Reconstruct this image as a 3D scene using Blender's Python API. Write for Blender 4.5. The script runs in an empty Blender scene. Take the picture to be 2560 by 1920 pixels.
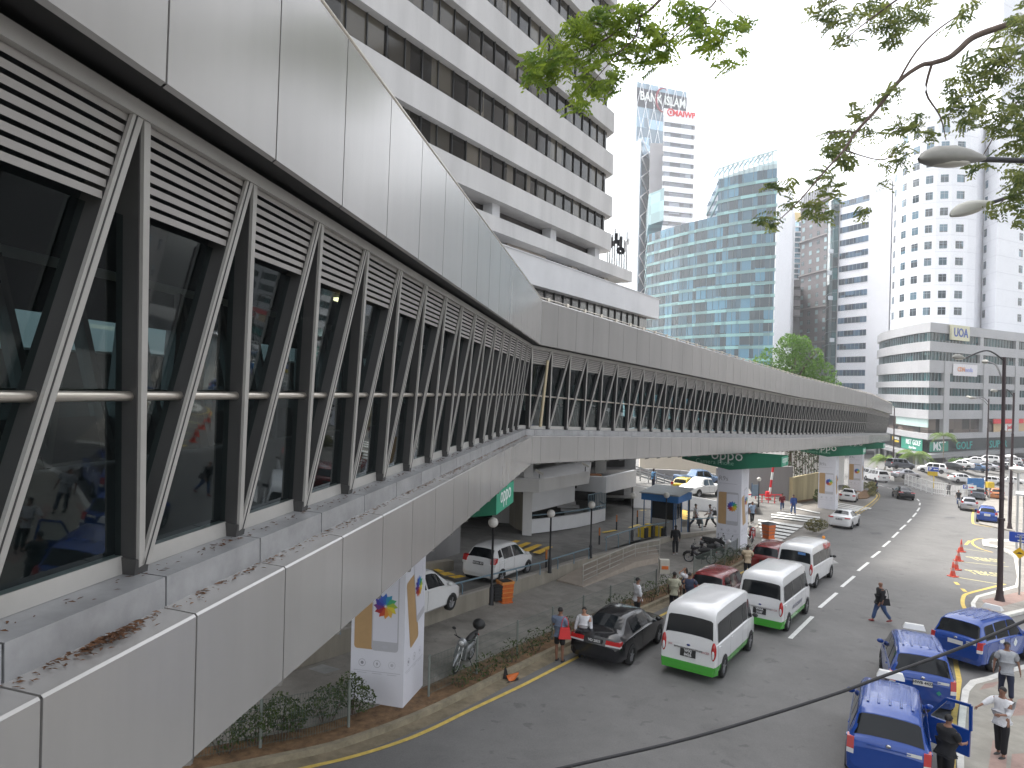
import bpy, bmesh, math, random
from mathutils import Vector, Matrix
random.seed(7)
D = bpy.data
C = bpy.context.scene.collection
rad = math.radians
# ---------------------------------------------------------------- camera
F = 1800.0; ROLL = 0.025
cam = D.objects.new('camera', D.cameras.new('camera')); C.objects.link(cam)
cam.data.sensor_width = 36.0; cam.data.lens = 36.0 * F / 2560.0
cam.data.clip_start = 0.1; cam.data.clip_end = 3000
cam.rotation_euler = (math.pi / 2, -ROLL, 0)
bpy.context.scene.camera = cam
# ---------------------------------------------------------------- light
SUN_EL, SUN_AZ = 60, -38      # azimuth measured from +Y towards +X
w = D.worlds.new('World'); bpy.context.scene.world = w; w.use_nodes = True
nt = w.node_tree; bg = nt.nodes['Background']
sky = nt.nodes.new('ShaderNodeTexSky'); sky.sky_type = 'NISHITA'; sky.sun_disc = False
sky.sun_elevation = rad(SUN_EL); sky.sun_rotation = rad(SUN_AZ); sky.dust_density = 4; sky.air_density = 1.2
hsv = nt.nodes.new('ShaderNodeHueSaturation'); hsv.inputs['Saturation'].default_value = 0.22; hsv.inputs['Value'].default_value = 1.15
nt.links.new(sky.outputs[0], hsv.inputs['Color']); nt.links.new(hsv.outputs[0], bg.inputs['Color'])
bg.inputs['Strength'].default_value = 0.15
sl = D.lights.new('sun', 'SUN'); sl.energy = 1.8; sl.angle = rad(9); sl.color = (1, .96, .9)
so = D.objects.new('sun', sl); C.objects.link(so)
sd = Vector((math.sin(rad(SUN_AZ)) * math.cos(rad(SUN_EL)), math.cos(rad(SUN_AZ)) * math.cos(rad(SUN_EL)), math.sin(rad(SUN_EL))))
so.rotation_euler = sd.to_track_quat('Z', 'Y').to_euler()
vs = bpy.context.scene.view_settings
vs.view_transform = 'Standard'; vs.look = 'None'; vs.gamma = 1; vs.use_curve_mapping = False; vs.exposure = 1.5
# ---------------------------------------------------------------- pixel helpers
CR, SR = math.cos(ROLL), math.sin(ROLL)
def ray(u, v):
    a = (u - 1280) / F; b = -(v - 960) / F
    return Vector((a * CR - b * SR, 1.0, a * SR + b * CR))
def P(u, v, Y): return ray(u, v) * Y
GA, GX, GY = -8.27, -0.0422, -0.0292
def gz(x, y): return GA + GX * x + GY * y
def G(u, v, dz=0):
    d = ray(u, v); t = (GA + dz) / (d.z - GX * d.x - GY); return d * t
NRM = Vector((-GX, -GY, 1)).normalized()
# ---------------------------------------------------------------- materials
MATS = {}
def mat(name, col, rough=0.7, metal=0.0, var=0.12, scale=3.0, bump=0.0, spec=0.5, coat=0.0, emit=None, alpha=None, streak=False, bscale=None):
    if name in MATS: return MATS[name]
    m = D.materials.new(name); m.use_nodes = True; t = m.node_tree; b = t.nodes['Principled BSDF']
    b.inputs['Roughness'].default_value = rough; b.inputs['Metallic'].default_value = metal
    b.inputs['Specular IOR Level'].default_value = spec
    if coat: b.inputs['Coat Weight'].default_value = coat; b.inputs['Coat Roughness'].default_value = 0.05
    c = (*col, 1)
    if var > 0:
        tc = t.nodes.new('ShaderNodeTexCoord'); mp = t.nodes.new('ShaderNodeMapping')
        t.links.new(tc.outputs['Object'], mp.inputs[0])
        if streak: mp.inputs['Scale'].default_value = (1, 1, 0.12)
        n = t.nodes.new('ShaderNodeTexNoise'); n.inputs['Scale'].default_value = scale; n.inputs['Detail'].default_value = 6
        n.inputs['Roughness'].default_value = 0.65
        t.links.new(mp.outputs[0], n.inputs['Vector'])
        r = t.nodes.new('ShaderNodeValToRGB'); e = r.color_ramp.elements
        e[0].position = 0.3; e[1].position = 0.7
        e[0].color = tuple(max(0, x * (1 - var)) for x in col) + (1,)
        e[1].color = tuple(min(1, x * (1 + var)) for x in col) + (1,)
        t.links.new(n.outputs['Fac'], r.inputs['Fac']); t.links.new(r.outputs[0], b.inputs['Base Color'])
        if bump:
            n2 = t.nodes.new('ShaderNodeTexNoise'); n2.inputs['Scale'].default_value = bscale or scale * 12; n2.inputs['Detail'].default_value = 3
            t.links.new(tc.outputs['Object'], n2.inputs['Vector'])
            bp = t.nodes.new('ShaderNodeBump'); bp.inputs['Strength'].default_value = bump; bp.inputs['Distance'].default_value = 0.02
            t.links.new(n2.outputs['Fac'], bp.inputs['Height']); t.links.new(bp.outputs[0], b.inputs['Normal'])
    else:
        b.inputs['Base Color'].default_value = c
    if emit: b.inputs['Emission Color'].default_value = c; b.inputs['Emission Strength'].default_value = emit
    MATS[name] = m; return m
def glass(name, tint, fac=0.5, rough=0.02):
    "real see-through pane: tinted transparent mixed with a mirror by fresnel"
    if name in MATS: return MATS[name]
    m = D.materials.new(name); m.use_nodes = True; t = m.node_tree; t.nodes.clear()
    o = t.nodes.new('ShaderNodeOutputMaterial'); mx = t.nodes.new('ShaderNodeMixShader')
    tr = t.nodes.new('ShaderNodeBsdfTransparent'); tr.inputs[0].default_value = (*tint, 1)
    gl = t.nodes.new('ShaderNodeBsdfGlossy'); gl.inputs['Roughness'].default_value = rough; gl.inputs['Color'].default_value = (.72, .78, .80, 1)
    lw = t.nodes.new('ShaderNodeLayerWeight'); lw.inputs['Blend'].default_value = .5; pw_ = t.nodes.new('ShaderNodeMath'); pw_.operation = 'POWER'; pw_.inputs[1].default_value = 3.2
    fr = t.nodes.new('ShaderNodeMath'); fr.operation = 'MULTIPLY_ADD'; fr.inputs[1].default_value = fac * 3.4; fr.inputs[2].default_value = .035
    t.links.new(lw.outputs['Facing'], pw_.inputs[0]); t.links.new(pw_.outputs[0], fr.inputs[0]); t.links.new(fr.outputs[0], mx.inputs[0]); t.links.new(tr.outputs[0], mx.inputs[1]); t.links.new(gl.outputs[0], mx.inputs[2])
    t.links.new(mx.outputs[0], o.inputs[0]); MATS[name] = m; return m
def wglass(name, col, rough=0.06, var=0.5, scale=(0.3, 0.3, 0.3), spec=1.0, metal=0.0):
    "opaque window glass of far buildings; each pane a slightly different tone (blinds, rooms)"
    if name in MATS: return MATS[name]
    m = D.materials.new(name); m.use_nodes = True; t = m.node_tree; b = t.nodes['Principled BSDF']
    tc = t.nodes.new('ShaderNodeTexCoord'); mp = t.nodes.new('ShaderNodeMapping'); mp.inputs['Scale'].default_value = scale
    vo = t.nodes.new('ShaderNodeTexVoronoi'); vo.feature = 'F1'; vo.distance = 'CHEBYCHEV'; vo.inputs['Scale'].default_value = 1
    vo.inputs['Randomness'].default_value = 0.12
    t.links.new(tc.outputs['Object'], mp.inputs[0]); t.links.new(mp.outputs[0], vo.inputs['Vector'])
    sp = t.nodes.new('ShaderNodeSeparateColor'); t.links.new(vo.outputs['Color'], sp.inputs[0])
    r = t.nodes.new('ShaderNodeValToRGB'); e = r.color_ramp.elements
    e[0].color = tuple(x * (1 - var) for x in col) + (1,); e[1].color = tuple(min(1, x * (1 + var * 1.6)) for x in col) + (1,)
    e[0].position = .35; e[1].position = 1.0
    t.links.new(sp.outputs[0], r.inputs['Fac']); t.links.new(r.outputs[0], b.inputs['Base Color'])
    b.inputs['Roughness'].default_value = rough; b.inputs['Specular IOR Level'].default_value = spec; b.inputs['Metallic'].default_value = metal
    MATS[name] = m; return m
# ---------------------------------------------------------------- mesh builder
class MB:
    def __init__(s): s.v = []; s.f = []; s.mi = []; s.m = 0; s.sm = []
    def _add(s, vs, fs, smooth=False):
        n = len(s.v); s.v += [tuple(x) for x in vs]
        for f in fs: s.f.append([n + i for i in f]); s.mi.append(s.m); s.sm.append(smooth)
    def quad(s, a, b, c, d): s._add([a, b, c, d], [(0, 1, 2, 3)])
    def poly(s, pts): s._add(pts, [tuple(range(len(pts)))])
    def hexa(s, b4, t4):
        s._add(list(b4) + list(t4), [(3, 2, 1, 0), (4, 5, 6, 7), (0, 1, 5, 4), (1, 2, 6, 5), (2, 3, 7, 6), (3, 0, 4, 7)])
    def box(s, c, d, rz=0, M=None):
        x, y, z = d[0] / 2, d[1] / 2, d[2] / 2; cs, sn = math.cos(rz), math.sin(rz)
        vs = []
        for k in (-z, z):
            for i, j in ((-x, -y), (x, -y), (x, y), (-x, y)):
                p = Vector((i * cs - j * sn, i * sn + j * cs, k))
                if M: p = M @ Vector((i, j, k))
                vs.append(Vector(c) + p)
        s.hexa(vs[:4], vs[4:])
    def beam(s, a, b, side, wa, wb):
        "rectangular bar from a to b; side = direction of width wa; wb = the other"
        a, b = Vector(a), Vector(b); d = (b - a).normalized(); sx = (Vector(side) - d * d.dot(Vector(side))).normalized(); sy = d.cross(sx)
        q = [sx * i * wa / 2 + sy * j * wb / 2 for i, j in ((-1, -1), (1, -1), (1, 1), (-1, 1))]
        s.hexa([a + p for p in q], [b + p for p in q])
    def prism(s, pts, z0, z1, cap=True):
        n = len(pts); A = [(p[0], p[1], z0 if not callable(z0) else z0(p)) for p in pts]; B = [(p[0], p[1], z1 if not callable(z1) else z1(p)) for p in pts]
        fs = [(i, (i + 1) % n, n + (i + 1) % n, n + i) for i in range(n)]
        if cap: fs += [tuple(range(n - 1, -1, -1)), tuple(range(n, 2 * n))]
        s._add(A + B, fs)
    def tube(s, pts, r, n=8, smooth=True):
        pts = [Vector(p) for p in pts]; R = r if isinstance(r, (list, tuple)) else [r] * len(pts)
        vs = []; up = Vector((0, 0, 1))
        for i, p in enumerate(pts):
            d = (pts[min(i + 1, len(pts) - 1)] - pts[max(i - 1, 0)]).normalized()
            a = d.cross(up);
            if a.length < 1e-3: a = d.cross(Vector((1, 0, 0)))
            a.normalize(); b = d.cross(a)
            for k in range(n):
                t = 2 * math.pi * k / n; vs.append(p + (a * math.cos(t) + b * math.sin(t)) * R[i])
        fs = []
        for i in range(len(pts) - 1):
            for k in range(n):
                fs.append((i * n + k, i * n + (k + 1) % n, (i + 1) * n + (k + 1) % n, (i + 1) * n + k))
        s._add(vs, fs, smooth); s._add(vs[:n], [tuple(range(n - 1, -1, -1))]); s._add(vs[-n:], [tuple(range(n))])
    def lathe(s, prof, c=(0, 0, 0), n=16, M=None):
        vs = []
        for r, z in prof:
            for k in range(n):
                t = 2 * math.pi * k / n; p = Vector((r * math.cos(t), r * math.sin(t), z))
                if M: p = M @ p
                vs.append(Vector(c) + p)
        fs = [(i * n + k, i * n + (k + 1) % n, (i + 1) * n + (k + 1) % n, (i + 1) * n + k) for i in range(len(prof) - 1) for k in range(n)]
        s._add(vs, fs, True)
    def ball(s, c, r, n=12, m=7, M=None):
        R = r if isinstance(r, (tuple, list)) else (r, r, r)
        prof = [(max(1e-4, math.sin(math.pi * i / m)), -math.cos(math.pi * i / m)) for i in range(m + 1)]
        Q = Matrix.Diagonal(R)
        s.lathe(prof, c, n, (M @ Q) if M else Q)
    def build(s, name, mats, parent=None, loc=None, **tags):
        me = D.meshes.new(name); me.from_pydata(s.v, [], s.f)
        if not isinstance(mats, (list, tuple)): mats = [mats]
        for m in mats: me.materials.append(m)
        me.polygons.foreach_set('material_index', [min(i, len(mats) - 1) for i in s.mi])
        me.polygons.foreach_set('use_smooth', s.sm); me.update()
        o = D.objects.new(name, me); C.objects.link(o)
        if parent: o.parent = parent
        if loc: o.location = loc
        tag(o, **tags); return o
def tag(o, label=None, cat=None, group=None, kind=None):
    if label: o['label'] = label
    if cat: o['category'] = cat
    if group: o['group'] = group
    if kind: o['kind'] = kind
    return o
def thing(name, label, cat, loc=(0, 0, 0), rz=0, group=None, tilt=False):
    o = D.objects.new(name, None); C.objects.link(o); o.location = loc; o.empty_display_size = 0.3
    if tilt:
        x = Vector((math.cos(rz), math.sin(rz), 0)); x.z = GX * x.x + GY * x.y; x.normalize(); y = NRM.cross(x)
        o.rotation_euler = Matrix((x, y, NRM)).transposed().to_euler()
    else: o.rotation_euler = (0, 0, rz)
    return tag(o, label, cat, group)
def copy_thing(r, loc, rz=0, label=None, group=None, tilt=False, scale=None):
    c = r.copy(); C.objects.link(c); c.location = loc
    if tilt:
        x = Vector((math.cos(rz), math.sin(rz), 0)); x.z = GX * x.x + GY * x.y; x.normalize(); y = NRM.cross(x)
        c.rotation_euler = Matrix((x, y, NRM)).transposed().to_euler()
    else: c.rotation_euler = (0, 0, rz)
    if scale: c.scale = (scale,) * 3
    if label: c['label'] = label
    if group: c['group'] = group
    for ch in list(r.children):
        d = ch.copy(); C.objects.link(d); d.parent = c
        for g in list(ch.children):
            e = g.copy(); C.objects.link(e); e.parent = d
    return c
def text(body, size, M, material, name='lettering', parent=None, ext=0.01, align='CENTER', bold=0.0, sx=1.0):
    cu = D.curves.new('t', 'FONT'); cu.body = body; cu.size = size; cu.align_x = align; cu.align_y = 'CENTER'; cu.extrude = ext; cu.offset = bold
    cu.resolution_u = 2
    o = D.objects.new('t', cu); C.objects.link(o); bpy.context.view_layer.update()
    me = D.meshes.new_from_object(o.evaluated_get(bpy.context.evaluated_depsgraph_get())); D.objects.remove(o); D.curves.remove(cu)
    me.transform(M @ Matrix.Diagonal((sx, 1, 1, 1))); me.materials.clear(); me.materials.append(material)
    o = D.objects.new(name, me); C.objects.link(o)
    if parent: o.parent = parent
    return o
def frame(o, x, y):
    "matrix whose local X,Y axes are x,y in space, at o (text lies in the XY plane)"
    x = Vector(x).normalized(); y = Vector(y); y = (y - x * x.dot(y)).normalized(); z = x.cross(y)
    M = Matrix((x, y, z)).transposed().to_4x4(); M.translation = Vector(o); return M
def offs(poly, d):
    "offset a closed counter-clockwise polygon outward by d"
    n = len(poly); out = []
    for i in range(n):
        a, b, c = Vector(poly[i - 1][:2]), Vector(poly[i][:2]), Vector(poly[(i + 1) % n][:2])
        e1 = (b - a).normalized(); e2 = (c - b).normalized(); n1 = Vector((e1.y, -e1.x)); n2 = Vector((e2.y, -e2.x))
        k = n1 + n2; k = k / max(0.25, k.length_squared / 2) ; out.append(b + k * d)
    return out
# ================================================================ GROUND
asphalt = mat('asphalt', (.165, .161, .155), .88, var=.12, scale=.5, bump=.35, bscale=60)
def weather(m, spots=.58, sc=.22, dark=.84, speck=.18):
    "stains and aggregate speckle multiplied into the base colour"
    t = m.node_tree; b = t.nodes['Principled BSDF']; src = b.inputs['Base Color'].links[0].from_socket; tc = t.nodes.new('ShaderNodeTexCoord'); cur = src
    for s_, lo, hi, dk, dist in ((sc, spots, spots + .12, dark, 1.5), (sc * 9, .64, .70, .74, .4), (28, .35, .7, 1 - speck, 0), (.9, .30, .62, .93, 2.5)):
        n = t.nodes.new('ShaderNodeTexNoise'); n.inputs['Scale'].default_value = s_; n.inputs['Detail'].default_value = 5; n.inputs['Distortion'].default_value = dist; t.links.new(tc.outputs['Object'], n.inputs['Vector'])
        r = t.nodes.new('ShaderNodeValToRGB'); r.color_ramp.elements[0].position = lo; r.color_ramp.elements[1].position = hi; r.color_ramp.elements[0].color = (1, 1, 1, 1); r.color_ramp.elements[1].color = (dk, dk, dk, 1); t.links.new(n.outputs['Fac'], r.inputs[0])
        x = t.nodes.new('ShaderNodeMix'); x.data_type = 'RGBA'; x.blend_type = 'MULTIPLY'; x.inputs[0].default_value = 1; t.links.new(cur, x.inputs[6]); t.links.new(r.outputs[0], x.inputs[7]); cur = x.outputs[2]
    t.links.new(cur, b.inputs['Base Color'])
weather(asphalt)
asph_old = mat('asphalt_pale', (.17, .165, .155), .9, var=.18, scale=1.3, bump=.3, bscale=40)
concrete = mat('concrete', (.30, .285, .255), .85, var=.2, scale=1.5, bump=.25, bscale=25)
pave = mat('pavement_concrete', (.29, .27, .24), .85, var=.22, scale=.8, bump=.2, bscale=30)
weather(pave, .5, .5, .8, .15); weather(asph_old, .5, .4, .78, .15); weather(concrete, .5, .4, .8, .1)
soil = mat('soil', (.17, .10, .05), .95, var=.5, scale=4, bump=.9, bscale=20)
gutter = mat('gutter_concrete', (.20, .165, .11), .9, var=.35, scale=2.2, bump=.3, bscale=25)
yellowp = mat('yellow_paint', (.58, .42, .10), .7, var=.22, scale=5)
whitep = mat('white_paint', (.62, .62, .60), .6, var=.14, scale=6)
white = mat('white_wall', (.66, .66, .67), .7, var=.06, scale=.8)
kerbw = mat('kerb_white', (.55, .54, .50), .8, var=.18, scale=3)
brick_red = mat('red_paving', (.29, .20, .17), .85, var=.2, scale=3)

def sheet(name, pts, m, dz=0.0, kind='structure', th=None, raw=False):
    "polygon given by photo pixels (u,v[,dz]) laid on the sloping ground"
    mb = MB(); q = []
    for p in pts:
        e = p[2] if len(p) > 2 else dz
        q.append(Vector(p[:2]).to_3d() if raw else G(p[0], p[1], e))
        if raw: q[-1].z = gz(q[-1].x, q[-1].y) + e
    mb.poly(q)
    if th:
        n = len(q)
        for i in range(n):
            a, b = q[i], q[(i + 1) % n]; mb.quad(b, a, a - Vector((0, 0, th)), b - Vector((0, 0, th)))
    o = mb.build(name, m); bm = bmesh.new(); bm.from_mesh(o.data)
    bmesh.ops.triangulate(bm, faces=[f for f in bm.faces if len(f.verts) > 4]); bmesh.ops.recalc_face_normals(bm, faces=bm.faces)
    for f in bm.faces:
        if abs(f.normal.z) > .8 and f.normal.z < 0: f.normal_flip()
    bm.to_mesh(o.data); bm.free(); tag(o, kind=kind); return o
def strip(name, pts, width, m, dz=.008, raw=False, kind='structure', dash=None, parent=None):
    "painted band along a pixel polyline; dash=(on,off) in metres"
    q = [G(p[0], p[1], dz) if not raw else Vector((p[0], p[1], gz(p[0], p[1]) + dz)) for p in pts]
    mb = MB()
    if dash:
        L = [0]
        for i in range(1, len(q)): L.append(L[-1] + (q[i] - q[i - 1]).length)
        def at(s):
            for i in range(1, len(q)):
                if s <= L[i] or i == len(q) - 1: return q[i - 1].lerp(q[i], (s - L[i - 1]) / (L[i] - L[i - 1]))
        s = 0; segs = []
        while s < L[-1]: segs.append((at(s), at(min(L[-1], s + dash[0])))); s += sum(dash)
    else: segs = None
    if segs:
        for a, b in segs:
            d = (b - a).normalized(); n = Vector((d.y, -d.x, 0)).normalized() * width / 2; n.z = GX * n.x + GY * n.y
            mb.quad(a - n, a + n, b + n, b - n)
    else:
        ns = []
        for i in range(len(q)):
            d = (q[min(i + 1, len(q) - 1)] - q[max(i - 1, 0)]).normalized(); n = Vector((d.y, -d.x, 0)).normalized() * width / 2; n.z = GX * n.x + GY * n.y; ns.append(n)
        for i in range(len(q) - 1): mb.quad(q[i] - ns[i], q[i] + ns[i], q[i + 1] + ns[i + 1], q[i + 1] - ns[i + 1])
    o = mb.build(name, m, parent);
    if kind: tag(o, kind=kind)
    return o
def smooth_path(pts, n=6):
    out = []
    for i in range(len(pts) - 1):
        p0, p1, p2, p3 = pts[max(i - 1, 0)], pts[i], pts[i + 1], pts[min(i + 2, len(pts) - 1)]
        for k in range(n):
            t = k / n
            out.append(tuple(0.5 * (2 * b + (c - a) * t + (2 * a - 5 * b + 4 * c - d) * t * t + (-a + 3 * b - 3 * c + d) * t ** 3) for a, b, c, d in zip(p0, p1, p2, p3)))
    out.append(tuple(pts[-1])); return out

gm = MB()
nx = 24
for i in range(nx):
    for j in range(nx):
        x0, x1 = -300 + 1100 * i / nx, -300 + 1100 * (i + 1) / nx; y0, y1 = -80 + 1000 * j / nx, -80 + 1000 * (j + 1) / nx
        gm.quad(*[(x, y, gz(x, y)) for x, y in ((x0, y0), (x1, y0), (x1, y1), (x0, y1))])
gm.build('ground', asphalt, kind='structure')
# left kerb line in pixels (road edge), from behind the camera to the crossing
KERB = smooth_path([(200, 2070), (420, 1972), (640, 1920), (800, 1886), (908, 1853), (1031, 1806), (1140, 1756), (1310, 1670), (1480, 1588), (1640, 1514), (1790, 1446), (1880, 1398)], 5)
WALLB = [(300, 1830), (560, 1735), (850, 1639), (1075, 1564), (1350, 1465), (1450, 1428), (1560, 1392), (1680, 1352), (1790, 1332)]
# pavement behind planting strip
def shift(pts, d):
    "shift pixel polyline sideways on the ground by d metres (left of travel) -> raw xy"
    q = [G(*p[:2]) for p in pts]; out = []
    for i in range(len(q)):
        t = (q[min(i + 1, len(q) - 1)] - q[max(i - 1, 0)]); n = Vector((-t.y, t.x, 0)).normalized(); out.append((q[i] + n * d)[:2])
    return out
def raw(pts): return [tuple(G(*p[:2])[:2]) for p in pts]
def band(name, A, B, m, dz, kind='structure', side=None):
    "surface between two equally long xy polylines, optional vertical side down"
    mb = MB(); a = [Vector((x, y, gz(x, y) + dz)) for x, y in A]; b = [Vector((x, y, gz(x, y) + dz)) for x, y in B]
    for i in range(len(a) - 1):
        mb.quad(a[i], a[i + 1], b[i + 1], b[i])
        if side:
            dn = Vector((0, 0, side)); mb.quad(a[i] - dn, a[i + 1] - dn, a[i + 1], a[i]); mb.quad(b[i + 1] - dn, b[i] - dn, b[i], b[i + 1])
    o = mb.build(name, m)
    if kind: tag(o, kind=kind)
    return o
k0 = raw(KERB); k1 = shift(KERB, .16); k2 = shift(KERB, 1.15)
band('kerb', k0, k1, mat('kerb_stone', (.25, .215, .15), .9, var=.3, scale=3, bump=.3), .15, side=.2)
band('planting_strip', k1, k2, soil, .11)
band('gutter', shift(KERB, -.42), k0, gutter, .006)
sheet('pavement', k2 + [tuple(G(u, v)[:2]) for u, v in reversed(WALLB)], pave, .12, raw=True)
sheet('side_pavement', [(1790, 1332), (1880, 1398), (1905, 1388), (1960, 1352), (1890, 1305), (1800, 1310)], pave, .10)
strip('yellow_line', smooth_path([(500, 1985), (753, 1922), (860, 1897), (950, 1871), (1030, 1843), (1100, 1812), (1169, 1778), (1300, 1716), (1410, 1660), (1640, 1545), (1760, 1483), (1860, 1428), (1900, 1404)], 5), .13, yellowp, .011)
# left driveway (raised behind the low wall)
DR = .66
sheet('driveway', [(200, 1790, DR), (560, 1690, DR), (850, 1592, DR), (1075, 1516, DR), (1350, 1430, DR), (1450, 1397, DR), (1590, 1351, .5), (1680, 1337, .3), (1796, 1326, .13), (1885, 1318, .1),
    (1950, 1290, .06), (2010, 1262, .06), (1960, 1240, .3), (1800, 1225, .8), (1640, 1190, 1.2), (1500, 1180, 1.2), (1200, 1200, .9), (300, 1230, .8)], asph_old)
# lane dashes, pixel end points measured one by one
mb = MB()
for a, b in (((1975, 1596), (2031, 1541)), ((2049, 1519), (2092, 1482)), ((2104, 1467), (2136, 1440)), ((2145, 1427), (2171, 1406)), ((2179, 1394), (2200, 1378)), ((2207, 1367), (2225, 1352)), ((2231, 1344), (2246, 1330)), ((2250, 1324), (2264, 1312)), ((2269, 1306), (2278, 1297)), ((2282, 1292), (2291, 1282)), ((2293, 1278), (2299, 1269)), ((2299, 1263), (2300, 1257)), ((2298, 1253), (2293, 1247)),
             ((2246, 1226), (2218, 1219)), ((2209, 1216), (2190, 1211)), ((2183, 1209), (2172, 1205)), ((1880, 1690), (1950, 1620))):
    if a[0] == 1880: continue
    p, q = G(*a, .009), G(*b, .009); d = (q - p).normalized(); n = Vector((d.y, -d.x, 0)).normalized() * .085; n.z = GX * n.x + GY * n.y
    mb.quad(p - n, p + n, q + n, q - n)
mb.build('lane_markings', whitep, kind='structure')
# ================================================================ COVERED FOOTBRIDGE
alu = mat('aluminium_panel', (.385, .372, .355), .24, metal=.38, var=.09, scale=.8, spec=.5, streak=True)
alu_d = mat('aluminium_ledge', (.32, .32, .325), .42, metal=.3, var=.2, scale=2.5)
steel_l = mat('steel_light', (.42, .405, .38), .5, metal=.25, var=.07, scale=2)
steel_d = mat('steel_dark', (.06, .058, .057), .55, metal=.2, var=.1, scale=2)
black = mat('black', (.012, .012, .012), .6, var=0)
louv = mat('louvre_blade', (.33, .31, .29), .5, metal=.3, var=.06)
rail_m = mat('brushed_steel', (.62, .57, .50), .3, metal=.9, var=.05)
bglass = glass('bridge_glass', (.38, .47, .48), .24)
rglass = glass('rear_glass', (.70, .90, .92), .10)
leafd = mat('dead_leaves', (.11, .05, .022), .95, var=.5, scale=9)
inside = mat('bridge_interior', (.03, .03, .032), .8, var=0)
# nodes: x, y, reference height, bays to next
NX = [(-2.79 + .1389 * -6.15, -6.15, .06, 24), (.696, 25.1, -.27, 28), (22.0, 55.8, -2.12, 26), (41.7, 84.0, -3.40, 24), (58.9, 112.0, -4.85, 6), (59.5, 126.0, -5.4, 0)]
ND = [Vector(n[:2]) for n in NX]
NN = []
for i in range(len(ND)):
    def nrm(a, b): d = (b - a).normalized(); return Vector((d.y, -d.x))
    if i == 0: n = nrm(ND[0], ND[1])
    elif i == len(ND) - 1: n = nrm(ND[i - 1], ND[i])
    else:
        a, b = nrm(ND[i - 1], ND[i]), nrm(ND[i], ND[i + 1]); n = a + b; n = n / (n.length_squared / 2)
    NN.append(n)
def B(seg, s, o, h):
    "point on segment at bay s, offset o outward (street side), height h over the reference line"
    t = s / NX[seg][3]; p = ND[seg].lerp(ND[seg + 1], t) + NN[seg].lerp(NN[seg + 1], t) * o
    return Vector((p.x, p.y, NX[seg][2] * (1 - t) + NX[seg + 1][2] * t + h))
bridge = thing('covered_footbridge', 'long grey metal clad covered footbridge with louvres, diagonal struts and glass, bending along the street', 'footbridge', ND[0].to_3d())
org = ND[0].to_3d()
def bpart(mb, name, m, **k):
    o = mb.build(name, m, bridge, **k); o.matrix_parent_inverse = Matrix.Translation(-org); return o
TOP, BOT, SH = 1.645, -1.24, .42
W_ = -5.4
def profile_panels(name, m, prof, phase, gap=.014, thick=.05):
    for seg in range(5):
        n = NX[seg][3]; cuts = [0] + [i + phase for i in range(-1, n + 1) if .08 < i + phase < n - .08] + [n]
        for i in range(len(cuts) - 1):
            a, b = cuts[i] + gap / 2, cuts[i + 1] - gap / 2; mb = MB()
            for j in range(len(prof) - 1):
                (o0, h0), (o1, h1) = prof[j], prof[j + 1]
                p = [B(seg, a, o0, h0), B(seg, b, o0, h0), B(seg, b, o1, h1), B(seg, a, o1, h1)]
                mb.quad(*p)
                # return edges so the joint has depth
            for s in (a, b):
                for j in range(len(prof) - 1):
                    (o0, h0), (o1, h1) = prof[j], prof[j + 1]
                    dx, dy = (o1 - o0), (h1 - h0); L = math.hypot(dx, dy)
                    if L < .08: continue
                    ix, iy = -dy / L * thick, dx / L * thick
                    mb.quad(B(seg, s, o0, h0), B(seg, s, o1, h1), B(seg, s, o1 + (ix if name == 'x' else -abs(ix)), h1 - abs(iy)), B(seg, s, o0 - abs(ix), h0 - abs(iy)))
            o = bpart(mb, name, m)
            bm = bmesh.new(); bm.from_mesh(o.data); bmesh.ops.remove_doubles(bm, verts=bm.verts, dist=1e-4); bm.to_mesh(o.data); bm.free()
profile_panels('fascia_panel', alu, [(-.1, 3.26), (.25, 3.24), (.30, 3.19), (.28, 1.665), (.25, 1.645)], -.17 % 1)
profile_panels('ledge_panel', alu_d, [(-.52, -1.29), (-.19, -1.305), (-.185, -1.515)], .43)
profile_panels('skirt_panel', alu, [(-.2, -1.505), (.055, -1.525), (.07, -1.54), (.07, -2.48), (-.1, -2.52)], .41)
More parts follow.
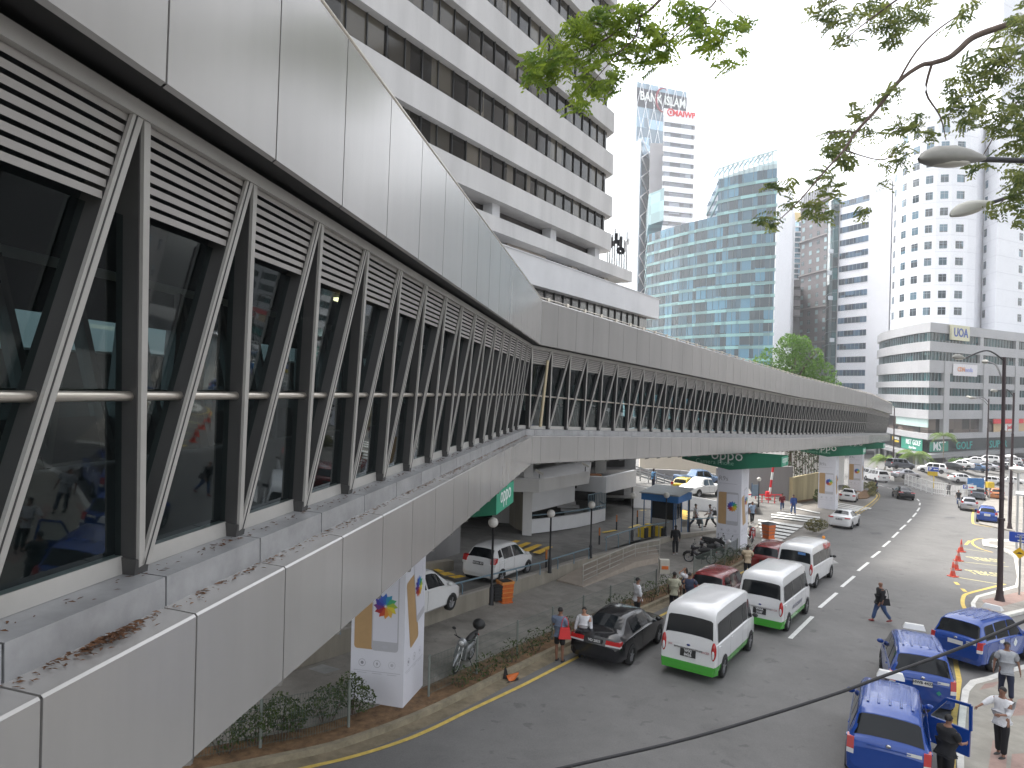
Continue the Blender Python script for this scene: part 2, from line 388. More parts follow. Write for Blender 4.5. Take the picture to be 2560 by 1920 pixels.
# dark backing, soffit, floor, roof, ceiling, rear side
for seg in range(5):
    n = NX[seg][3]
    def long(name, m, prof, **k):
        mb = MB()
        for j in range(len(prof) - 1):
            (o0, h0), (o1, h1) = prof[j], prof[j + 1]; mb.quad(B(seg, 0, o0, h0), B(seg, n, o0, h0), B(seg, n, o1, h1), B(seg, 0, o1, h1))
        return bpart(mb, name, m, **k)
    long('shadow_gap', black, [(.23, 3.05), (.23, 1.67), (-.08, 1.70), (-.08, 1.655), (-.35, 1.655)])
    long('backing', steel_d, [(-.5, -1.32), (-.22, -1.335), (-.22, -1.545), (.03, -1.565), (.03, -2.46)])
    long('soffit', steel_l, [(-.02, -2.49), (W_ + .2, -2.49), (W_ + .0, -1.3)])
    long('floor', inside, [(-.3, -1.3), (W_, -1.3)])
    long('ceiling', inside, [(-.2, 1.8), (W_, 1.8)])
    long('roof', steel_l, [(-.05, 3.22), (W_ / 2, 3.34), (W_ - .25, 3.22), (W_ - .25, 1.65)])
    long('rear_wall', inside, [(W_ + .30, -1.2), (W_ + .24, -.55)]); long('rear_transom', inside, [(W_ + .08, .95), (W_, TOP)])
    long('rear_pane', rglass, [(W_ + .24, -.55), (W_ + .08, .95)])
    # top rail tube with clamps (section beyond the bend)
    mb = MB(); mb.tube([B(seg, n * k / 6, .22, 3.31) for k in range(7)], .022, 6)
    if seg >= 1:
        for i in range(n): mb.box(B(seg, i + .4, .22, 3.30), (.09, .09, .12), .6)
    bpart(mb, 'roof_rail', rail_m)
    mb = MB(); mb.tube([B(seg, n * k / 6, -.30, -.085) for k in range(7)], .033, 10); bpart(mb, 'handrail', rail_m)
    mb = MB(); mb.tube([B(seg, n * k / 6, W_ + .5, -.15) for k in range(7)], .03, 6); mb.tube([B(seg, n * k / 6, W_ + .5, -.3) for k in range(7)], .015, 5); bpart(mb, 'rear_handrail', steel_d)
    # rear lattice seen through the glass, one object
    if n > 6 or True:
        mb = MB()
        for i in range(n):
            u = (B(seg, 1, 0, 0) - B(seg, 0, 0, 0)).normalized(); mb.beam(B(seg, i, W_ , TOP), B(seg, i + SH, W_ + .35, BOT), u, .12, .22); mb.beam(B(seg, i + 1, W_, TOP), B(seg, i + SH, W_ + .35, BOT), u, .12, .22)
        o = bpart(mb, 'rear_lattice', steel_d if seg == 0 else steel_l, kind='stuff')
    # fluorescent battens on the ceiling
    mb = MB()
    for i in range(6, n, 9 if seg == 0 else 99):
        mb.hexa([B(seg, i, -2.7, 1.70), B(seg, i + .9, -2.7, 1.70), B(seg, i + .9, -2.6, 1.70), B(seg, i, -2.6, 1.70)], [B(seg, i, -2.7, 1.76), B(seg, i + .9, -2.7, 1.76), B(seg, i + .9, -2.6, 1.76), B(seg, i, -2.6, 1.76)])
    if seg == 0: bpart(mb, 'batten_light', mat('tube_light', (1, .85, .5), .5, var=0, emit=1.5))
for seg in range(5):
    n = NX[seg][3]; u = (B(seg, 1, 0, 0) - B(seg, 0, 0, 0)).normalized(); out = Vector((u.y, -u.x, 0)).normalized()
    def wl(s, h, d=0): return B(seg, s, -.37 * (TOP - h) / (TOP - BOT) + d, h)
    frm = MB()
    for i in range(n):
        # post: dark web with light front flange
        for nm, s0, s1 in (('post', i, i + SH), ('diagonal_strut', i + 1, i + SH + .03)):
            if nm == 'diagonal_strut': s0 -= .035
            mb = MB(); a, b = wl(s0, TOP), wl(s1, BOT)
            mb.m = 1; mb.beam(a - out * .10, b - out * .10, u, .075, .15)
            mb.m = 0; mb.beam(a - out * .012, b - out * .012, u, .058 if nm == 'post' else .088, .024)
            if nm == 'post': mb.m = 1; mb.beam(wl(s1, BOT - .06, -.09), wl(s1, BOT + .06, -.09), u, .14, .17)
            else: mb.m = 1; mb.beam(a - out * -.003 + u * -.012, b + out * .003 + u * -.012, u, .008, .006)
            bpart(mb, nm, [steel_l, steel_d])
        # louvre bank, each blade tilted; trimmed to the strut
        mb = MB(); K = 8
        for k in range(K):
            h = 1.535 - k * .068
            for dh, dd, q in ((0, 0, 0),):
                sa = i + SH * (TOP - h) / 2.88 + .035; sb = i + 1 - .06 - (1 - SH) * (TOP - h) / 2.88
                a0, b0 = wl(sa, h + .045, -.115), wl(sb, h + .045, -.115); a1, b1 = wl(sa, h + .018, -.035), wl(sb, h + .018, -.035)
                z = Vector((0, 0, .012)); y_ = Vector((0, 0, .044)); mb.hexa([a0 - z, b0 - z, b1 - y_, a1 - y_], [a0, b0, b1, a1])
        bpart(mb, 'louvre_panel', louv)
        mb = MB(); z = -.13
        mb.quad(wl(i + SH * .2, 1.02, z), wl(i + 1.0 + SH * .2, 1.02, z), wl(i + 1 + SH, BOT + .05, z), wl(i + SH, BOT + .05, z)); bpart(mb, 'window_pane', bglass)
    mb = MB(); mb.hexa([B(seg, 0, -.10, TOP - .09), B(seg, n, -.10, TOP - .09), B(seg, n, .004, TOP - .09), B(seg, 0, .004, TOP - .09)], [B(seg, 0, -.10, TOP), B(seg, n, -.10, TOP), B(seg, n, .006, TOP), B(seg, 0, .006, TOP)]); bpart(mb, 'head_frame', steel_l)
    mb = MB(); mb.hexa([B(seg, 0, -.56, -1.29), B(seg, n, -.56, -1.29), B(seg, n, -.47, -1.29), B(seg, 0, -.47, -1.29)], [B(seg, 0, -.56, -1.17), B(seg, n, -.56, -1.17), B(seg, n, -.48, -1.17), B(seg, 0, -.48, -1.17)]); bpart(mb, 'sill_frame', steel_l)
mb = MB(); mb.tube([B(1, .72, .02, 1.2), B(1, .62, -.12, -1.2)], .055, 10); bpart(mb, 'downpipe', mat('pipe_beige', (.50, .42, .28), .35, metal=.4, var=.05))
# end wall of the bridge
mb = MB(); e = 5
mb.quad(B(3, 24, .07, -2.36), B(4, 6, .07, -2.36), B(4, 6, .28, 3.3), B(3, 24, .28, 3.3))
# dead leaves lying on the two ledges
rl = random.Random(3); mb = MB()
def leaf(p, sz, a):
    c, s = math.cos(a) * sz, math.sin(a) * sz; z = rl.uniform(.002, .012)
    mb._add([p + Vector((c, s, z)), p + Vector((-s * .3, c * .3, z + sz * .25)), p + Vector((-c, -s, z)), p + Vector((s * .3, -c * .3, z + .002))], [(0, 1, 2, 3)])
for k in range(2600):
    s = rl.uniform(6, 24) if rl.random() < .6 else 24 * rl.random() ** .6; up = rl.random() < .35
    cl = .5 + .5 * math.sin(s * 2.1 + 1) * math.sin(s * .9)
    if rl.random() > .25 + .75 * cl: continue
    o = (-.40 + abs(rl.gauss(0, .07))) if up else (-.17 + abs(rl.gauss(0, .055)))
    leaf(B(0, s, min(o, -.2 if up else .05), -1.298 if up else -1.512), rl.uniform(.012, .03), rl.uniform(0, 6.3))
for k in range(260): leaf(B(0, rl.gauss(7.95, .12), -.15 + abs(rl.gauss(0, .05)), -1.50), rl.uniform(.015, .035), rl.uniform(0, 6.3))
tag(mb.build('fallen_leaves', leafd), 'brown fallen leaves and twigs lying along the ledges of the near footbridge', 'leaves', kind='stuff')
# ================================================================ BRIDGE PIERS
adw = mat('poster_white', (.62, .62, .67), .55, var=.03, scale=.7)
gold = mat('phone_gold', (.42, .27, .13), .4, var=.06); phw = mat('phone_white', (.60, .60, .66), .4, var=0); silv = mat('phone_silver', (.42, .42, .45), .35, var=0)
printg = mat('print_grey', (.25, .25, .28), .6, var=0); printl = mat('print_pale', (.44, .44, .48), .6, var=0)
oppg = mat('banner_green', (.012, .27, .155), .5, var=.05); opp_shade = mat('banner_green_shaded', (.006, .14, .075), .55, var=.05)  # second green is the first with the long faces' shade put into its colour
letw = mat('letter_white', (.75, .78, .76), .5, var=0)
PET = [mat('petal_%d' % i, c, .5, var=0) for i, c in enumerate([(.03, .12, .45), (.03, .25, .40), (.05, .33, .15), (.30, .42, .05), (.62, .52, .04), (.62, .38, .06), (.60, .25, .04), (.50, .07, .03), (.32, .02, .03), (.14, .03, .18), (.05, .04, .30), (.04, .08, .40)])]
def rrect(w, h, r, n=4):
    pts = []
    for cx, cy, a0 in ((w / 2 - r, -h / 2 + r, -90), (w / 2 - r, h / 2 - r, 0), (-w / 2 + r, h / 2 - r, 90), (-w / 2 + r, -h / 2 + r, 180)):
        for k in range(n + 1):
            a = rad(a0 + 90 * k / n); pts.append((cx + r * math.cos(a), cy + r * math.sin(a)))
    return pts
def poster(par, org_, X, Y_, N, w, kind, title):
    "printed artwork laid on one face of the wrap: org_ = lower centre of the face"
    def pt(x, y, z=.004): return org_ + X * x + Y_ * y + N * z
    def flat(name, pts, m, z):
        mb = MB(); mb.poly([pt(x, y, z) for x, y in pts]); return mb.build(name, m, par)
    if kind == 'front':
        for sx, m, z, wd in ((-.24 * w, gold, .004, .40 * w), (.14 * w, silv, .007, .50 * w)):
            flat('phone_print', [(x + sx, y + 2.55) for x, y in rrect(wd, 2.1 if m is silv else 2.06, .09)], m, z)
        flat('phone_screen', [(x + .14 * w, y + 2.62) for x, y in rrect(.46 * w, 1.72, .01, 1)], phw, .009)
        flat('phone_button', [(x + .14 * w, y + 1.62) for x, y in rrect(.15, .07, .03)], printl, .011); cx, cy, R = .14 * w, 2.7, .23 * w
        rot = 0
    else:
        q = rad(12)
        def tr(pts, ox, oy): return [(x * math.cos(q) - y * math.sin(q) + ox, x * math.sin(q) + y * math.cos(q) + oy) for x, y in pts]
        flat('phone_print', tr(rrect(.42 * w, 1.9, .1), -.13 * w, 2.45), gold, .004)
        flat('phone_print', tr(rrect(.42 * w, 1.8, .07), .17 * w, 2.95), silv, .007)
        flat('phone_screen', tr(rrect(.38 * w, 1.5, .01, 1), .17 * w, 3.0), phw, .009); cx, cy, R = .15 * w, 3.0, .19 * w
    for ring in range(2):
        for k in range(12):
            a = rad(90 - k * 30 + ring * 15); r = R * (1 - .18 * ring)
            m = PET[(k + 0) % 12]; da = .20
            flat('flower_print', [(cx + r * .08 * math.cos(a), cy + r * .08 * math.sin(a)), (cx + r * .72 * math.cos(a - da), cy + r * .72 * math.sin(a - da)), (cx + r * 1.0 * math.cos(a - .03), cy + r * 1.0 * math.sin(a - .03)), (cx + r * .8 * math.cos(a + da), cy + r * .8 * math.sin(a + da))], m, .012 + .0005 * k + ring * .008)
    flat('flower_centre', [(x + cx, y + cy) for x, y in rrect(.05, .05, .024)], letw, .032)
    for k in range(3):
        x = (-.28 + .28 * k) * w
        mb = MB(); n = 20
        for i in range(n):
            a, b = 2 * math.pi * i / n, 2 * math.pi * (i + 1) / n
            mb.quad(pt(x + .1 * math.cos(a), 1.15 + .1 * math.sin(a), .005), pt(x + .1 * math.cos(b), 1.15 + .1 * math.sin(b), .005), pt(x + .09 * math.cos(b), 1.15 + .09 * math.sin(b), .005), pt(x + .09 * math.cos(a), 1.15 + .09 * math.sin(a), .005))
        if k == 1: mb.poly([pt(x + .01, 1.22), pt(x - .03, 1.14), pt(x - .002, 1.14), pt(x - .01, 1.08), pt(x + .035, 1.165), pt(x + .005, 1.165)])
        else: mb.poly([pt(x + .045 * math.cos(t * .8), 1.15 + .045 * math.sin(t * .8)) for t in range(8)])
        mb.build('icon_print', printg if k < 2 else printl, par)
        mb = MB()
        for L, yy in ((.16, .94), (.09, .89)): mb.quad(pt(x - L * w, yy - .008), pt(x + L * w, yy - .008), pt(x + L * w, yy + .008), pt(x - L * w, yy + .008))
        mb.build('caption_print', printl, par)
    if title:
        text('R9s', .42, frame(pt(-.5 * w + .07, 4.45, .006), X, Y_), printg, 'title_print', par, .001, 'LEFT')
        mb = MB(); mb.quad(pt(-.42 * w, 4.13), pt(.3 * w, 4.13), pt(.3 * w, 4.16), pt(-.42 * w, 4.16)); mb.build('caption_print', printl, par)
def pier(px, py, w, d, ang, topz, label, title, base=None):
    zb = gz(px, py) + .02 if base is None else base
    t = thing('bridge_pier', label, 'pier', (px, py, 0), 0, 'wrapped piers under the footbridge')
    X = Vector((math.cos(ang), math.sin(ang), 0)); Yv = Vector((-X.y, X.x, 0)); Z = Vector((0, 0, 1))
    mb = MB()
    mb.hexa([X * i * w / 2 + Yv * j * d / 2 + Z * zb for i, j in ((-1, -1), (1, -1), (1, 1), (-1, 1))], [X * i * w / 2 + Yv * j * d / 2 + Z * topz for i, j in ((-1, -1), (1, -1), (1, 1), (-1, 1))])
    mb.build('wrapped_shaft', adw, t)
    gr = gz(px, py) + .05
    poster(t, -Yv * d / 2 + Z * gr, X, Z, -Yv, w, 'front', title)
    poster(t, X * w / 2 + Z * gr, Yv, Z, X, d, 'side', False)
    return t
def cap(t, cx, cy, ang, hw_, d, zend, zmid, ztop, words):
    X = Vector((math.cos(ang), math.sin(ang), 0)); Yv = Vector((-X.y, X.x, 0)); Z = Vector((0, 0, 1))
    def q(a, b, z): return X * a + Yv * b * d / 2 + Z * z
    mb = MB()
    for s in (-1, 1):
        mb.quad(q(s * hw_, -1, zend), q(0, -1, zmid), q(0, -1, ztop), q(s * hw_, -1, ztop)); mb.quad(q(s * hw_, 1, zend), q(0, 1, zmid), q(0, 1, ztop), q(s * hw_, 1, ztop)); mb.quad(q(s * hw_, -1, zend), q(0, -1, zmid), q(0, 1, zmid), q(s * hw_, 1, zend))
    mb.m = 1
    for s in (-1, 1): mb.quad(q(s * hw_, -1, zend), q(s * hw_, 1, zend), q(s * hw_, 1, ztop), q(s * hw_, -1, ztop))
    b = mb.build('banner_cap', [opp_shade, oppg], t)
    text('oppo', .62, frame(q(hw_ + .01, 0, (ztop + zend) / 2 + .1), Yv, Z), letw, 'banner_lettering', b, .004, 'CENTER', .0)
    if words:
        text('oppo', 1.0, frame(q(-.2, -1, ztop - .15) - Yv * .01, X, Z), letw, 'banner_lettering', b, .004)
        text('Camera Phone', .42, frame(q(-1.0, -1, zmid + .42) - Yv * .01, X, Z), mat('letter_mint', (.25, .5, .38), .5, var=0), 'banner_lettering', b, .004)
PA = [(-3.23, 19.89, 1.5, 1.6, -12, -.21, 'nearest white wrapped bridge pier beside the kerb, its top hidden by the footbridge', False),
      (14.6, 47.0, 1.55, 1.6, -34, -1.6, 'second white wrapped bridge pier with R9s printed above the phone picture', True),
      (32.1, 72.5, 1.6, 1.6, -34, -2.9, 'third white wrapped bridge pier rising behind the white sedan and the bush', True),
      (45.3, 94.2, 1.6, 1.6, -34, -3.9, 'farthest white wrapped bridge pier by the bend where a rider passes', True)]
for k, (x, y, w_, d_, a, ref, lb, ti) in enumerate(PA):
    hb = ref - 2.49; t = pier(x, y, w_, d_, rad(a), hb - .95, lb, ti)
    cap(t, x, y, rad(a), 3.2, 2.1 if k == 0 else 1.7, hb - .62, hb - 1.08, hb - .01, k > 0)
# ================================================================ LEFT CONCRETE TOWER
conc_t = mat('tower_concrete', (.53, .52, .51), .85, var=.12, scale=.5, bump=.15, bscale=8, streak=True)
conc_w = mat('podium_render', (.60, .60, .61), .8, var=.07, scale=.4, bump=.08, bscale=10)
twg = wglass('tower_window', (.05, .044, .034), .08, .7, (.65, .65, .28), spec=.4)
frame_d = mat('window_frame_dark', (.03, .03, .03), .5, var=0)
dT = Vector((.583, 1, 0)).normalized(); oT = Vector((dT.y, -dT.x, 0))      # along facade (away), outward to the street
cT = Vector((8.0, 61.0, 0))
def tp(a, o): q = cT + dT * a + oT * o; return (q.x, q.y)
tower = thing('office_tower', 'tall grey concrete office tower with sloping ribbon window bands behind the footbridge', 'building', (cT.x, cT.y, 0))
def tpart(mb, name, m, **k):
    o = mb.build(name, m, tower, **k); o.matrix_parent_inverse = Matrix.Translation(-Vector((cT.x, cT.y, 0))); return o
def foot(o, a1=0., ch=.9): return [tp(-60, o), tp(-ch + a1, o), tp(a1, o - ch), tp(a1, -26), tp(-60, -26)]
zs = []
z = 22.05 + 3.5 * 11
tops = [22.9 + 3.5 * k for k in range(10, 0, -1)] + [22.9, 19.4, 15.85, 12.75]
for i, zt in enumerate(tops):
    zb = zt - 1.65 if zt > 13 else zt - 1.4
    p = foot(.35, .35); q = foot(0.28, .28)
    mb = MB(); mb.prism([Vector(a).to_3d() if 0 else a for a in p], zb, zt); o = tpart(mb, 'spandrel', conc_t)
    nz = tops[i + 1] if i + 1 < len(tops) else None
    if nz:
        mb = MB(); mb.prism(foot(-.15), nz - .02, zb + .02); a = -58.; k = 0
        mb.m = 1; rr = random.Random(i)
        while a < -1:
            x, y = tp(a, -.12); mb.box((x, y, (nz + zb) / 2), (.05, .12, zb - nz), math.atan2(dT.y, dT.x) ); a += 1.45
        tpart(mb, 'ribbon_window', [twg, frame_d])
mb = MB(); mb.prism(foot(-.4), 12.7, tops[0]); tpart(mb, 'core', frame_d)
# transfer storey: recess, thin slab, columns
mb = MB(); mb.prism(foot(-1.2), 9.8, 11.4); tpart(mb, 'recessed_wall', mat('recess', (.10, .09, .085), .9, var=.2))
mb = MB(); mb.prism([tp(-60, 1.2), tp(2.2, 1.2), tp(2.2, -20), tp(-60, -20)], 9.05, 9.95); tpart(mb, 'canopy_slab', conc_t)
for a in range(-50, 0, 8):
    mb = MB(); x, y = tp(a, -.6); mb.box((x, y, 10.65), (.9, .7, 1.46), math.atan2(dT.y, dT.x)); tpart(mb, 'stub_column', conc_w)
mb = MB(); mb.prism([tp(-60, -.2), tp(-.6, -.2), tp(-.6, -20), tp(-60, -20)], 5.2, 9.07)
mb.m = 1; a = -58
while a < -1: x, y = tp(a, -.17); mb.box((x, y, 8.0), (.06, .1, 2.2), math.atan2(dT.y, dT.x)); a += .9
tpart(mb, 'deck_window', [wglass('deck_window', (.05, .04, .035), .3, .5, (.5, .5, .5), spec=.3), frame_d])
for a, L in ((-31, 1.6), (-24, 2.2), (-16.5, 1.2), (-14.3, 5.2), (-7, 1.0), (-.9, .8)):
    mb = MB(); x, y = tp(a, -.05); mb.box((x, y, 7.7), (L, .3, 2.66), math.atan2(dT.y, dT.x)); tpart(mb, 'deck_wall', mat('cream_wall', (.42, .38, .33), .85, var=.1))
# podium with white parapet
mb = MB(); mb.prism([tp(-60, 4.75), tp(-.9, 4.75), tp(-.9, -20), tp(-60, -20)], 5.5, 7.06); mb.prism([tp(-60, 4.80), tp(-.85, 4.80), tp(-.85, 4.4), tp(-60, 4.4)], 7.062, 7.12); tpart(mb, 'parapet', conc_w)
mb = MB(); mb.prism([tp(-60, 4.2), tp(-2.2, 4.2), tp(-2.2, -20), tp(-60, -20)], 3.4, 5.52); mb.m = 1; a = -58
while a < -3: x, y = tp(a, 4.24); mb.box((x, y, 4.4), (.06, .08, 2.2), math.atan2(dT.y, dT.x)); a += 1.2
tpart(mb, 'podium_window', [wglass('podium_window', (.10, .095, .09), .12, .5, (.55, .55, .3)), frame_d])
mb = MB(); mb.prism([tp(-60, 4.6), tp(-1.2, 4.6), tp(-1.2, -20), tp(-60, -20)], .6, 3.4); tpart(mb, 'podium_band', conc_t)
mb = MB(); mb.prism([tp(-60, 2.5), tp(-3, 2.5), tp(-3, -20), tp(-60, -20)], -4.2, .6); tpart(mb, 'podium_core', mat('podium_dark', (.05, .048, .045), .8, var=.2))
# telephone antennas on the slab corner
# ================================================================ FAR BUILDINGS
def xy(u, v, Y): p = P(u, v, Y); return (p.x, p.y)
def zz(u, v, Y): return P(u, v, Y).z
def building(name, label, cat='building'):
    t = thing(name, label, cat); return t
def ccw(p):
    a = sum(p[i - 1][0] * p[i][1] - p[i][0] * p[i - 1][1] for i in range(len(p))); return p if a > 0 else p[::-1]
def wall_between(mb, a, b, z0, z1, th=.25, out=0.0):
    a, b = Vector(a), Vector(b); d = (b - a).normalized(); n = Vector((d.y, -d.x))
    q = [a + n * out, b + n * out, b - n * th, a - n * th]; mb.prism([tuple(x) for x in q], z0, z1)
granite = mat('podium_granite', (.36, .36, .37), .45, var=.10, scale=.15, spec=.6)
granite2 = mat('podium_granite_dark', (.27, .27, .275), .45, var=.10, scale=.2)
teal = wglass('teal_glass', (.015, .055, .06), .05, .6, (.35, .35, .28), spec=.8)
mull = mat('mullion_pale', (.22, .26, .27), .5, var=0)
wtile = mat('white_tile', (.84, .85, .88), .5, var=.03, scale=.3)
# ---- podium with shops
zb = -17.4
pod = building('office_podium', 'grey granite office podium with teal window bands and green shop signs at street level')
C0 = Vector(xy(2324, 900, 165)); dR = Vector((1.62, 1)).normalized()
curve = [Vector(xy(u, 900, Y)) for u, Y in ((2324, 165), (2300, 169.0), (2272, 175), (2245, 182.5), (2222, 190), (2206, 198), (2197, 207))]
front = curve[::-1] + [C0 + dR * 95]
def podfoot(o): return offs(ccw([tuple(p) for p in front] + [tuple(C0 + dR * 95 + Vector((-20, 35))), (117, 222)]), o)
lev = [(16.5, 14.3), (12.2, 9.96), (7.9, 5.05), (3.1, 1.6), (-.2, -2.0), (-3.6, -5.65), (-9.0, -10.3)]
gl = [(14.3, 12.2), (9.96, 7.9), (5.05, 3.1), (1.6, -.2), (-2.0, -3.6)]
for i, (a, b) in enumerate(lev):
    mb = MB(); mb.prism([tuple(q) for q in podfoot(.5 if i < 6 else .8)], b, a); mb.build('granite_band', granite, pod)
for i, (a, b) in enumerate(gl):
    mb = MB(); mb.prism([tuple(q) for q in podfoot(-.15)], b - .02, a + .02)
    mb.m = 1
    for j in range(len(front) - 1):
        L = (front[j + 1] - front[j]).length; n = max(1, int(L / 1.5)); d = (front[j + 1] - front[j]).normalized()
        for k in range(n): p = front[j] + d * (k + .5) * L / n; mb.box((p.x, p.y, (a + b) / 2), (.09, .12, a - b), math.atan2(d.y, d.x))
    mb.build('window_band', [teal, mull], pod)
for k, s in enumerate((6.5, 22.5, 38.5, 54.5, 70.5, 86.5)):
    mb = MB(); p = C0 + dR * (s + (2 if k else 0)); mb.box((p.x, p.y, (7.9 - 9) / 2), (2.3, 1.4, 16.9), math.atan2(dR.y, dR.x)); mb.build('pier', granite, pod)
for s in (22.5, 40.5, 56.5, 72.5):
    mb = MB(); p = C0 + dR * s; mb.box((p.x, p.y, 11.1), (1.6, .9, 6.4), math.atan2(dR.y, dR.x)); mb.build('pier', granite, pod)
# restaurant storey and sign storey and shops
mb = MB(); mb.prism([tuple(q) for q in podfoot(-.25)], -9.0, -5.65); mb.build('restaurant_window', wglass('rest_glass', (.07, .055, .045), .08, .8, (.3, .3, .3)), pod)
mb = MB()
for j in range(3, 6): wall_between(mb, front[j], front[j + 1], -7.6, -5.66, .1, .12)
mb.build('window_blind', mat('blind_teal', (.42, .55, .52), .6, var=.08), pod)
mb = MB(); mb.prism([tuple(q) for q in podfoot(-.2)], -13.4, -10.3); mb.build('sign_storey', mat('sign_black', (.012, .02, .022), .4, var=.1), pod)
mb = MB(); mb.prism([tuple(q) for q in podfoot(2.6)], -14.3, -13.45); mb.build('street_canopy', granite2, pod)
mb = MB(); mb.prism([tuple(q) for q in podfoot(-1.2)], zb - 6, -14.2); mb.build('shop_front', wglass('shop_glass', (.008, .008, .009), .3, .8, (.3, .3, .3)), pod)
for k in range(12):
    mb = MB(); p = (C0 + dR * (k * 8)); mb.box((p.x, p.y, -16.5), (.9, .9, 5), math.atan2(dR.y, dR.x)); mb.build('shop_column', granite2, pod)
for j in range(len(front) - 1):
    mb = MB(); p = front[j]; mb.box((p.x, p.y, -16.5), (.8, .8, 5), .3); mb.build('shop_column', granite2, pod)
outR = Vector((dR.y, -dR.x)); XR = Vector((dR.x, dR.y, 0)); ZU = Vector((0, 0, 1))
def onR(s, z, o=.3): p = C0 + dR * s + outR * o; return Vector((p.x, p.y, z))
def sign(label, parts_, name='shop_sign', cat='sign', group=None):
    "parts_: list of (name, builder)"
    t = thing(name, label, cat, group=group)
    for nm, fn in parts_: o = fn(nm, t)
    return t
def boardR(s0, s1, z0, z1, m, o=.3, th=.15):
    def f(nm, t): mb = MB(); mb.hexa([onR(s0, z0, o), onR(s1, z0, o), onR(s1, z0, o - th), onR(s0, z0, o - th)], [onR(s0, z1, o), onR(s1, z1, o), onR(s1, z1, o - th), onR(s0, z1, o - th)]); return mb.build(nm, m, t)
    return f
def txR(body, size, s, z, m, o=.34, bold=.02, sx=1.0): return lambda nm, t: text(body, size, frame(onR(s, z, o), XR, ZU), m, nm, t, .03, 'CENTER', bold, sx)
signgreen = mat('sign_green', (.02, .22, .15), .5, var=.05); sig_t = mat('letter_teal', (.02, .34, .31), .5, var=0); sig_w = mat('letter_bright', (.75, .78, .78), .5, var=0)
blue_l = mat('letter_blue', (.02, .07, .35), .5, var=0); redp = mat('sign_red', (.65, .02, .03), .5, var=.05); yel = mat('sign_yellow', (.75, .55, .05), .5, var=.05)
sign('green and black store fascia sign reading MST GOLF SUPER STORE under the granite podium', [('green_board', boardR(.6, 8.4, -13.2, -10.9, signgreen)), ('lettering', txR('MST', 2.9, 4.4, -12.05, sig_w, sx=1.0)), ('lettering', txR('GOLF', 2.5, 15.5, -12.1, sig_t, sx=1.2)), ('lettering', txR('SUPER', 2.5, 32, -12.1, sig_t, sx=1.3)), ('lettering', txR('STORE', 2.5, 51.5, -12.1, sig_t, sx=1.25))])
sign('white and blue UOA sign box on the top corner of the granite podium', [('sign_box', boardR(7, 15.0, 12.9, 16.4, mat('sign_cream', (.62, .60, .42), .5, var=.04), 1.2, .5)), ('lettering', txR('UOA', 2.9, 11, 14.6, blue_l, 1.24, .05))])
sign('pale banner with small orange and blue lettering hung on the podium wall', [('banner', boardR(9, 20, 4.6, 7.4, mat('banner_pale', (.66, .64, .66), .6, var=.03), .7, .08)), ('lettering', txR('CDN', 1.5, 12.5, 6.1, mat('letter_orange', (.7, .28, .12), .5, var=0), .75)), ('lettering', txR('media', 1.5, 16, 6.1, mat('letter_lilac', (.4, .42, .7), .5, var=0), .75))])
sign('red shop light box above a beige panel with red script on the restaurant storey', [('light_box', boardR(29, 44.5, -6.9, -5.8, redp, .6, .3)), ('beige_panel', boardR(30, 47, -9.0, -5.7, mat('beige_panel', (.5, .36, .2), .6, var=.1), .1, .1)), ('poster', boardR(34.5, 42, -8.8, -7.0, letw, .2, .05)), ('lettering', txR('Jooffi', 1.5, 38.2, -7.9, redp, .26))])
def boardC(j, t0, t1, z0, z1, m, o=.4):
    def f(nm, t):
        a, b = front[j], front[j + 1]; d = (b - a).normalized(); n = Vector((d.y, -d.x)); p, q = a.lerp(b, t0) + n * o, a.lerp(b, t1) + n * o
        mb = MB(); wall_between(mb, p, q, z0, z1, .15); return mb.build(nm, m, t)
    return f
def txC(j, tt, z, body, size, m, o=.45, sx=1):
    a, b = front[j], front[j + 1]; d = (b - a).normalized(); n = Vector((d.y, -d.x)); p = a.lerp(b, tt) + n * o
    return lambda nm, t: text(body, size, frame((p.x, p.y, z), (d.x, d.y, 0), ZU), m, nm, t, .03, 'CENTER', .02, sx)
sign('green shop sign with white MST GOLF lettering round the podium corner', [('green_board', boardC(4, -.35, 1.5, -13.3, -10.4, signgreen)), ('lettering', txC(4, .35, -11.5, 'MST', 1.7, sig_w)), ('lettering', txC(4, 1.05, -11.5, 'GOLF', 1.7, sig_w)), ('lettering', txC(4, .7, -12.7, 'Super Store', .8, sig_w))])
sign('black shop sign with yellow green emblem and MOTOR lettering beside the green sign', [('black_board', boardC(3, -.45, .55, -13.3, -10.4, mat('sign_black2', (.015, .015, .015), .4, var=0))), ('lettering', txC(3, -.1, -11.4, 'M', 1.5, yel)), ('lettering', txC(3, .25, -11.2, 'MOTOR', .9, sig_w)), ('lettering', txC(3, .2, -11.95, 'ACCESSORIES', .6, yel))])
sign('small white hanging shop sign under the street canopy of the podium', [('panel', boardR(7, 17, -15.2, -14.35, letw, .6, .1)), ('lettering', txR('SERVICE CENTRE', .7, 12, -14.8, printg, .64))], 'hanging_sign')
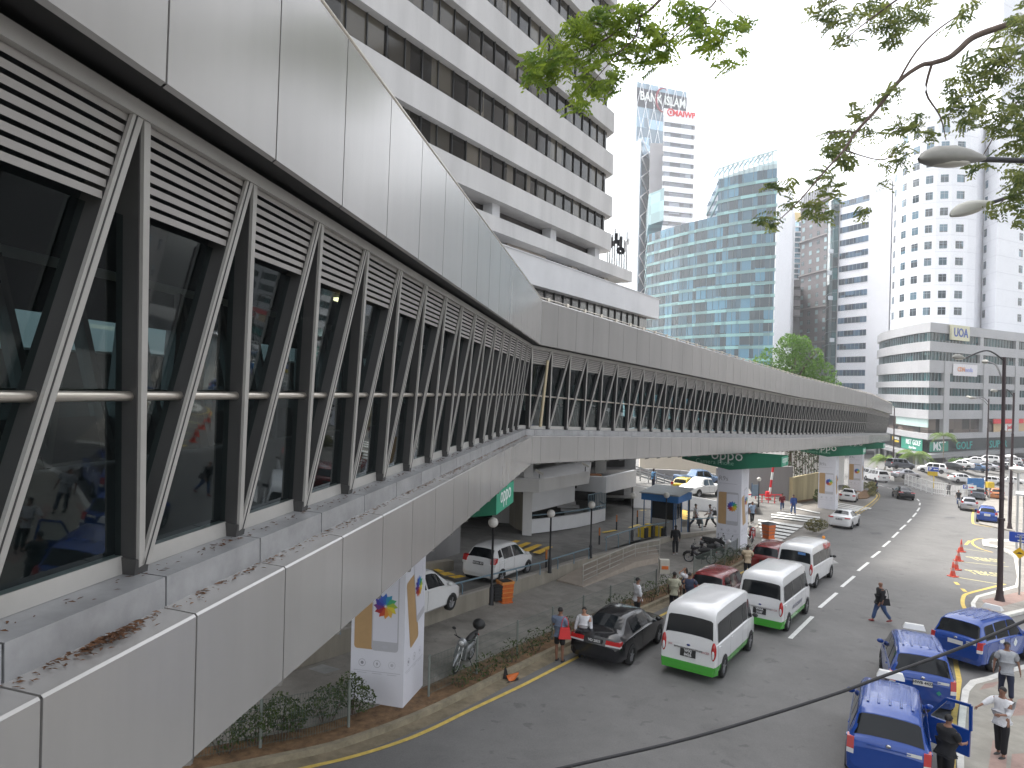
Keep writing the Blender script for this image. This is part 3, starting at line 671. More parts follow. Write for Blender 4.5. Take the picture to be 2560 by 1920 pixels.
# ---- white tower with curved grid of square windows
t = building('curved_office_tower', 'tall white tiled tower, curved, gridded with small square windows above the granite podium')
cv = [(2211, 193), (2220, 187), (2238, 180.5), (2264, 176), (2295, 172.5), (2331, 170.5), (2370, 169.6), (2412, 170), (2432, 171)]
pc = [Vector(xy(u, 900, Y * 1.2)) for u, Y in cv]
top = zz(2300, 275, 206.4)
mb = MB(); mb.prism(ccw([tuple(p) for p in pc] + [xy(2450, 900, 211.2), xy(2492, 900, 208.8), xy(2500, 900, 258.0), xy(2225, 900, 270.0)]), -10, top); mb.build('tiled_wall', wtile, t)
for k in range(14):
    mb = MB()
    z = zz(2349, 776, 202.8) - 2.0 + 4.7 * k
    for j in range(len(pc) - 1): wall_between(mb, pc[j], pc[j + 1], z, z + .07, .05, .03)
    mb.build('tile_joint', mat('tile_joint', (.55, .56, .60), .7, var=0), t)
wsq = wglass('grid_window', (.05, .10, .13), .08, .7, (.25, .25, .25)); frw = mat('frame_pale', (.30, .34, .38), .5, var=0)
z0 = zz(2349, 776, 202.8)
def gwin(par, c, d, w_, h_, gm_=None):
    n = Vector((d.y, -d.x)); mb = MB(); q = c.to_2d() - n * .0
    mb.box((q.x, q.y, c.z), (w_, .12, h_), math.atan2(d.y, d.x)); mb.m = 1
    r = q + n * .07; mb.box((r.x, r.y, c.z), (.09, .04, h_), math.atan2(d.y, d.x)); mb.box((r.x, r.y, c.z + h_ * .2), (w_, .04, .09), math.atan2(d.y, d.x))
    return mb.build('window', [gm_ or wsq, frw], par)
for k in range(12):
    for j in range(1, len(pc) - 2):
        a, b = pc[j], pc[j + 1]; m_ = (a + b) / 2; d = (b - a).normalized(); gwin(t, Vector((m_.x, m_.y, z0 + 4.7 * k)), d, min(2.3, (b - a).length * .5), 2.15)
a, b = Vector(xy(2450, 900, 211.2)), Vector(xy(2492, 900, 208.8))
t2 = building('panelled_wing', 'very tall white panelled wing of the curved tower at the right edge of the view, behind the podium')  # right wing of the curved tower, built as a separate building
mb = MB(); mb.prism(ccw([xy(2450, 900, 210.5), xy(2486, 900, 201.6), xy(2750, 900, 235.2), xy(2800, 900, 312.0), xy(2500, 900, 276.0)]), -10, 130); mb.build('panel_wall', wtile, t2)
a, b = Vector(xy(2486, 900, 201.6)), Vector(xy(2750, 900, 235.2)); d = (b - a).normalized()
for k in range(13):
    for f_ in (.20, .46, .72):
        m_ = a.lerp(b, f_); gwin(t2, Vector((m_.x, m_.y, z0 - 1 + 4.7 * k)), d, 2.0, 2.15)
a, b = Vector(xy(2450, 900, 210.5)), Vector(xy(2486, 900, 201.6)); d = (b - a).normalized(); m_ = a.lerp(b, .18)
for k in range(12): gwin(t2, Vector((m_.x, m_.y, z0 + 4.7 * k)), d, 1.5, 2.15)
mb = MB()
for k in range(24):
    z = z0 - 3 + 4.7 * k; wall_between(mb, a, b, z, z + .06, .05, .03); wall_between(mb, b, xy(2750, 900, 235.2), z, z + .06, .05, .03)
mb.build('panel_joint', MATS['tile_joint'], t2)
# ---- striped tower
t = building('striped_tower', 'white office tower with dark horizontal stripe windows and curved teal glass corner')
A, B_ = Vector(xy(2092, 800, 240.0)), Vector(xy(2168, 800, 229.2)); dd = (B_ - A).normalized(); nn = Vector((dd.y, -dd.x))
zt = zz(2130, 470, 234.0)
body = [tuple(A), tuple(B_), xy(2222, 800, 223.2), xy(2235, 800, 282.0), xy(2100, 800, 288.0), xy(2066, 800, 266.4), xy(2064, 800, 254.4), xy(2070, 800, 246.0), xy(2080, 800, 241.2)]
mb = MB(); mb.prism(ccw(body), -12, zt); mb.build('white_wall', mat('tower_white', (.82, .82, .85), .5, var=.03, scale=.2), t)
k = 0; z = zt - 3.2
darkt = wglass('stripe_glass', (.045, .085, .130), .08, .6, (.4, .4, .3))
while z > -10:
    mb = MB(); wall_between(mb, A + dd * .5, B_ - dd * .3, z - 1.9, z, .1, .10); mb.m = 1
    for q in range(1, 8): p = A.lerp(B_, q / 8) + nn * .14; mb.box((p.x, p.y, z - .95), (.08, .06, 1.9), math.atan2(dd.y, dd.x))
    mb.build('stripe_window', [darkt, mull], t); z -= 4.3
cc = [Vector(xy(u, 800, Y * 1.2)) for u, Y in ((2064, 212), (2067, 206.5), (2073, 203), (2081, 200.6), (2091.5, 199.7))]
mb = MB()
for j in range(4): wall_between(mb, cc[j], cc[j + 1], -11, zt - 1.7, .1, .25)
mb.build('curved_glass', teal, t)
mb = MB()
for k in range(20):
    for j in range(4): wall_between(mb, cc[j], cc[j + 1], zt - 3.2 - 4.3 * k, zt - 3.1 - 4.3 * k, .1, .32)
mb.build('glass_transom', mull, t)
for (u, v) in ((2078, 628), (2074, 682), (2076, 745), (2080, 850)):
    mb = MB(); p = P(u, v, 239); mb.box(p, (1.2, .9, 1.3), .5); mb.build('open_casement', mat('casement', (.6, .64, .68), .3, var=0), t)
# ---- brown tower
t = building('brown_tower', 'dark grey brown tower with rows of small square windows behind the striped tower')
brown = mat('brown_cladding', (.16, .145, .15), .7, var=.1, scale=.3)
A, B_ = Vector(xy(1999, 700, 282)), Vector(xy(2075, 700, 262)); dd = (B_ - A).normalized()
zt = zz(2030, 500, 272)
mb = MB(); mb.prism(ccw([tuple(A), tuple(B_), xy(2120, 700, 330), xy(2010, 700, 330)]), -18, zt); mb.build('cladding', brown, t)
bw = wglass('brown_window', (.22, .30, .32), .1, .6, (.2, .2, .2))
for k in range(22):
    for f_ in (.1, .35, .6, .84):
        m_ = A.lerp(B_, f_); gwin(t, Vector((m_.x, m_.y, zt - 3 - 3.3 * k)), dd, 1.7, 1.6, bw)
mb = MB()
for k in range(6): mb.prism(offs(ccw([tuple(A), tuple(B_), xy(2120, 700, 330), xy(2010, 700, 330)]), .5), zt - 1.2 - 13.2 * k, zt - .8 - 13.2 * k)
mb.build('string_course', mat('brown_pale', (.26, .24, .24), .7, var=.05), t)
mb = MB()
for k in range(3): mb.prism(offs(ccw([tuple(A), tuple(B_), xy(2120, 700, 330), xy(2010, 700, 330)]), -1.0), zt + 1.0 + 1.5 * k, zt + 1.4 + 1.5 * k)
for k in range(14): p = A.lerp(B_, (k + .5) / 14) ; mb.box((p.x + .5, p.y + 2, zt + 2.3), (.5, .5, 4.6))
mb.build('roof_screen', mat('roof_screen', (.42, .42, .44), .7, var=.1), t)
t = building('low_annex', 'stepped dark brown annex left of the brown tower with open concrete floors')
for k, (v, du) in enumerate(((700, 0), (724, 0), (750, 2), (774, 2))):
    mb = MB(); a, b = zz(1980, v, 262), zz(1980, v + 15, 262); mb.prism(ccw([xy(1958, 700, 262), xy(2002, 700, 262), xy(2002, 700, 285), xy(1958, 700, 285)]), b, a); mb.build('floor_slab', brown, t)
mb = MB(); mb.prism(ccw([xy(1962, 700, 266), xy(2002, 700, 266), xy(2002, 700, 285), xy(1962, 700, 285)]), -18, zz(1980, 705, 266)); mb.build('core', mat('annex_dark', (.05, .05, .055), .8, var=.2), t)
# ---- narrow glass block
t = building('narrow_glass_block', 'narrow pale glass block with white horizontal fins between the teal tower and the brown tower')
q = ccw([xy(1966, 600, 330), xy(2003, 600, 330), xy(2003, 600, 355), xy(1966, 600, 355)])
zt = zz(1985, 552, 330); mb = MB(); mb.prism(q, -20, zt); mb.build('curtain_wall', wglass('pale_glass', (.25, .38, .46), .1, .6, (.12, .12, .2)), t)
mb = MB(); z = zt
while z > -18: mb.prism(offs(q, .5), z - .6, z); z -= 2.4
mb.build('white_fin', wtile, t, kind='stuff')
mb = MB(); mb.prism(q, zt + .2, zt + 4); mb.build('yellow_crown', mat('crown_yellow', (.55, .42, .2), .6, var=.1), t)
# ---- curved teal glass building
t = building('curved_glass_building', 'broad curved teal glass office building with pale floor bands and slanting roof')
arc = [Vector(xy(u, 700, Y)) for u, Y in ((1617, 259), (1655, 250.5), (1700, 241.5), (1745, 234.5), (1790, 228.5), (1840, 222.8), (1890, 218.3), (1936, 215))]
back = [Vector(xy(1950, 700, 262)), Vector(xy(1640, 700, 300))]
cgl = wglass('curtain_glass', (.03, .10, .15), .06, .7, (.3, .3, .26), spec=.8)
cgs = wglass('curtain_spandrel', (.14, .30, .30), .15, .25, (.3, .3, .3))
zr = zz(1936, 420, 215)
def arcfoot(i0, i1, o=0): return offs(ccw([tuple(p) for p in arc[i0:i1 + 1]] + [tuple(arc[i1] + Vector((5, 32))), tuple(arc[i0] + Vector((5, 32)))]), o)
z = zr; fl = 3.85; k = 0
zl = zz(1640, 478, 255); zm = zz(1700, 535, 241)
while z > -14:
    i0 = 0 if z < zm else 4
    mb = MB(); mb.prism([tuple(q) for q in arcfoot(i0, 7, 0)], z - fl + 1.0, z); mb.build('glass_storey', cgl, t)
    mb = MB(); mb.prism([tuple(q) for q in arcfoot(i0, 7, .22)], z - fl, z - fl + .95); mb.build('floor_band', cgs, t)
    z -= fl; k += 1
mb = MB(); mb.prism([tuple(q) for q in arcfoot(0, 1, 0)], zm, zl); mb.build('glass_storey', wglass('roof_glass', (.2, .38, .40), .1, .3, (.2, .2, .3)), t)
mb = MB()
for j in range(7):
    L = (arc[j + 1] - arc[j]).length; n = int(L / 2.2)
    for i in range(n): p = arc[j].lerp(arc[j + 1], (i + .5) / n); d = arc[j + 1] - arc[j]; tz = zr if j >= 4 else zm - 4.5; mb.box((p.x, p.y, (tz - 14) / 2), (.06, .2, tz + 14), math.atan2(d.y, d.x))
mb.build('mullion', mull, t, kind='stuff')
mb = MB(); n = 12
for i in range(n):
    f0, f1 = i / n, (i + 1) / n
    def q_(f): x = 4 + f * 3; j = min(6, int(x)); return arc[j].lerp(arc[j + 1], x - j)
    a, b = q_(f0), q_(f1); h0, h1 = 3.4 + 2.0 * f0, 3.4 + 2.0 * f1
    mb.hexa([(a.x, a.y, zr), (b.x, b.y, zr), (b.x, b.y + .3, zr), (a.x, a.y + .3, zr)], [(a.x, a.y, zr + h0 - 3), (b.x, b.y, zr + h1 - 3), (b.x, b.y + .3, zr + h1 - 3), (a.x, a.y + .3, zr + h0 - 3)])
    mb.box((a.x, a.y, zr + h0 / 2), (.35, .5, h0)); mb.beam((a.x, a.y - .5, zr + h0), (a.x + 1, a.y + 9, zr + h0), (1, 0, 0), .5, .4)
    mb.beam((a.x, a.y, zr + h0), (b.x, b.y, zr + h1), (0, 1, 0), .5, .4)
mb.build('roof_screen', wglass('screen_glass', (.45, .58, .60), .2, .2, (.2, .2, .2)), t)
mb = MB(); mb.prism(ccw([xy(1937, 700, 214.5), xy(1977, 700, 226), xy(1985, 700, 262), xy(1940, 700, 262)]), -14, zz(1950, 462, 215)); mb.build('side_wall', wtile, t)
# ---- tower with diamond lattice
t = building('lattice_tower', 'very tall pale glass tower with white diamond lattice and a dark BANK ISLAM crown')
A, B_ = Vector(xy(1588, 400, 380)), Vector(xy(1713, 400, 392)); L_ = Vector(xy(1530, 400, 430)); dd = (B_ - A).normalized(); nn = Vector((dd.y, -dd.x))
zt = zz(1640, 217, 386); fp = ccw([tuple(A), tuple(B_), xy(1713, 400, 430), tuple(L_)])
lg = wglass('lattice_glass', (.22, .33, .42), .12, .4, (.08, .08, .2)); lg_sun = wglass('lattice_glass_sunlit', (.62, .68, .72), .2, .12, (.1, .1, .2))  # second is the same glass, sunlight on the left faces put into its colour
mb = MB(); mb.prism(fp, -20, zt); mb.build('curtain_wall', lg, t)
mb = MB(); wall_between(mb, L_, A, -20, zt - 6, .3, .2); mb.build('side_wall', lg_sun, t)
mb = MB(); wall_between(mb, A, B_, zz(1640, 277, 386), zz(1640, 231, 386), .3, .25); mb.build('sign_band', mat('crown_dark', (.015, .02, .035), .5, var=.05), t)
def onA(f, z, o=.6): p = A.lerp(B_, f) + nn * o; return Vector((p.x, p.y, z))
mb = MB(); nd = 6
for i in range(nd):
    for s0, s1 in ((i, i + .5), (i + .5, i + 1)):
        for lv in range(8):
            za = zt - lv * 12; zc = za - 12; up = (lv + (1 if s0 != i else 0)) % 2
            mb.tube([onA((s0 if up else s1) / nd, za), onA((s1 if up else s0) / nd, zc)], .18, 4, False)
mb.build('diamond_lattice', wtile, t)
text('BANK ISLAM', 6.6, frame(onA(.5, zz(1650, 252, 386), .9), (dd.x, dd.y, 0), ZU), letw, 'lettering', t, .1, 'CENTER', .13, .78)
mb = MB(); pts = [onA(.5 + .14 * math.cos(a), zz(1650, 252, 386) + 6.3 * math.sin(a), 1.1) for a in [rad(60 + 8 * k) for k in range(32)]]; mb.tube(pts, [.1 + .55 * math.sin(math.pi * k / 31) for k in range(32)], 5, True); mb.build('crescent_emblem', mat('emblem_red', (.28, .03, .05), .5, var=0), t)
# lower lattice wing
t = building('lattice_wing', 'lower pale glass wing with criss cross bracing in front of the lattice tower')
A, B_ = Vector(xy(1596, 600, 330)), Vector(xy(1626, 600, 345)); L_ = Vector(xy(1521, 600, 365)); dd = (B_ - A).normalized(); nn = Vector((dd.y, -dd.x)); zt = zz(1600, 345, 330)
fp = ccw([tuple(A), tuple(B_), xy(1626, 600, 372), tuple(L_)])
mb = MB(); mb.prism(fp, -20, zt); mb.build('curtain_wall', lg, t); mb = MB(); wall_between(mb, L_, A, -20, zt - .5, .3, .2); mb.build('side_wall', lg_sun, t)
mb = MB(); h = 9.0
for lv in range(9):
    za = zt - lv * h
    mb.tube([onA(0, za), onA(1, za - h)], .3, 4, False); mb.tube([onA(1, za), onA(0, za - h)], .3, 4, False)
    for q in range(3):
        for (a0, a1) in ((0, 1), (1, 0)): p0, p1 = L_.lerp(A, (q + a0) / 3), L_.lerp(A, (q + a1) / 3); n2 = Vector(((A - L_).y, -(A - L_).x)).normalized() * .5; mb.tube([(p0.x + n2.x, p0.y + n2.y, za), (p1.x + n2.x, p1.y + n2.y, za - h)], .12, 4, False)
mb.build('cross_bracing', wtile, t)
# ---- banded block with red lettering
t = building('banded_office_block', 'white banded office block with dark ribbon windows and red MAIWP sign on the roof')
A, B_ = Vector(xy(1659, 400, 320)), Vector(xy(1733, 400, 324)); fp = ccw([tuple(A), tuple(B_), xy(1733, 400, 350), xy(1659, 400, 350)]); zt = zz(1690, 292, 320); dd = (B_ - A).normalized(); nn = Vector((dd.y, -dd.x))
z = zt; k = 0
while z > 20:
    mb = MB(); mb.prism([tuple(p) for p in offs(fp, .5)], z - 2.4, z); mb.build('spandrel', wtile, t)
    mb = MB(); mb.prism(fp, z - 4.4, z - 2.38); mb.build('ribbon_window', wglass('mai_glass', (.13, .15, .18), .15, .6, (.2, .2, .2)), t); z -= 4.4
mb = MB(); mb.prism(fp, -20, z); mb.build('lower_storeys', wtile, t)
mb = MB(); mb.prism([tuple(p) for p in offs(fp, .6)], zt + .1, zt + 3.4); mb.build('sign_band', wtile, t)
p = A.lerp(B_, .62) + nn * .8; text('MAIWP', 3.5, frame((p.x, p.y, zt + 1.7), (dd.x, dd.y, 0), ZU), redp, 'lettering', t, .1, 'CENTER', .12)
p = A.lerp(B_, .17) + nn * .8; mb = MB(); mb.tube([(p.x + 1.5 * math.cos(a) * dd.x, p.y + 1.5 * math.cos(a) * dd.y, zt + 1.9 + 1.5 * math.sin(a)) for a in [rad(24 * i) for i in range(16)]], .28, 5); mb.box((p.x, p.y, zt + 1.9), (.8, .2, 1.3)); mb.build('emblem', redp, t)
mb = MB(); mb.prism(ccw([xy(1624, 400, 325), xy(1658, 400, 325), xy(1658, 400, 345), xy(1624, 400, 345)]), -20, zz(1640, 358, 325)); mb.build('stair_core', mat('grey_core', (.38, .37, .38), .7, var=.12, scale=.2), t)
# ---- grey block beyond the right edge of the picture, mirrored in the bridge glass
t = building('grey_apartment_block', 'grey apartment block with small windows standing beyond the right edge, mirrored in the bridge glass')
fp = [(72, 78), (110, 52), (128, 78), (90, 104)]; gb_ = mat('block_grey', (.20, .19, .19), .8, var=.1, scale=.3)
mb = MB(); mb.prism(fp, -18, 62); mb.build('wall_body', gb_, t)
a, b = Vector(fp[0]), Vector(fp[1]); n_ = Vector((b - a).yx); e2 = Vector(fp[3])
for k in range(15):
    for i in range(3):
        for p0, p1, f in ((e2, a, .2 + .3 * i), (a, b, .15 + .35 * i)):
            d = (p1 - p0).normalized(); m_ = p0.lerp(p1, f); gwin(t, Vector((m_.x, m_.y, -6 + 4.4 * k)), d, 2.2, 1.9, wglass('block_window', (.30, .36, .40), .1, .5, (.3, .3, .3)))
# ================================================================ VEHICLES
def paint(name, col, metal=0.0, rough=.32): return mat(name, col, .16 if max(col) < .05 else rough - .06, metal=metal, var=.04, scale=1.5, coat=.45 if max(col) < .05 else .55, spec=.3 if max(col) < .05 else .5)
pw = paint('paint_white', (.66, .66, .66)); pblk = paint('paint_black', (.012, .012, .014)); pred = paint('paint_maroon', (.17, .012, .014)); pblu = paint('paint_taxi_blue', (.006, .048, .26), .1)
pyel = paint('paint_yellow', (.50, .38, .03)); psil = paint('paint_silver', (.38, .38, .40), .6); pnavy = paint('paint_steel_blue', (.06, .12, .22), .3); pgrey = paint('paint_grey', (.10, .11, .13), .4); porg = paint('paint_orange', (.45, .16, .05))
cgl_ = mat('car_glass', (.008, .010, .012), .06, var=0, spec=.35); cgl_p = mat('car_glass_pale', (.10, .14, .18), .05, var=.3, scale=2, spec=1.0)
rub = mat('tyre_rubber', (.02, .02, .02), .9, var=.1); alloy = mat('alloy_rim', (.38, .38, .40), .3, metal=.7, var=0); trim = mat('black_trim', (.018, .018, .018), .6, var=0)
tail = mat('tail_red', (.38, .012, .012), .25, var=.0, coat=.6); tailw = mat('lamp_clear', (.6, .6, .6), .15, var=0, coat=.6); amber = mat('lamp_amber', (.7, .25, .02), .3, var=0); chrome = mat('chrome', (.6, .6, .6), .15, metal=1, var=0)
vgreen = paint('paint_green', (.05, .30, .03)); platet = mat('plate_text', (.6, .6, .6), .5, var=0)
# station: x, zbottom, zbelt, ztop, half width factor, top half width factor
SEDAN = [(-2.40, .42, .66, .72, .80, .74), (-2.34, .26, .78, .98, .93, .84), (-2.15, .22, .88, 1.07, .985, .84), (-1.72, .21, .93, 1.11, 1, .82), (-1.02, .2, .95, 1.40, 1, .63), (-.35, .2, .95, 1.465, 1, .64), (.35, .2, .94, 1.43, 1, .63), (.55, .2, .93, 1.37, 1, .64), (1.22, .2, .91, 1.00, 1, .80), (1.80, .21, .82, .92, .985, .78), (2.18, .24, .70, .80, .93, .74), (2.34, .30, .60, .68, .84, .66), (2.40, .40, .52, .57, .70, .55)]
HATCH = [(-1.86, .45, .75, .82, .85, .78), (-1.80, .28, .90, .98, .95, .85), (-1.72, .24, .94, 1.06, .985, .83), (-1.42, .22, .96, 1.44, 1, .70), (-1.15, .2, .97, 1.52, 1, .68), (-.4, .2, .97, 1.56, 1, .69), (.25, .2, .95, 1.54, 1, .68), (.45, .2, .95, 1.49, 1, .69), (1.12, .2, .92, 1.04, 1, .82), (1.52, .22, .84, .94, .97, .76), (1.76, .26, .72, .80, .9, .7), (1.84, .38, .58, .64, .78, .6)]
MPV = [(-2.25, .45, .85, .92, .88, .82), (-2.20, .28, 1.00, 1.08, .96, .88), (-2.12, .26, 1.05, 1.16, .99, .87), (-1.90, .24, 1.06, 1.62, 1, .76), (-1.65, .24, 1.06, 1.72, 1, .74), (-.5, .24, 1.06, 1.77, 1, .74), (.35, .24, 1.04, 1.74, 1, .73), (.55, .24, 1.03, 1.68, 1, .74), (1.22, .24, 1.0, 1.16, 1, .85), (1.75, .25, .92, 1.04, .98, .8), (2.10, .28, .78, .88, .93, .74), (2.22, .40, .62, .70, .80, .64)]
VAN = [(-2.65, .34, 1.0, 1.06, .95, .93), (-2.63, .26, 1.20, 1.32, .98, .95), (-2.55, .26, 1.22, 1.98, .99, .88), (-2.47, .26, 1.22, 2.15, 1, .86), (-2.33, .26, 1.22, 2.25, 1, .85), (-1.0, .26, 1.22, 2.29, 1, .85), (1.0, .26, 1.22, 2.28, 1, .85), (1.50, .26, 1.20, 2.18, 1, .83), (1.72, .26, 1.18, 1.98, 1, .81), (2.25, .26, 1.10, 1.22, .97, .84), (2.45, .28, .90, 1.0, .93, .8), (2.56, .36, .70, .76, .82, .7)]
PICK = [(-2.68, .55, .95, 1.02, .93, .90), (-2.62, .45, 1.02, 1.12, .98, .92), (-1.1, .42, 1.04, 1.13, 1, .92), (-1.0, .38, 1.04, 1.30, 1, .80), (-.75, .36, 1.06, 1.72, 1, .70), (.1, .36, 1.06, 1.80, 1, .70), (.55, .36, 1.05, 1.74, 1, .69), (1.20, .36, 1.04, 1.22, 1, .85), (1.9, .36, 1.00, 1.14, .98, .82), (2.4, .38, .86, .98, .92, .76), (2.6, .48, .70, .78, .80, .66)]
def car(name, label, cat, prof, m, L, W, H, loc, rz, wheels=(-1.35, 1.4), wr=.31, glassm=None, rear_glass=None, side=None, shield=None, tl=None, plate=None, plate_bg=None, lower=None, group=None, detail=2, tilt=True, tails='side'):
    glassm = glassm or cgl_; S0 = prof
    sx = L / (prof[-1][0] - prof[0][0]); sz = H / max(p[3] for p in prof); hw = W / 2; xo = -(prof[-1][0] + prof[0][0]) / 2
    t = thing(name, label, cat, loc, rz, group, tilt=tilt)
    st = [((p[0] + xo) * sx, p[1] * min(1, sz), p[2] * sz, p[3] * sz, p[4] * hw, p[5] * hw) for p in prof]
    def ring(x):
        for i in range(len(st) - 1):
            if x <= st[i + 1][0] or i == len(st) - 2:
                a, b = st[i], st[i + 1]; f = min(1, max(0, (x - a[0]) / (b[0] - a[0]))); s = [p * (1 - f) + q * f for p, q in zip(a, b)]; break
        _, zb, zl, zt, w, tw = s
        zs = zt - min(.07, (zt - zl) * .35)
        return [Vector(p) for p in ((x, 0, zb), (x, w * .86, zb), (x, w * .98, zb + .1), (x, w, .55 if lower else zb + (zl - zb) * .55), (x, w * .985, zl - .02), (x, w * .955, zl), (x, tw, zs), (x, tw * .88, zt - .012), (x, tw * .5, zt + .012), (x, 0, zt + .02))]
    xs = []
    for i in range(len(st) - 1):
        n = 2 if detail > 1 else 1
        for k in range(n): xs.append(st[i][0] + (st[i + 1][0] - st[i][0]) * k / n)
    xs.append(st[-1][0])
    mb = MB(); V = []; n = 10
    for x in xs:
        r = ring(x); V += r + [Vector((p.x, -p.y, p.z)) for p in r[-2:0:-1]]
    N = 18; fs = []
    mi = []
    for i in range(len(xs) - 1):
        for k in range(N): fs.append((i * N + k, i * N + (k + 1) % N, (i + 1) * N + (k + 1) % N, (i + 1) * N + k))
    mb._add(V, fs, True); mb._add(V[:N], [tuple(range(N - 1, -1, -1))]); mb._add(V[-N:], [tuple(range(N))])
    body = mb.build('body', [m] + ([lower] if lower else []), t)
    me = body.data
    bm = bmesh.new(); bm.from_mesh(me); bmesh.ops.remove_doubles(bm, verts=bm.verts, dist=.001); bmesh.ops.recalc_face_normals(bm, faces=bm.faces)
    for e in bm.edges:
        if len(e.link_faces) == 2 and e.calc_face_angle(0) > rad(38): e.smooth = False
    if lower:
        for f in bm.faces:
            c = f.calc_center_median()
            if c.z < .56 and f.normal.z < .5: f.material_index = 1
    bm.to_mesh(me); bm.free()
    def sp(x, f, s=1, o=.006):
        r = ring(x); p = r[5].lerp(r[6], f); return Vector((p.x, (p.y + o + .006) * s, p.z + .002))
    def sidewin(x0, x1, s, f0=.07, f1=.93, k=6, nm='side_window', gm=None, slant0=0, slant1=0):
        mb = MB(); q = [[sp(x0 + (x1 - x0) * i / k + (slant0 * (1 - i / k) * f + slant1 * (i / k) * f), f, s) for i in range(k + 1)] for f in (f0, f1)]
        for i in range(k): mb.quad(q[0][i], q[0][i + 1], q[1][i + 1], q[1][i])
        return mb.build(nm, gm or glassm, t)
    def topwin(x0, x1, nm, gm, wf=.93, k=3, low=False):
        def row(x):
            r = ring(x); pts = [r[6].lerp(r[7], .25), r[7], r[8], r[9]]; pts = [Vector((p.x, p.y * wf, p.z)) for p in pts]
            return pts + [Vector((p.x, -p.y, p.z)) for p in pts[-2::-1]]
        mb = MB(); rows = [row(x0 + (x1 - x0) * i / k) for i in range(k + 1)]; d = Vector((rows[-1][3].x - rows[0][3].x, 0, rows[-1][3].z - rows[0][3].z)).normalized(); nrm = Vector((-d.z, 0, d.x))
        if nrm.z < 0: nrm = -nrm
        for i in range(k):
            for j in range(6): mb.quad(rows[i][j] + nrm * .008, rows[i][j + 1] + nrm * .008, rows[i + 1][j + 1] + nrm * .008, rows[i + 1][j] + nrm * .008)
        return mb.build(nm, gm, t)
    X = lambda x: (x + xo) * sx
    if shield: topwin(X(shield[0]), X(shield[1]), 'windscreen', glassm)
    if rear_glass: topwin(X(rear_glass[0]), X(rear_glass[1]), 'rear_window', glassm, rear_glass[2] if len(rear_glass) > 2 else .93)
    for s in (1, -1):
        for q in side or []: sidewin(X(q[0]), X(q[1]), s, *(q[2:4] if len(q) > 3 else (.07, .93)), slant0=q[4] if len(q) > 4 else 0, slant1=q[5] if len(q) > 5 else 0)
    # wheels
    for wx in wheels:
        for s in (1, -1):
            x = X(wx); r3 = ring(x)[3]; y = (r3.y + .004)
            R = Matrix.Rotation(-math.pi / 2 * s, 3, 'X'); mb = MB(); c = Vector((x, s * y, wr))
            # dark arch: flat half disc proud of the body side
            k = 12; mb.poly([Vector((x + (wr + .055) * math.cos(math.pi * i / k), s * (y + .002), wr + .02 + (wr + .045) * math.sin(math.pi * i / k))) for i in (range(k + 1) if s < 0 else range(k, -1, -1))]); mb.build('wheel_arch', trim, t)
            mb = MB(); mb.lathe([(wr * .62, -.01), (wr * .66, .012), (wr * .93, .014), (wr, -.02), (wr, -.17), (wr * .9, -.19), (.01, -.19)], c + Vector((0, s * .004, 0)), 18, R); wh = mb.build('wheel', rub, t)
            if detail > 0:
                mb = MB(); mb.lathe([(.004, -.012), (.05, -.004), (.055, -.03), (wr * .62, -.03), (wr * .68, .004)], c + Vector((0, s * .008, 0)), 18, R)
                for q in range(5):
                    a = 2 * math.pi * q / 5; M_ = R @ Matrix.Rotation(a, 3, 'Z'); mb.hexa([c + M_ @ Vector(p) for p in ((.04, -.035, -.02), (wr * .64, -.02, -.02), (wr * .64, .02, -.02), (.04, .035, -.02))], [c + M_ @ Vector(p) for p in ((.04, -.035, .004), (wr * .64, -.02, .006), (wr * .64, .02, .006), (.04, .035, .004))])
                rm = mb.build('rim', alloy, wh)
    # mirrors, lamps, plate, handles
    if detail > 0 and shield:
        xm = X(shield[0]) - .12
        for s in (1, -1):
            p = sp(xm, .12, s, .0); mb = MB(); mb.ball(p + Vector((.02, s * .10, .04)), (.06, .11, .075), 10, 6); mb.build('wing_mirror', m if detail > 1 and name != 'minibus' else trim, t)
    xr = st[0][0]
    if tl:
        for s in (1, -1):
            y0, y1, z0, z1 = tl; r = ring(xr + .05)
            mb = MB(); xa = xr - .012; xb = xr + .22
            for (za, zc_, mi_) in ((z0, z0 + (z1 - z0) * .3, 1), (z0 + (z1 - z0) * .3, z1, 0)):
                mb.m = mi_
                A_ = [Vector((xa - .012, s * y0 * hw, za)), Vector((xa + .035, s * y1 * hw, za)), Vector((xb, s * y1 * hw * 1.005, za)), Vector((xb, s * y0 * hw, za))]; B4 = [Vector((p.x + (.05 if zc_ > .95 * st[2][2] else .0), p.y, zc_)) for p in A_]
                mb.hexa(A_, B4)
            mb.build('tail_light', [tail, tailw], t)
    if detail > 0:
        for s in (1, -1):
            r = ring(st[-1][0] - .08); mb = MB(); mb.ball(Vector((st[-1][0] - .14, s * hw * .72, r[5].z - .03)), (.12, .17, .085), 10, 6); mb.build('headlight', tailw, t)
        if plate is not None:
            zp = plate[1]; mb = MB(); mb.box((xr - .016, 0, zp), (.02, .50, plate[2] if len(plate) > 2 else .13)); pl = mb.build('number_plate', plate_bg or trim, t)
            if plate[0]:
                for ii, ln in enumerate(plate[0].split('/')):
                    o = text(ln, .115 if '/' not in plate[0] else .12, frame((xr - .03, 0, zp + (.0 if '/' not in plate[0] else .055 - .12 * ii)), (0, -1, 0), (0, 0, 1)), platet if not plate_bg else trim, 'plate_number', pl, .001, 'CENTER', .004)
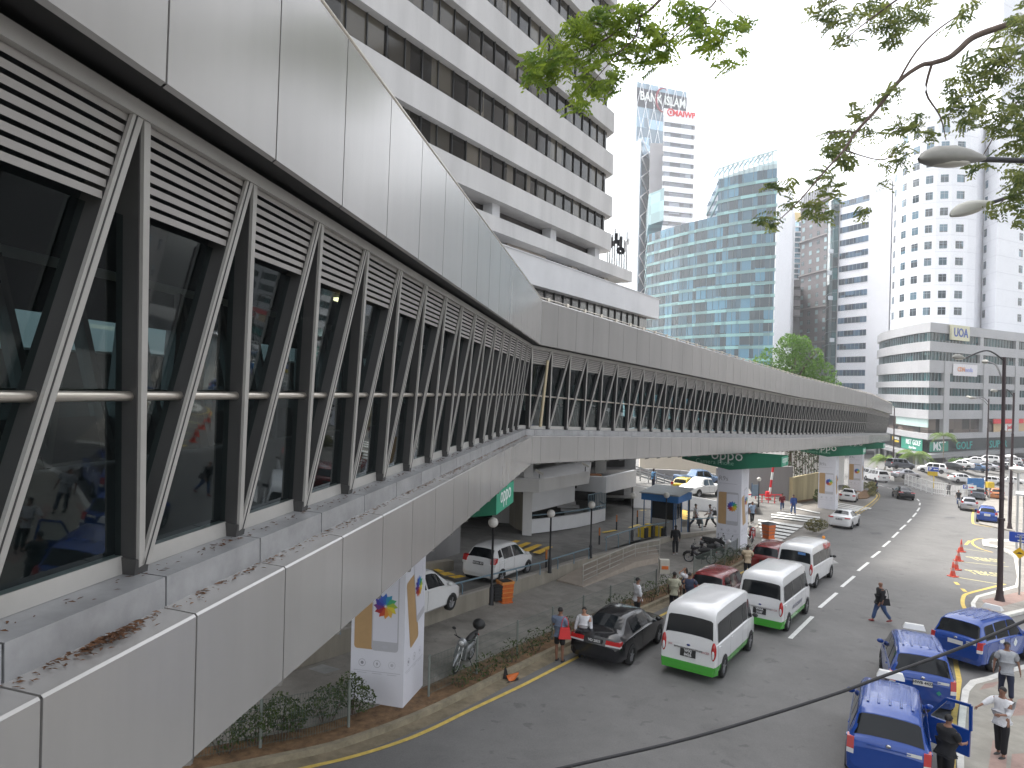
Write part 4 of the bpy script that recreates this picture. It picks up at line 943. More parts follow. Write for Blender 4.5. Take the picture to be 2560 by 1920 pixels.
    if detail > 1:
        for s in (1, -1):
            for hx in (side or [])[:2]:
                r = ring(X(hx[0]) + .12); p = r[4]; mb = MB(); mb.box((p.x, s * (p.y + .012), p.z - .09), (.16, .03, .03)); mb.build('door_handle', m, t)
            # door shut lines
            for hx in (side or []):
                for xx in (hx[0] - .03,):
                    mb = MB(); r = ring(X(xx)); q = [Vector((X(xx), s * (r[i].y + .002), r[i].z)) for i in (2, 3, 4, 5)]
                    for i in range(3): a, b = q[i], q[i + 1]; w_ = Vector((.008, 0, 0)); mb.quad(a - w_, a + w_, b + w_, b - w_)
                    mb.build('door_gap', trim, t)
    t['_'] = 0; del t['_']
    return t, ring, X, st
SED = dict(prof=SEDAN, wheels=(-1.36, 1.44), rear_glass=(-1.66, -1.08, .94), shield=(1.16, .60), side=[(-1.22, -.38, .08, .92, .22, 0), (-.30, .92, .08, .92, 0, -.30)], tl=(.42, .95, .76, .93), plate=('', .78))
HAT = dict(prof=HATCH, wheels=(-1.22, 1.22), rear_glass=(-1.71, -1.44, .96), shield=(1.06, .50), side=[(-1.42, -1.10, .3, .9, .1, 0), (-1.02, -.20, .08, .93), (-.12, .82, .08, .93, 0, -.3)], tl=(.72, .96, .78, 1.12), plate=('', .72), wr=.29)
MPVD = dict(prof=MPV, wheels=(-1.35, 1.40), rear_glass=(-2.115, -1.91, .97), shield=(1.16, .60), side=[(-1.85, -1.12, .12, .9, .1, 0), (-1.02, -.12, .08, .92), (-.04, .92, .08, .92, 0, -.3)], tl=(.80, .97, .72, 1.08), plate=('', .78), wr=.32)
VAND = dict(prof=VAN, wheels=(-1.68, 1.70), rear_glass=(-2.622, -2.555, .93), shield=(2.15, 1.74), side=[(-2.38, -1.0, .03, .66), (-.97, .55, .03, .66), (.58, 1.22, .03, .66), (1.30, 1.95, .02, .75, 0, -.25)], tl=None, plate=('', .80), wr=.34)
PICD = dict(prof=PICK, wheels=(-1.62, 1.60), shield=(1.15, .62), side=[(-.86, -.12, .08, .9, .1, 0), (-.04, .92, .08, .9, 0, -.3)], tl=(.86, .97, .72, .98), plate=('', .68), wr=.38)
def place(rear, front, dz=0, Y=None):
    "centre and heading from two photo pixels on the ground (rear and front of the centre line)"
    a, b = (G(*rear, dz), G(*front, dz)) if Y is None else (P(*rear, Y[0]), P(*front, Y[1]))
    d = (b - a); c = (a + b) / 2
    return c, math.atan2(d.y, d.x)
def mk(kind, name, label, cat, m, L, W, H, rear, ang=None, front=None, dz=.006, **k):
    "rear = pixel under the middle of the rear bumper; ang = heading in degrees from +X"
    a = G(*rear, dz); rz = rad(ang); c = a + Vector((math.cos(rz), math.sin(rz), 0)) * L / 2; c.z = gz(c.x, c.y) + dz
    kw = dict(kind); kw.update(k)
    return car(name, label, cat, m=m, L=L, W=W, H=H, loc=c, rz=rz, **kw)
# three minibuses
van1 = mk(VAND, 'minibus', 'nearest white high roof minibus with a green lower band and black number plate', 'minibus', pw, 5.2, 1.80, 2.28, (1716, 1697), 58, lower=vgreen, plate=('WXJ/8426', .82, .26))
van2 = mk(VAND, 'minibus', 'middle white minibus with green band and lettering on its side', 'minibus', pw, 5.2, 1.80, 2.28, (1896, 1578), 56, lower=vgreen, plate=('WXA/3107', .82, .26))
van3 = mk(VAND, 'minibus', 'farthest white minibus with red number 88 and red side lettering', 'minibus', pw, 5.0, 1.80, 2.15, (1983, 1468), 54, plate=('', .82, .2))
for v in (van1, van2, van3):
    t = v[0]; xr = v[3][0][0]
    for s in (1, -1):
        mb = MB(); mb.ball((xr + .03, s * .80, 1.0), (.075, .085, .30), 14, 9); mb.build('tail_light', tail, t); mb = MB(); mb.ball((xr - .03, s * .795, .92), (.03, .045, .14), 10, 6); mb.build('reversing_lamp', tailw, t)
for v in (van1, van2):
    t = v[0]; xr = v[3][0][0]
    mb = MB(); mb.hexa([Vector(p) for p in ((xr - .05, -.82, .26), (xr - .05, .82, .26), (xr + .25, .91, .26), (xr + .25, -.91, .26))], [Vector(p) for p in ((xr - .045, -.84, .53), (xr - .045, .84, .53), (xr + .25, .912, .53), (xr + .25, -.912, .53))]); mb.build('rear_bumper', vgreen, t)
    mb = MB(); mb.hexa([Vector((xr - .03, y, z)) for y, z in ((-.46, .93), (.46, .93), (.46, .97), (-.46, .97))], [Vector((xr + .02, y, z)) for y, z in ((-.46, .94), (.46, .94), (.46, .98), (-.46, .98))]); mb.build('chrome_strip', chrome, t)
    mb = MB(); mb.ball((xr - .005, .0, 1.06), (.02, .06, .035), 8, 5); mb.build('badge', mat('badge_blue', (.02, .03, .14), .3, var=0), t)
    mb = MB(); mb.box((xr + .33, 0, 2.12), (.04, .26, .03)); mb.build('brake_light', tail, t)
    mb = MB(); mb.hexa([Vector((xr + .30, y, z)) for y, z in ((-.6, 2.0), (.6, 2.0), (.5, 2.03), (-.5, 2.03))], [Vector((xr + .46, y, z)) for y, z in ((-.6, 2.17), (.6, 2.17), (.5, 2.2), (-.5, 2.2))]); mb.build('spoiler', pw, t)
    text('PLACER', .09, frame((xr - .012, -.52, .93), (0, -1, 0), (0, 0, 1)), mat('badge_text', (.35, .1, .12), .4, var=0), 'badge_text', t, .002)
    text('JAK', .09, frame((xr - .012, .58, .99), (0, -1, 0), (0, 0, 1)), MATS['badge_text'], 'badge_text', t, .002)
r = van2[1](.3)[4]; text('BAS PERSIARAN', .24, frame((-.2, -(r.y + .016), .82), (1, 0, 0), (0, 0, 1)), printg, 'side_lettering', van2[0], .004)
xr = van3[3][0][0]; text('88', .30, frame((xr + .30, -.45, 1.86), (0, -1, 0), (.35, 0, 1)), mat('letter_red', (.5, .05, .04), .4, var=0), 'number_lettering', van3[0], .004)
q = van3[1](1.0); a, b = q[5], q[6]; pm = a.lerp(b, .80); text('Maju Jaya', .42, frame((.7, -(pm.y + .02), pm.z), (1, 0, 0), (0, -(b.y - a.y), (b.z - a.z))), MATS['letter_red'], 'side_lettering', van3[0], .004)
mb = MB(); mb.ball((1.5, -.45, 2.16), .09, 8, 6); mb.build('beacon', amber, van3[0])
mb = MB(); mb.box((xr + .0, -.32, 1.75), (.02, .36, .12)); mb.build('rear_sticker', mat('sticker_blue', (.08, .2, .45), .4, var=0), van3[0])
# sedans, hatches
mk(SED, 'sedan_car', 'black sedan standing at the kerb behind the nearest minibus', 'car', pblk, 4.82, 1.83, 1.47, (1482, 1668), 60, plate=('VD 2833', .86))
mk(MPVD, 'multi_purpose_car', 'dark red people carrier at the kerb beside the middle minibus', 'car', pred, 4.3, 1.68, 1.62, (1760, 1530), 57, plate=('', .8))
mk(MPVD, 'multi_purpose_car', 'dark red people carrier half hidden by the farthest minibus', 'car', pred, 4.3, 1.68, 1.62, (1908, 1440), 55)
mk(SED, 'sedan_car', 'white sedan leaving the side road toward the main road, with red tail lamps', 'car', pw, 4.5, 1.72, 1.46, (2096, 1322), 54, plate=('WB 4106', .80), tl=(.5, .95, .84, .96))
mk(SED, 'sedan_car', 'white older sedan parked on zebra stripes between the far piers', 'car', pw, 4.4, 1.7, 1.40, (2117, 1256), 60, tl=(.62, .96, .62, .88))
mk(SED, 'sedan_car', 'black sedan driving away on the far bend of the road', 'car', pblk, 4.8, 1.83, 1.48, (2267, 1251), 72, tl=(.45, .97, .84, .97))
mk(HAT, 'hatchback_car', 'silver hatchback parked beside the blue hatchback on the right', 'car', psil, 3.7, 1.64, 1.5, (2423, 1279), 62, tl=(.70, .96, .80, 1.12))
mk(HAT, 'hatchback_car', 'blue hatchback parked at the yellow line on the right', 'car', pblu, 3.9, 1.72, 1.55, (2467, 1309), 57, plate=('', .82, .22), plate_bg=mat('plate_white', (.6, .6, .58), .5, var=0))
mk(MPVD, 'parked_car', 'grey car parked ahead of the silver hatchback', 'car', pgrey, 4.3, 1.7, 1.55, (2445, 1250), 62)
mk(HAT, 'parked_car', 'orange brown car parked behind the right hand lamp posts', 'car', porg, 4.0, 1.7, 1.5, (2492, 1250), 60)
# blue taxis
tx1 = mk(MPVD, 'taxi', 'blue taxi in the bottom right corner with its front door open', 'taxi', pblu, 4.55, 1.77, 1.75, (2215, 1985), 62, plate=None)
tx2 = mk(MPVD, 'taxi', 'middle blue taxi with white number plate reading HWB 4432', 'taxi', pblu, 4.55, 1.77, 1.75, (2303, 1786), 66, plate=('HWB 4432', .92, .17), plate_bg=MATS['plate_white'])
tx3 = mk(MPVD, 'taxi', 'blue taxi pulling out to the right at the pavement corner', 'taxi', pblu, 4.55, 1.77, 1.75, (2385, 1668), 34, plate=('', .92, .16), plate_bg=MATS['plate_white'])
for v in (tx1, tx2, tx3):
    t = v[0]; mb = MB(); mb.hexa([Vector((x, y, 1.77)) for x, y in ((.45, -.33), (.72, -.33), (.72, .33), (.45, .33))], [Vector((x, y, 1.93)) for x, y in ((.50, -.27), (.64, -.27), (.64, .27), (.50, .27))]); mb.build('taxi_roof_sign', mat('taxi_sign', (.66, .66, .64), .4, var=.03), t)
    xr = v[3][0][0]; mb = MB(); mb.ball((xr - .01, 0, 1.06), (.015, .06, .045), 10, 5); mb.build('badge', chrome, t)
    mb = MB(); mb.box((xr - .02, 0, 1.0), (.02, .9, .02)); mb.build('tailgate_strip', pblu, t)
    mb = MB(); mb.box((xr - .02, -.52, 1.00), (.01, .30, .07)); mb.build('sticker', MATS['plate_white'], t)
    for i in range(5):
        mb = MB(); y = -.48 + .24 * i; mb.hexa([Vector((-1.5, y - .03, 1.735)), Vector((.2, y - .03, 1.76)), Vector((.2, y + .03, 1.76)), Vector((-1.5, y + .03, 1.735))], [Vector((-1.5, y - .02, 1.748 - .03 * abs(y))), Vector((.2, y - .02, 1.771 - .03 * abs(y))), Vector((.2, y + .02, 1.771 - .03 * abs(y))), Vector((-1.5, y + .02, 1.748 - .03 * abs(y)))]); mb.build('roof_rib', pblu, t)
q = tx3[1](.3)[4]; mb = MB()
for dx, dz_ in ((.07, 0), (-.07, 0), (0, .07), (0, -.07), (0, 0)): mb.lathe([(.001, 0), (.07, 0)], (.35 + dx, -(q.y + .014), .82 + dz_), 12, Matrix.Rotation(math.pi / 2, 3, 'X'))
mb.build('flower_emblem', letw, tx3[0])
mb = MB(); mb.box((-.75, -(q.y + .01), .98), (.34, .012, .13)); mb.build('sticker', MATS['plate_white'], tx3[0])
mb = MB(); mb.poly([Vector((tx2[3][0][0] - .02, -.42 + a, .70 + b)) for a, b in ((0, .07), (.07, 0), (0, -.07), (-.07, 0))]); mb.build('green_sticker', signgreen, tx2[0])
# open front door of the nearest taxi
dr = MB(); R_ = tx1[1]
hx = .62; c0 = Vector((hx, -.90, 0)); aa = rad(-62)
dx = Vector((-math.cos(aa), math.sin(aa), 0)); nrm_ = Vector((dx.y, -dx.x, 0))
def dp(s, z, o=0): return c0 + dx * s + nrm_ * o + Vector((0, 0, z))
for o in (0,):
    dr.hexa([dp(0, .38, -.03), dp(1.0, .38, -.03), dp(1.0, .38, .03), dp(0, .38, .03)], [dp(0, 1.02, -.03), dp(1.0, 1.02, -.03), dp(1.0, 1.02, .03), dp(0, 1.02, .03)])
    for (s0, z0, s1, z1) in ((0, 1.02, .42, 1.58), (.42, 1.58, .98, 1.62), (.98, 1.62, 1.0, 1.02)): dr.beam(dp(s0, z0), dp(s1, z1), nrm_, .05, .07)
door = dr.build('open_door', pblu, tx1[0])
mb = MB(); mb.poly([dp(.05, 1.03), dp(.96, 1.03), dp(.95, 1.59), (dp(.44, 1.56))]); mb.build('door_glass', glass('thin_glass', (.8, .85, .85), .3), door)
mb = MB(); mb.box(dp(.5, .72, -.04), (.6, .05, .35), math.atan2(dx.y, dx.x)); mb.build('door_lining', mat('door_grey', (.2, .19, .17), .8, var=.05), door)
# left driveway cars
mk(HAT, 'hatchback_car', 'white hatchback on the raised driveway behind the low wall', 'car', pw, 3.75, 1.66, 1.55, (1192, 1458), 62, dz=DR, plate=('WXN 407', .86), tilt=True)
mk(HAT, 'sport_utility_car', 'white car on the driveway partly hidden by the nearest pier', 'car', pw, 4.2, 1.8, 1.62, (925, 1572), 62, dz=DR)
mk(HAT, 'hatchback_car', 'mustard yellow hatchback on the upper ramp above the white wall', 'car', pyel, 3.75, 1.66, 1.55, (1696, 1237), 60, dz=1.0, plate=('WYN 6312', .8))
mk(PICD, 'pickup_truck', 'steel blue double cab pickup truck with chrome roll bar on the upper ramp', 'pickup truck', pnavy, 5.35, 1.85, 1.82, (1692, 1214), 18, dz=1.0)
mk(PICD, 'pickup_truck', 'white pickup truck facing the camera on the upper ramp', 'pickup truck', pw, 5.2, 1.82, 1.78, (1790, 1238), 222, dz=1.0, glassm=cgl_p)
# far people carriers
mk(MPVD, 'people_carrier', 'white people carrier stopped on the far bend with its tailgate toward the camera', 'car', pw, 4.9, 1.85, 1.9, (2210, 1207), 90)
mk(MPVD, 'people_carrier', 'white people carrier just ahead of the other one on the far bend', 'car', pw, 4.8, 1.8, 1.85, (2186, 1200), 108)
# car park on the right, rows of parked cars
protoS = {}
lot = [(2265, 1196, 'S', psil, 15, 'silver sedan inside the white fence nearest the parking sign'), (2250, 1172, 'M', pgrey, 10, 'dark grey people carrier at the left end of the car park'), (2330, 1182, 'M', pw, 150, 'white car behind the yellow and blue parking sign'), (2372, 1176, 'S', pblk, 150, 'black sedan between two white cars in the car park'), (2400, 1170, 'S', pw, 150, 'white sedan in the second row of the car park, left part'),
       (2402, 1206, 'H', pw, 8, 'white car parked beside the blue screen'), (2470, 1212, 'H', pw, 172, 'white hatchback right of the blue screen'), (2435, 1178, 'S', pnavy, 150, 'steel blue sedan in the car park row'), (2462, 1175, 'S', psil, 150, 'silver sedan in the middle of the car park row'), (2488, 1174, 'S', pblk, 150, 'black sedan right of the silver one in the car park'),
       (2514, 1174, 'H', pw, 150, 'white hatchback near the right end of the car park row'), (2540, 1176, 'S', pgrey, 150, 'grey sedan near the right end of the car park row'), (2566, 1178, 'S', pw, 150, 'white sedan at the right end of the car park row'), (2438, 1160, 'S', pw, 150, 'white sedan in the back row of the car park'), (2468, 1158, 'M', pw, 150, 'white people carrier in the back row of the car park'),
       (2500, 1158, 'S', psil, 150, 'silver sedan in the back row of the car park'), (2530, 1160, 'H', pw, 150, 'white hatchback in the back row of the car park'), (2525, 1212, 'S', pw, 160, 'white sedan at the near right side of the car park'), (2555, 1165, 'M', pgrey, 150, 'grey people carrier in the back row at the frame edge')]
for u, v, k, m, a, lb in lot:
    kw = dict({'S': SED, 'H': HAT, 'M': MPVD}[k]); kw.pop('plate')
    L, W, H = {'S': (4.5, 1.75, 1.45), 'H': (3.8, 1.68, 1.52), 'M': (4.4, 1.75, 1.7)}[k]
    g = G(u, v, max(0, (1213 - v) / 50) * 2.6 + .03); car('parked_car', lb, 'car', m=m, L=L, W=W, H=H, loc=g, rz=rad(a), group='cars in the right hand car park', detail=0, **kw)
# ================================================================ LEFT SIDE: WALLS, RAMP, CAR PARK BUILDING
conc_l = mat('low_wall_concrete', (.27, .245, .20), .85, var=.22, scale=1.2, bump=.25, bscale=20, streak=True)
graywall = mat('grey_retaining_wall', (.24, .235, .235), .85, var=.1, scale=.6, bump=.1, streak=True)
cream = mat('sunlit_cream_wall', (.62, .56, .47), .85, var=.06, scale=.5)
ywall = mat('stained_yellow_wall', (.38, .32, .19), .9, var=.3, scale=.7, bump=.2, streak=True)
railb = mat('rail_blue_grey', (.16, .24, .29), .45, metal=.3, var=.05)
blackm = mat('black_metal', (.02, .02, .022), .5, metal=.3, var=.1); globe = mat('globe_white', (.60, .58, .54), .35, var=.04)
railw = mat('rail_pale', (.42, .40, .36), .45, metal=.3, var=.08)
def wallpx(name, label, pts, hs, th, m, dz=0, capm=None, cat='wall', joints=0):
    "wall standing on the ground along pixel base points; hs = heights"
    q = [G(*p[:2], p[2] if len(p) > 2 else dz) for p in pts]; mb = MB()
    for i in range(len(q) - 1):
        a, b = q[i], q[i + 1]; d = (b - a); n = Vector((-d.y, d.x, 0)).normalized() * th; h0, h1 = Vector((0, 0, hs[i])), Vector((0, 0, hs[i + 1])); dn = Vector((0, 0, -.3))
        mb.hexa([a + dn, b + dn, b + n + dn, a + n + dn], [a + h0, b + h1, b + n + h1, a + n + h0])
    t = thing(name, label, cat); mb.build('wall_body', m, t)
    if capm:
        mb = MB()
        for i in range(len(q) - 1):
            a, b = q[i], q[i + 1]; d = (b - a); n = Vector((-d.y, d.x, 0)).normalized(); h0, h1 = Vector((0, 0, hs[i] + .002)), Vector((0, 0, hs[i + 1] + .002)); z = Vector((0, 0, .06))
            mb.hexa([a - n * .03 + h0, b - n * .03 + h1, b + n * (th + .03) + h1, a + n * (th + .03) + h0], [a - n * .03 + h0 + z, b - n * .03 + h1 + z, b + n * (th + .03) + h1 + z, a + n * (th + .03) + h0 + z])
        mb.build('coping', capm, t)
    return t, q
WH = [.8, .8, .78, .72, .60, .56, .45, .32, .12]
wallpx('retaining_wall', 'low weathered concrete wall between the pavement and the raised driveway', WALLB, WH, .2, conc_l, dz=.1, capm=mat('coping_concrete', (.30, .28, .25), .85, var=.15))
# blue-grey handrail runs
def rail_run(name, label, pts, dz, h, m, every=2.2, bars=(), r=.035, hooks=True, group=None):
    q = [G(u, v, dz[i] if isinstance(dz, (list, tuple)) else dz) for i, (u, v) in enumerate(pts)]
    t = thing(name, label, 'railing', group=group); up = Vector((0, 0, h)); mb = MB(); mb.tube([p + up for p in q], r, 8); mb.build('top_rail', m, t)
    for b in bars: mb = MB(); mb.tube([p + Vector((0, 0, b)) for p in q], r * .6, 6); mb.build('bar', m, t)
    for i in range(len(q) - 1):
        L = (q[i + 1] - q[i]).length; n = max(1, round(L / every)); d = (q[i + 1] - q[i]).normalized()
        for k in range(n + (1 if i == len(q) - 2 else 0)):
            p = q[i].lerp(q[i + 1], k / n); mb = MB()
            if hooks: mb.tube([p + d * -.0, p + Vector((0, 0, h * .7)), p + Vector((0, 0, h * .92)) - d * .08, p + up - d * .22], r * .85, 6)
            else: mb.tube([p, p + up], r * .8, 6)
            mb.build('post', m, t)
    return t
rail_run('guard_rail', 'blue grey tube handrail on the low wall beside the white hatchback', [(850, 1586), (1075, 1512), (1350, 1437), (1472, 1397)], [.88, .82, .68, .62], .55, railb, 2.1)
rail_run('guard_rail', 'blue grey tube handrail curving past the parking booth', [(1515, 1382), (1600, 1351), (1690, 1334), (1755, 1326), (1800, 1323)], [.56, .5, .42, .32, .25], .85, railb, 2.2)
# white ramp with railing on the pavement
rp = [(1457, 1463), (1524, 1431), (1588, 1402), (1649, 1391)]
rail_run('ramp_rail', 'white four bar railing of the access ramp on the pavement', rp, [.14, .16, .2, .22], .95, railw, 1.5, (.2, .42, .66), .028, False)
sheet('ramp', [(1392, 1449, .2), (1457, 1466, .16), (1524, 1434, .3), (1588, 1405, .42), (1649, 1393, .42), (1640, 1368, .42), (1588, 1372, .42), (1470, 1408, .34)], mat('ramp_concrete', (.34, .29, .24), .85, var=.12), th=.4)
# globe lamps
def globe_lamp(u, v, dz, vh, label):
    b = G(u, v, dz); h = (v - vh) / F * b.y; t = thing('globe_lamp', label, 'street lamp', b, 0, 'globe lamps along the driveway')
    mb = MB(); mb.lathe([(.10, 0), (.10, .05), (.085, .08), (.085, .62), (.045, .70), (.04, h - .2), (.06, h - .17), (.06, h - .14)], (0, 0, 0), 12); mb.build('post', blackm, t)
    mb = MB(); mb.ball((0, 0, h), .19, 18, 10); mb.build('globe', globe, t)
for a in ((1228, 1512, .80, 1306, 'globe lamp beside the white hatchback'), (1374, 1432, .66, 1284, 'globe lamp left of the ramp railing start'), (1476, 1395, .62, 1262, 'globe lamp where the first handrail ends'), (1580, 1353, .5, 1239, 'globe lamp at the left corner of the booth'), (1664, 1342, .45, 1238, 'globe lamp in front of the booth'), (1722, 1331, .36, 1236, 'globe lamp right of the booth near the white shirts'), (1896, 1271, .15, 1198, 'lone globe lamp beyond the second pier')): globe_lamp(*a)
# parking booth
g = G(1652, 1336, .42); t = thing('parking_booth', 'parking guard booth with sloping ribbed roof and blue fascia', 'booth', g, rad(-34)); t.scale = (.82, .82, .9)
bx = lambda x, y, z, dx, dy, dz, m, nm: (lambda mb: (mb.box((x, y, z), (dx, dy, dz)), mb.build(nm, m, t)))(MB())
bx(0, 1.1, .55, 1.9, 1.7, 1.1, mat('booth_panel', (.32, .31, .30), .6, var=.08), 'lower_panel'); bx(0, 1.1, 1.75, 1.86, 1.66, 1.3, cgl_, 'booth_glazing')
for x in (-.95, .95):
    for y in (.25, 1.95): bx(x, y, 1.25, .09, .09, 2.5, mat('booth_blue', (.03, .09, .2), .5, var=.05), 'corner_frame')
for x, y in ((-1.35, -.35), (1.35, -.35), (1.35, 2.4), (-1.35, 2.4)): mb = MB(); mb.tube([(x, y, 0), (x, y, 2.7)], .045, 8); mb.build('post', MATS['booth_blue'], t)
for x0, y0, dx, dy in ((0, -.45, 3.1, .06), (0, 2.55, 3.1, .06), (-1.55, 1.05, .06, 2.94), (1.55, 1.05, .06, 2.94)): bx(x0, y0, 2.72, dx, dy, .5, mat('fascia_blue', (.02, .13, .36), .5, var=.05), 'fascia')
mb = MB()
for i in range(22): x = -1.65 + i * .15; mb.hexa([(x, -.6, 3.0), (x + .11, -.6, 3.0), (x + .11, 2.7, 3.25), (x, 2.7, 3.25)], [(x + .02, -.6, 3.05), (x + .09, -.6, 3.05), (x + .09, 2.7, 3.3), (x + .02, 2.7, 3.3)])
mb.hexa([(-1.7, -.6, 2.96), (1.7, -.6, 2.96), (1.7, 2.7, 3.2), (-1.7, 2.7, 3.2)], [(-1.7, -.6, 3.01), (1.7, -.6, 3.01), (1.7, 2.7, 3.26), (-1.7, 2.7, 3.26)]); mb.build('roof', mat('roof_sheet', (.30, .32, .33), .5, metal=.4, var=.08), t)
bol = mat('bollard_yellow', (.60, .42, .03), .6, var=.1)
for u, v, h, lb in ((1605, 1343, .7, 'yellow machine block left of the booth'), (1622, 1341, .8, 'yellow barrier machine in front of the booth'), (1647, 1340, .62, 'low yellow block by the booth corner'), (1690, 1316, 1.15, 'tall yellow ticket machine right of the booth')):
    g = G(u, v, .45); t = thing('ticket_machine', lb, 'ticket machine', g, rad(-34)); mb = MB(); mb.box((0, 0, h / 2), (.42, .38, h)); mb.build('cabinet', bol, t); mb = MB(); mb.box((.28, 0, h * .45), (.12, .40, h * .9)); mb.build('side_panel', trim, t)
# bollards with bars
for u, v, lb in ((1365, 1427, 'yellow and black bollard left of the second globe lamp'), (1498, 1362, 'orange topped bollard on the near kerb of the driveway'), (1541, 1325, 'bollard with striped kerb in the middle of the driveway'), (1593, 1312, 'bollard just left of the booth')):
    g = G(u, v, .55); t = thing('bollard', lb, 'bollard', g, 0, 'bollards in the driveway'); mb = MB(); mb.tube([(0, 0, 0), (0, 0, .55)], .05, 8); mb.build('lower_tube', blackm, t); mb = MB(); mb.tube([(0, 0, .552), (0, 0, 1.0)], .052, 8); mb.build('upper_tube', porg, t)
for a, b in (((1506, 1331), (1540, 1325)), ((1574, 1319), (1598, 1311)), ((1600, 1276), (1614, 1275))):
    strip('kerb_line', [(a[0], a[1]), (b[0], b[1])], .25, bol, .60)
# painted humps on the driveway
hump = mat('hump_yellow', (.60, .38, .03), .7, var=.3, scale=5)
def stripes(name, rows, m, dz):
    mb = MB()
    for r in rows: mb.poly([G(*p, dz) for p in r])
    tag(mb.build(name, m), kind='structure')
stripes('hump_markings', [[(1241 + 30 * k, 1366 + 5 * k), (1290 + 27 * k, 1350 + 5 * k), (1302 + 27 * k, 1352 + 5 * k), (1260 + 30 * k, 1370 + 5 * k)] for k in range(4)], hump, .80)
stripes('hump_markings', [[(1077, 1421), (1095, 1422), (1112, 1428), (1096, 1430)], [(1095, 1432), (1120, 1430), (1140, 1436), (1112, 1439)], [(1120, 1441), (1150, 1437), (1165, 1441), (1138, 1446)]], hump, .85)
stripes('hump_markings', [[(1686, 1274 + 6 * k), (1700, 1272 + 6 * k), (1723, 1279 + 6 * k), (1715, 1282 + 6 * k)] for k in range(4)], hump, .75)
# white wall in front of the ramp, ramp, guard rail, big walls
q0, q1, q2 = Vector((10.2, 60, 0)), Vector((20.0, 62.5, 0)), Vector((26, 66, 0))
def zat(p, dz): return gz(p[0], p[1]) + dz
def free_wall(name, label, pts, m, z0, z1, th=.25, cat='wall', capm=None):
    t = thing(name, label, cat); mb = MB()
    for i in range(len(pts) - 1):
        a, b = Vector(pts[i][:2]).to_3d(), Vector(pts[i + 1][:2]).to_3d(); n = (b - a); n = Vector((-n.y, n.x, 0)).normalized() * th
        f = lambda p, z: Vector((p.x, p.y, z(p) if callable(z) else z)); A, Bq = z0, z1
        za0, za1 = (z1[i], z1[i + 1]) if isinstance(z1, list) else (z1, z1); zb0, zb1 = (z0[i], z0[i + 1]) if isinstance(z0, list) else (z0, z0)
        mb.hexa([Vector((a.x, a.y, zb0)), Vector((b.x, b.y, zb1)), Vector((b.x + n.x, b.y + n.y, zb1)), Vector((a.x + n.x, a.y + n.y, zb0))], [Vector((a.x, a.y, za0)), Vector((b.x, b.y, za1)), Vector((b.x + n.x, b.y + n.y, za1)), Vector((a.x + n.x, a.y + n.y, za0))])
    mb.build('wall_body', m, t); return t
a, b = P(1583, 1213, 60), P(1812, 1256, 63)
free_wall('ramp_wall', 'long plain white wall holding the upper ramp behind the booth', [a, b], white, [-11.5, -12], [a.z, b.z], .3)
RZ = 1.05
mb = MB(); r4 = [Vector((8, 60.4)), Vector((22, 63.6)), Vector((27, 82)), Vector((8, 78))]
mb.poly([Vector((p.x, p.y, gz(p.x, p.y) + RZ)) for p in r4]); tag(mb.build('upper_ramp', asph_old), kind='structure')
# metal guardrail
t = thing('crash_barrier', 'galvanised crash barrier along the far edge of the upper ramp', 'barrier'); ga, gb = P(1560, 1158, 74), P(1700, 1200, 78)
for k in range(4):
    z = Vector((0, 0, -.28 * k)); mb = MB(); mb.beam(ga + z, gb + z, (0, 0, 1), .16, .08); mb.build('rail', mat('galvanised', (.40, .41, .42), .4, metal=.6, var=.1), t)
for k in range(8): p = ga.lerp(gb, k / 7); mb = MB(); mb.box(p + Vector((0, .12, -.6)), (.12, .12, 1.5)); mb.build('post', MATS['galvanised'], t)
a, b = P(1560, 1120, 88), P(1905, 1195, 84)
free_wall('side_wall', 'bright sunlit cream wall rising in steps behind the crash barrier', [P(1600, 1140, 90), P(1880, 1172, 90)], cream, -14, [-6.5, -8.2], .4)
free_wall('retaining_wall', 'dark grey retaining wall behind the second pier and the boom barrier', [P(1560, 1150, 86), P(1700, 1170, 84), P(1790, 1172, 80)], graywall, -14, [P(1560, 1170, 86).z, P(1700, 1176, 84).z, P(1790, 1186, 80).z], .4)
free_wall('retaining_wall', 'tall grey retaining wall between the second and third piers', [P(1790, 1172, 79), P(1982, 1165, 75.5)], graywall, -14, [P(1790, 1170, 79).z, P(1979, 1166, 75.5).z], .4)
free_wall('garden_wall', 'stained yellowish wall left of the third pier with climbing plants above', [P(1982, 1194, 75.3), P(2046, 1185, 81.5), P(2060, 1183, 84)], ywall, -14, [P(1982, 1194, 75.3).z, P(2046, 1182, 81.5).z, P(2060, 1180, 84).z], .35)
# boom barrier
t = thing('boom_barrier', 'raised red and white boom barrier pole in front of the grey wall', 'barrier'); p0, p1 = G(1921, 1256, .1), None
p0 = G(1921, 1256, .1); p1 = P(1934, 1162, p0.y)
for k in range(5): mb = MB(); mb.tube([p0.lerp(p1, k / 5 + .002), p0.lerp(p1, (k + 1) / 5)], .12, 8); mb.build('boom_segment', redp if k % 2 == 0 else letw, t)
mb = MB(); mb.box(p0 + Vector((0, .1, .5)), (.5, .4, 1.2)); mb.build('motor_box', redp, t)
t = thing('barrier_fence', 'low red and white rail fence beside the raised boom barrier', 'fence'); f0, f1 = G(1872, 1262, .1), G(1952, 1262, .1)
for k, h in enumerate((1.0, .7, .4)): mb = MB(); mb.beam(f0 + Vector((0, 0, h)), f1 + Vector((0, 0, h)), (0, 0, 1), .10, .05); mb.build('rail', redp if k == 0 else railw, t)
for k in range(6): p = f0.lerp(f1, k / 5); mb = MB(); mb.box(p + Vector((0, 0, .5)), (.08, .08, 1.1)); mb.build('post', redp, t)
t = thing('notice_board', 'small framed notice board between two posts beside the far globe lamp', 'notice board'); p = G(1887, 1268, .1)
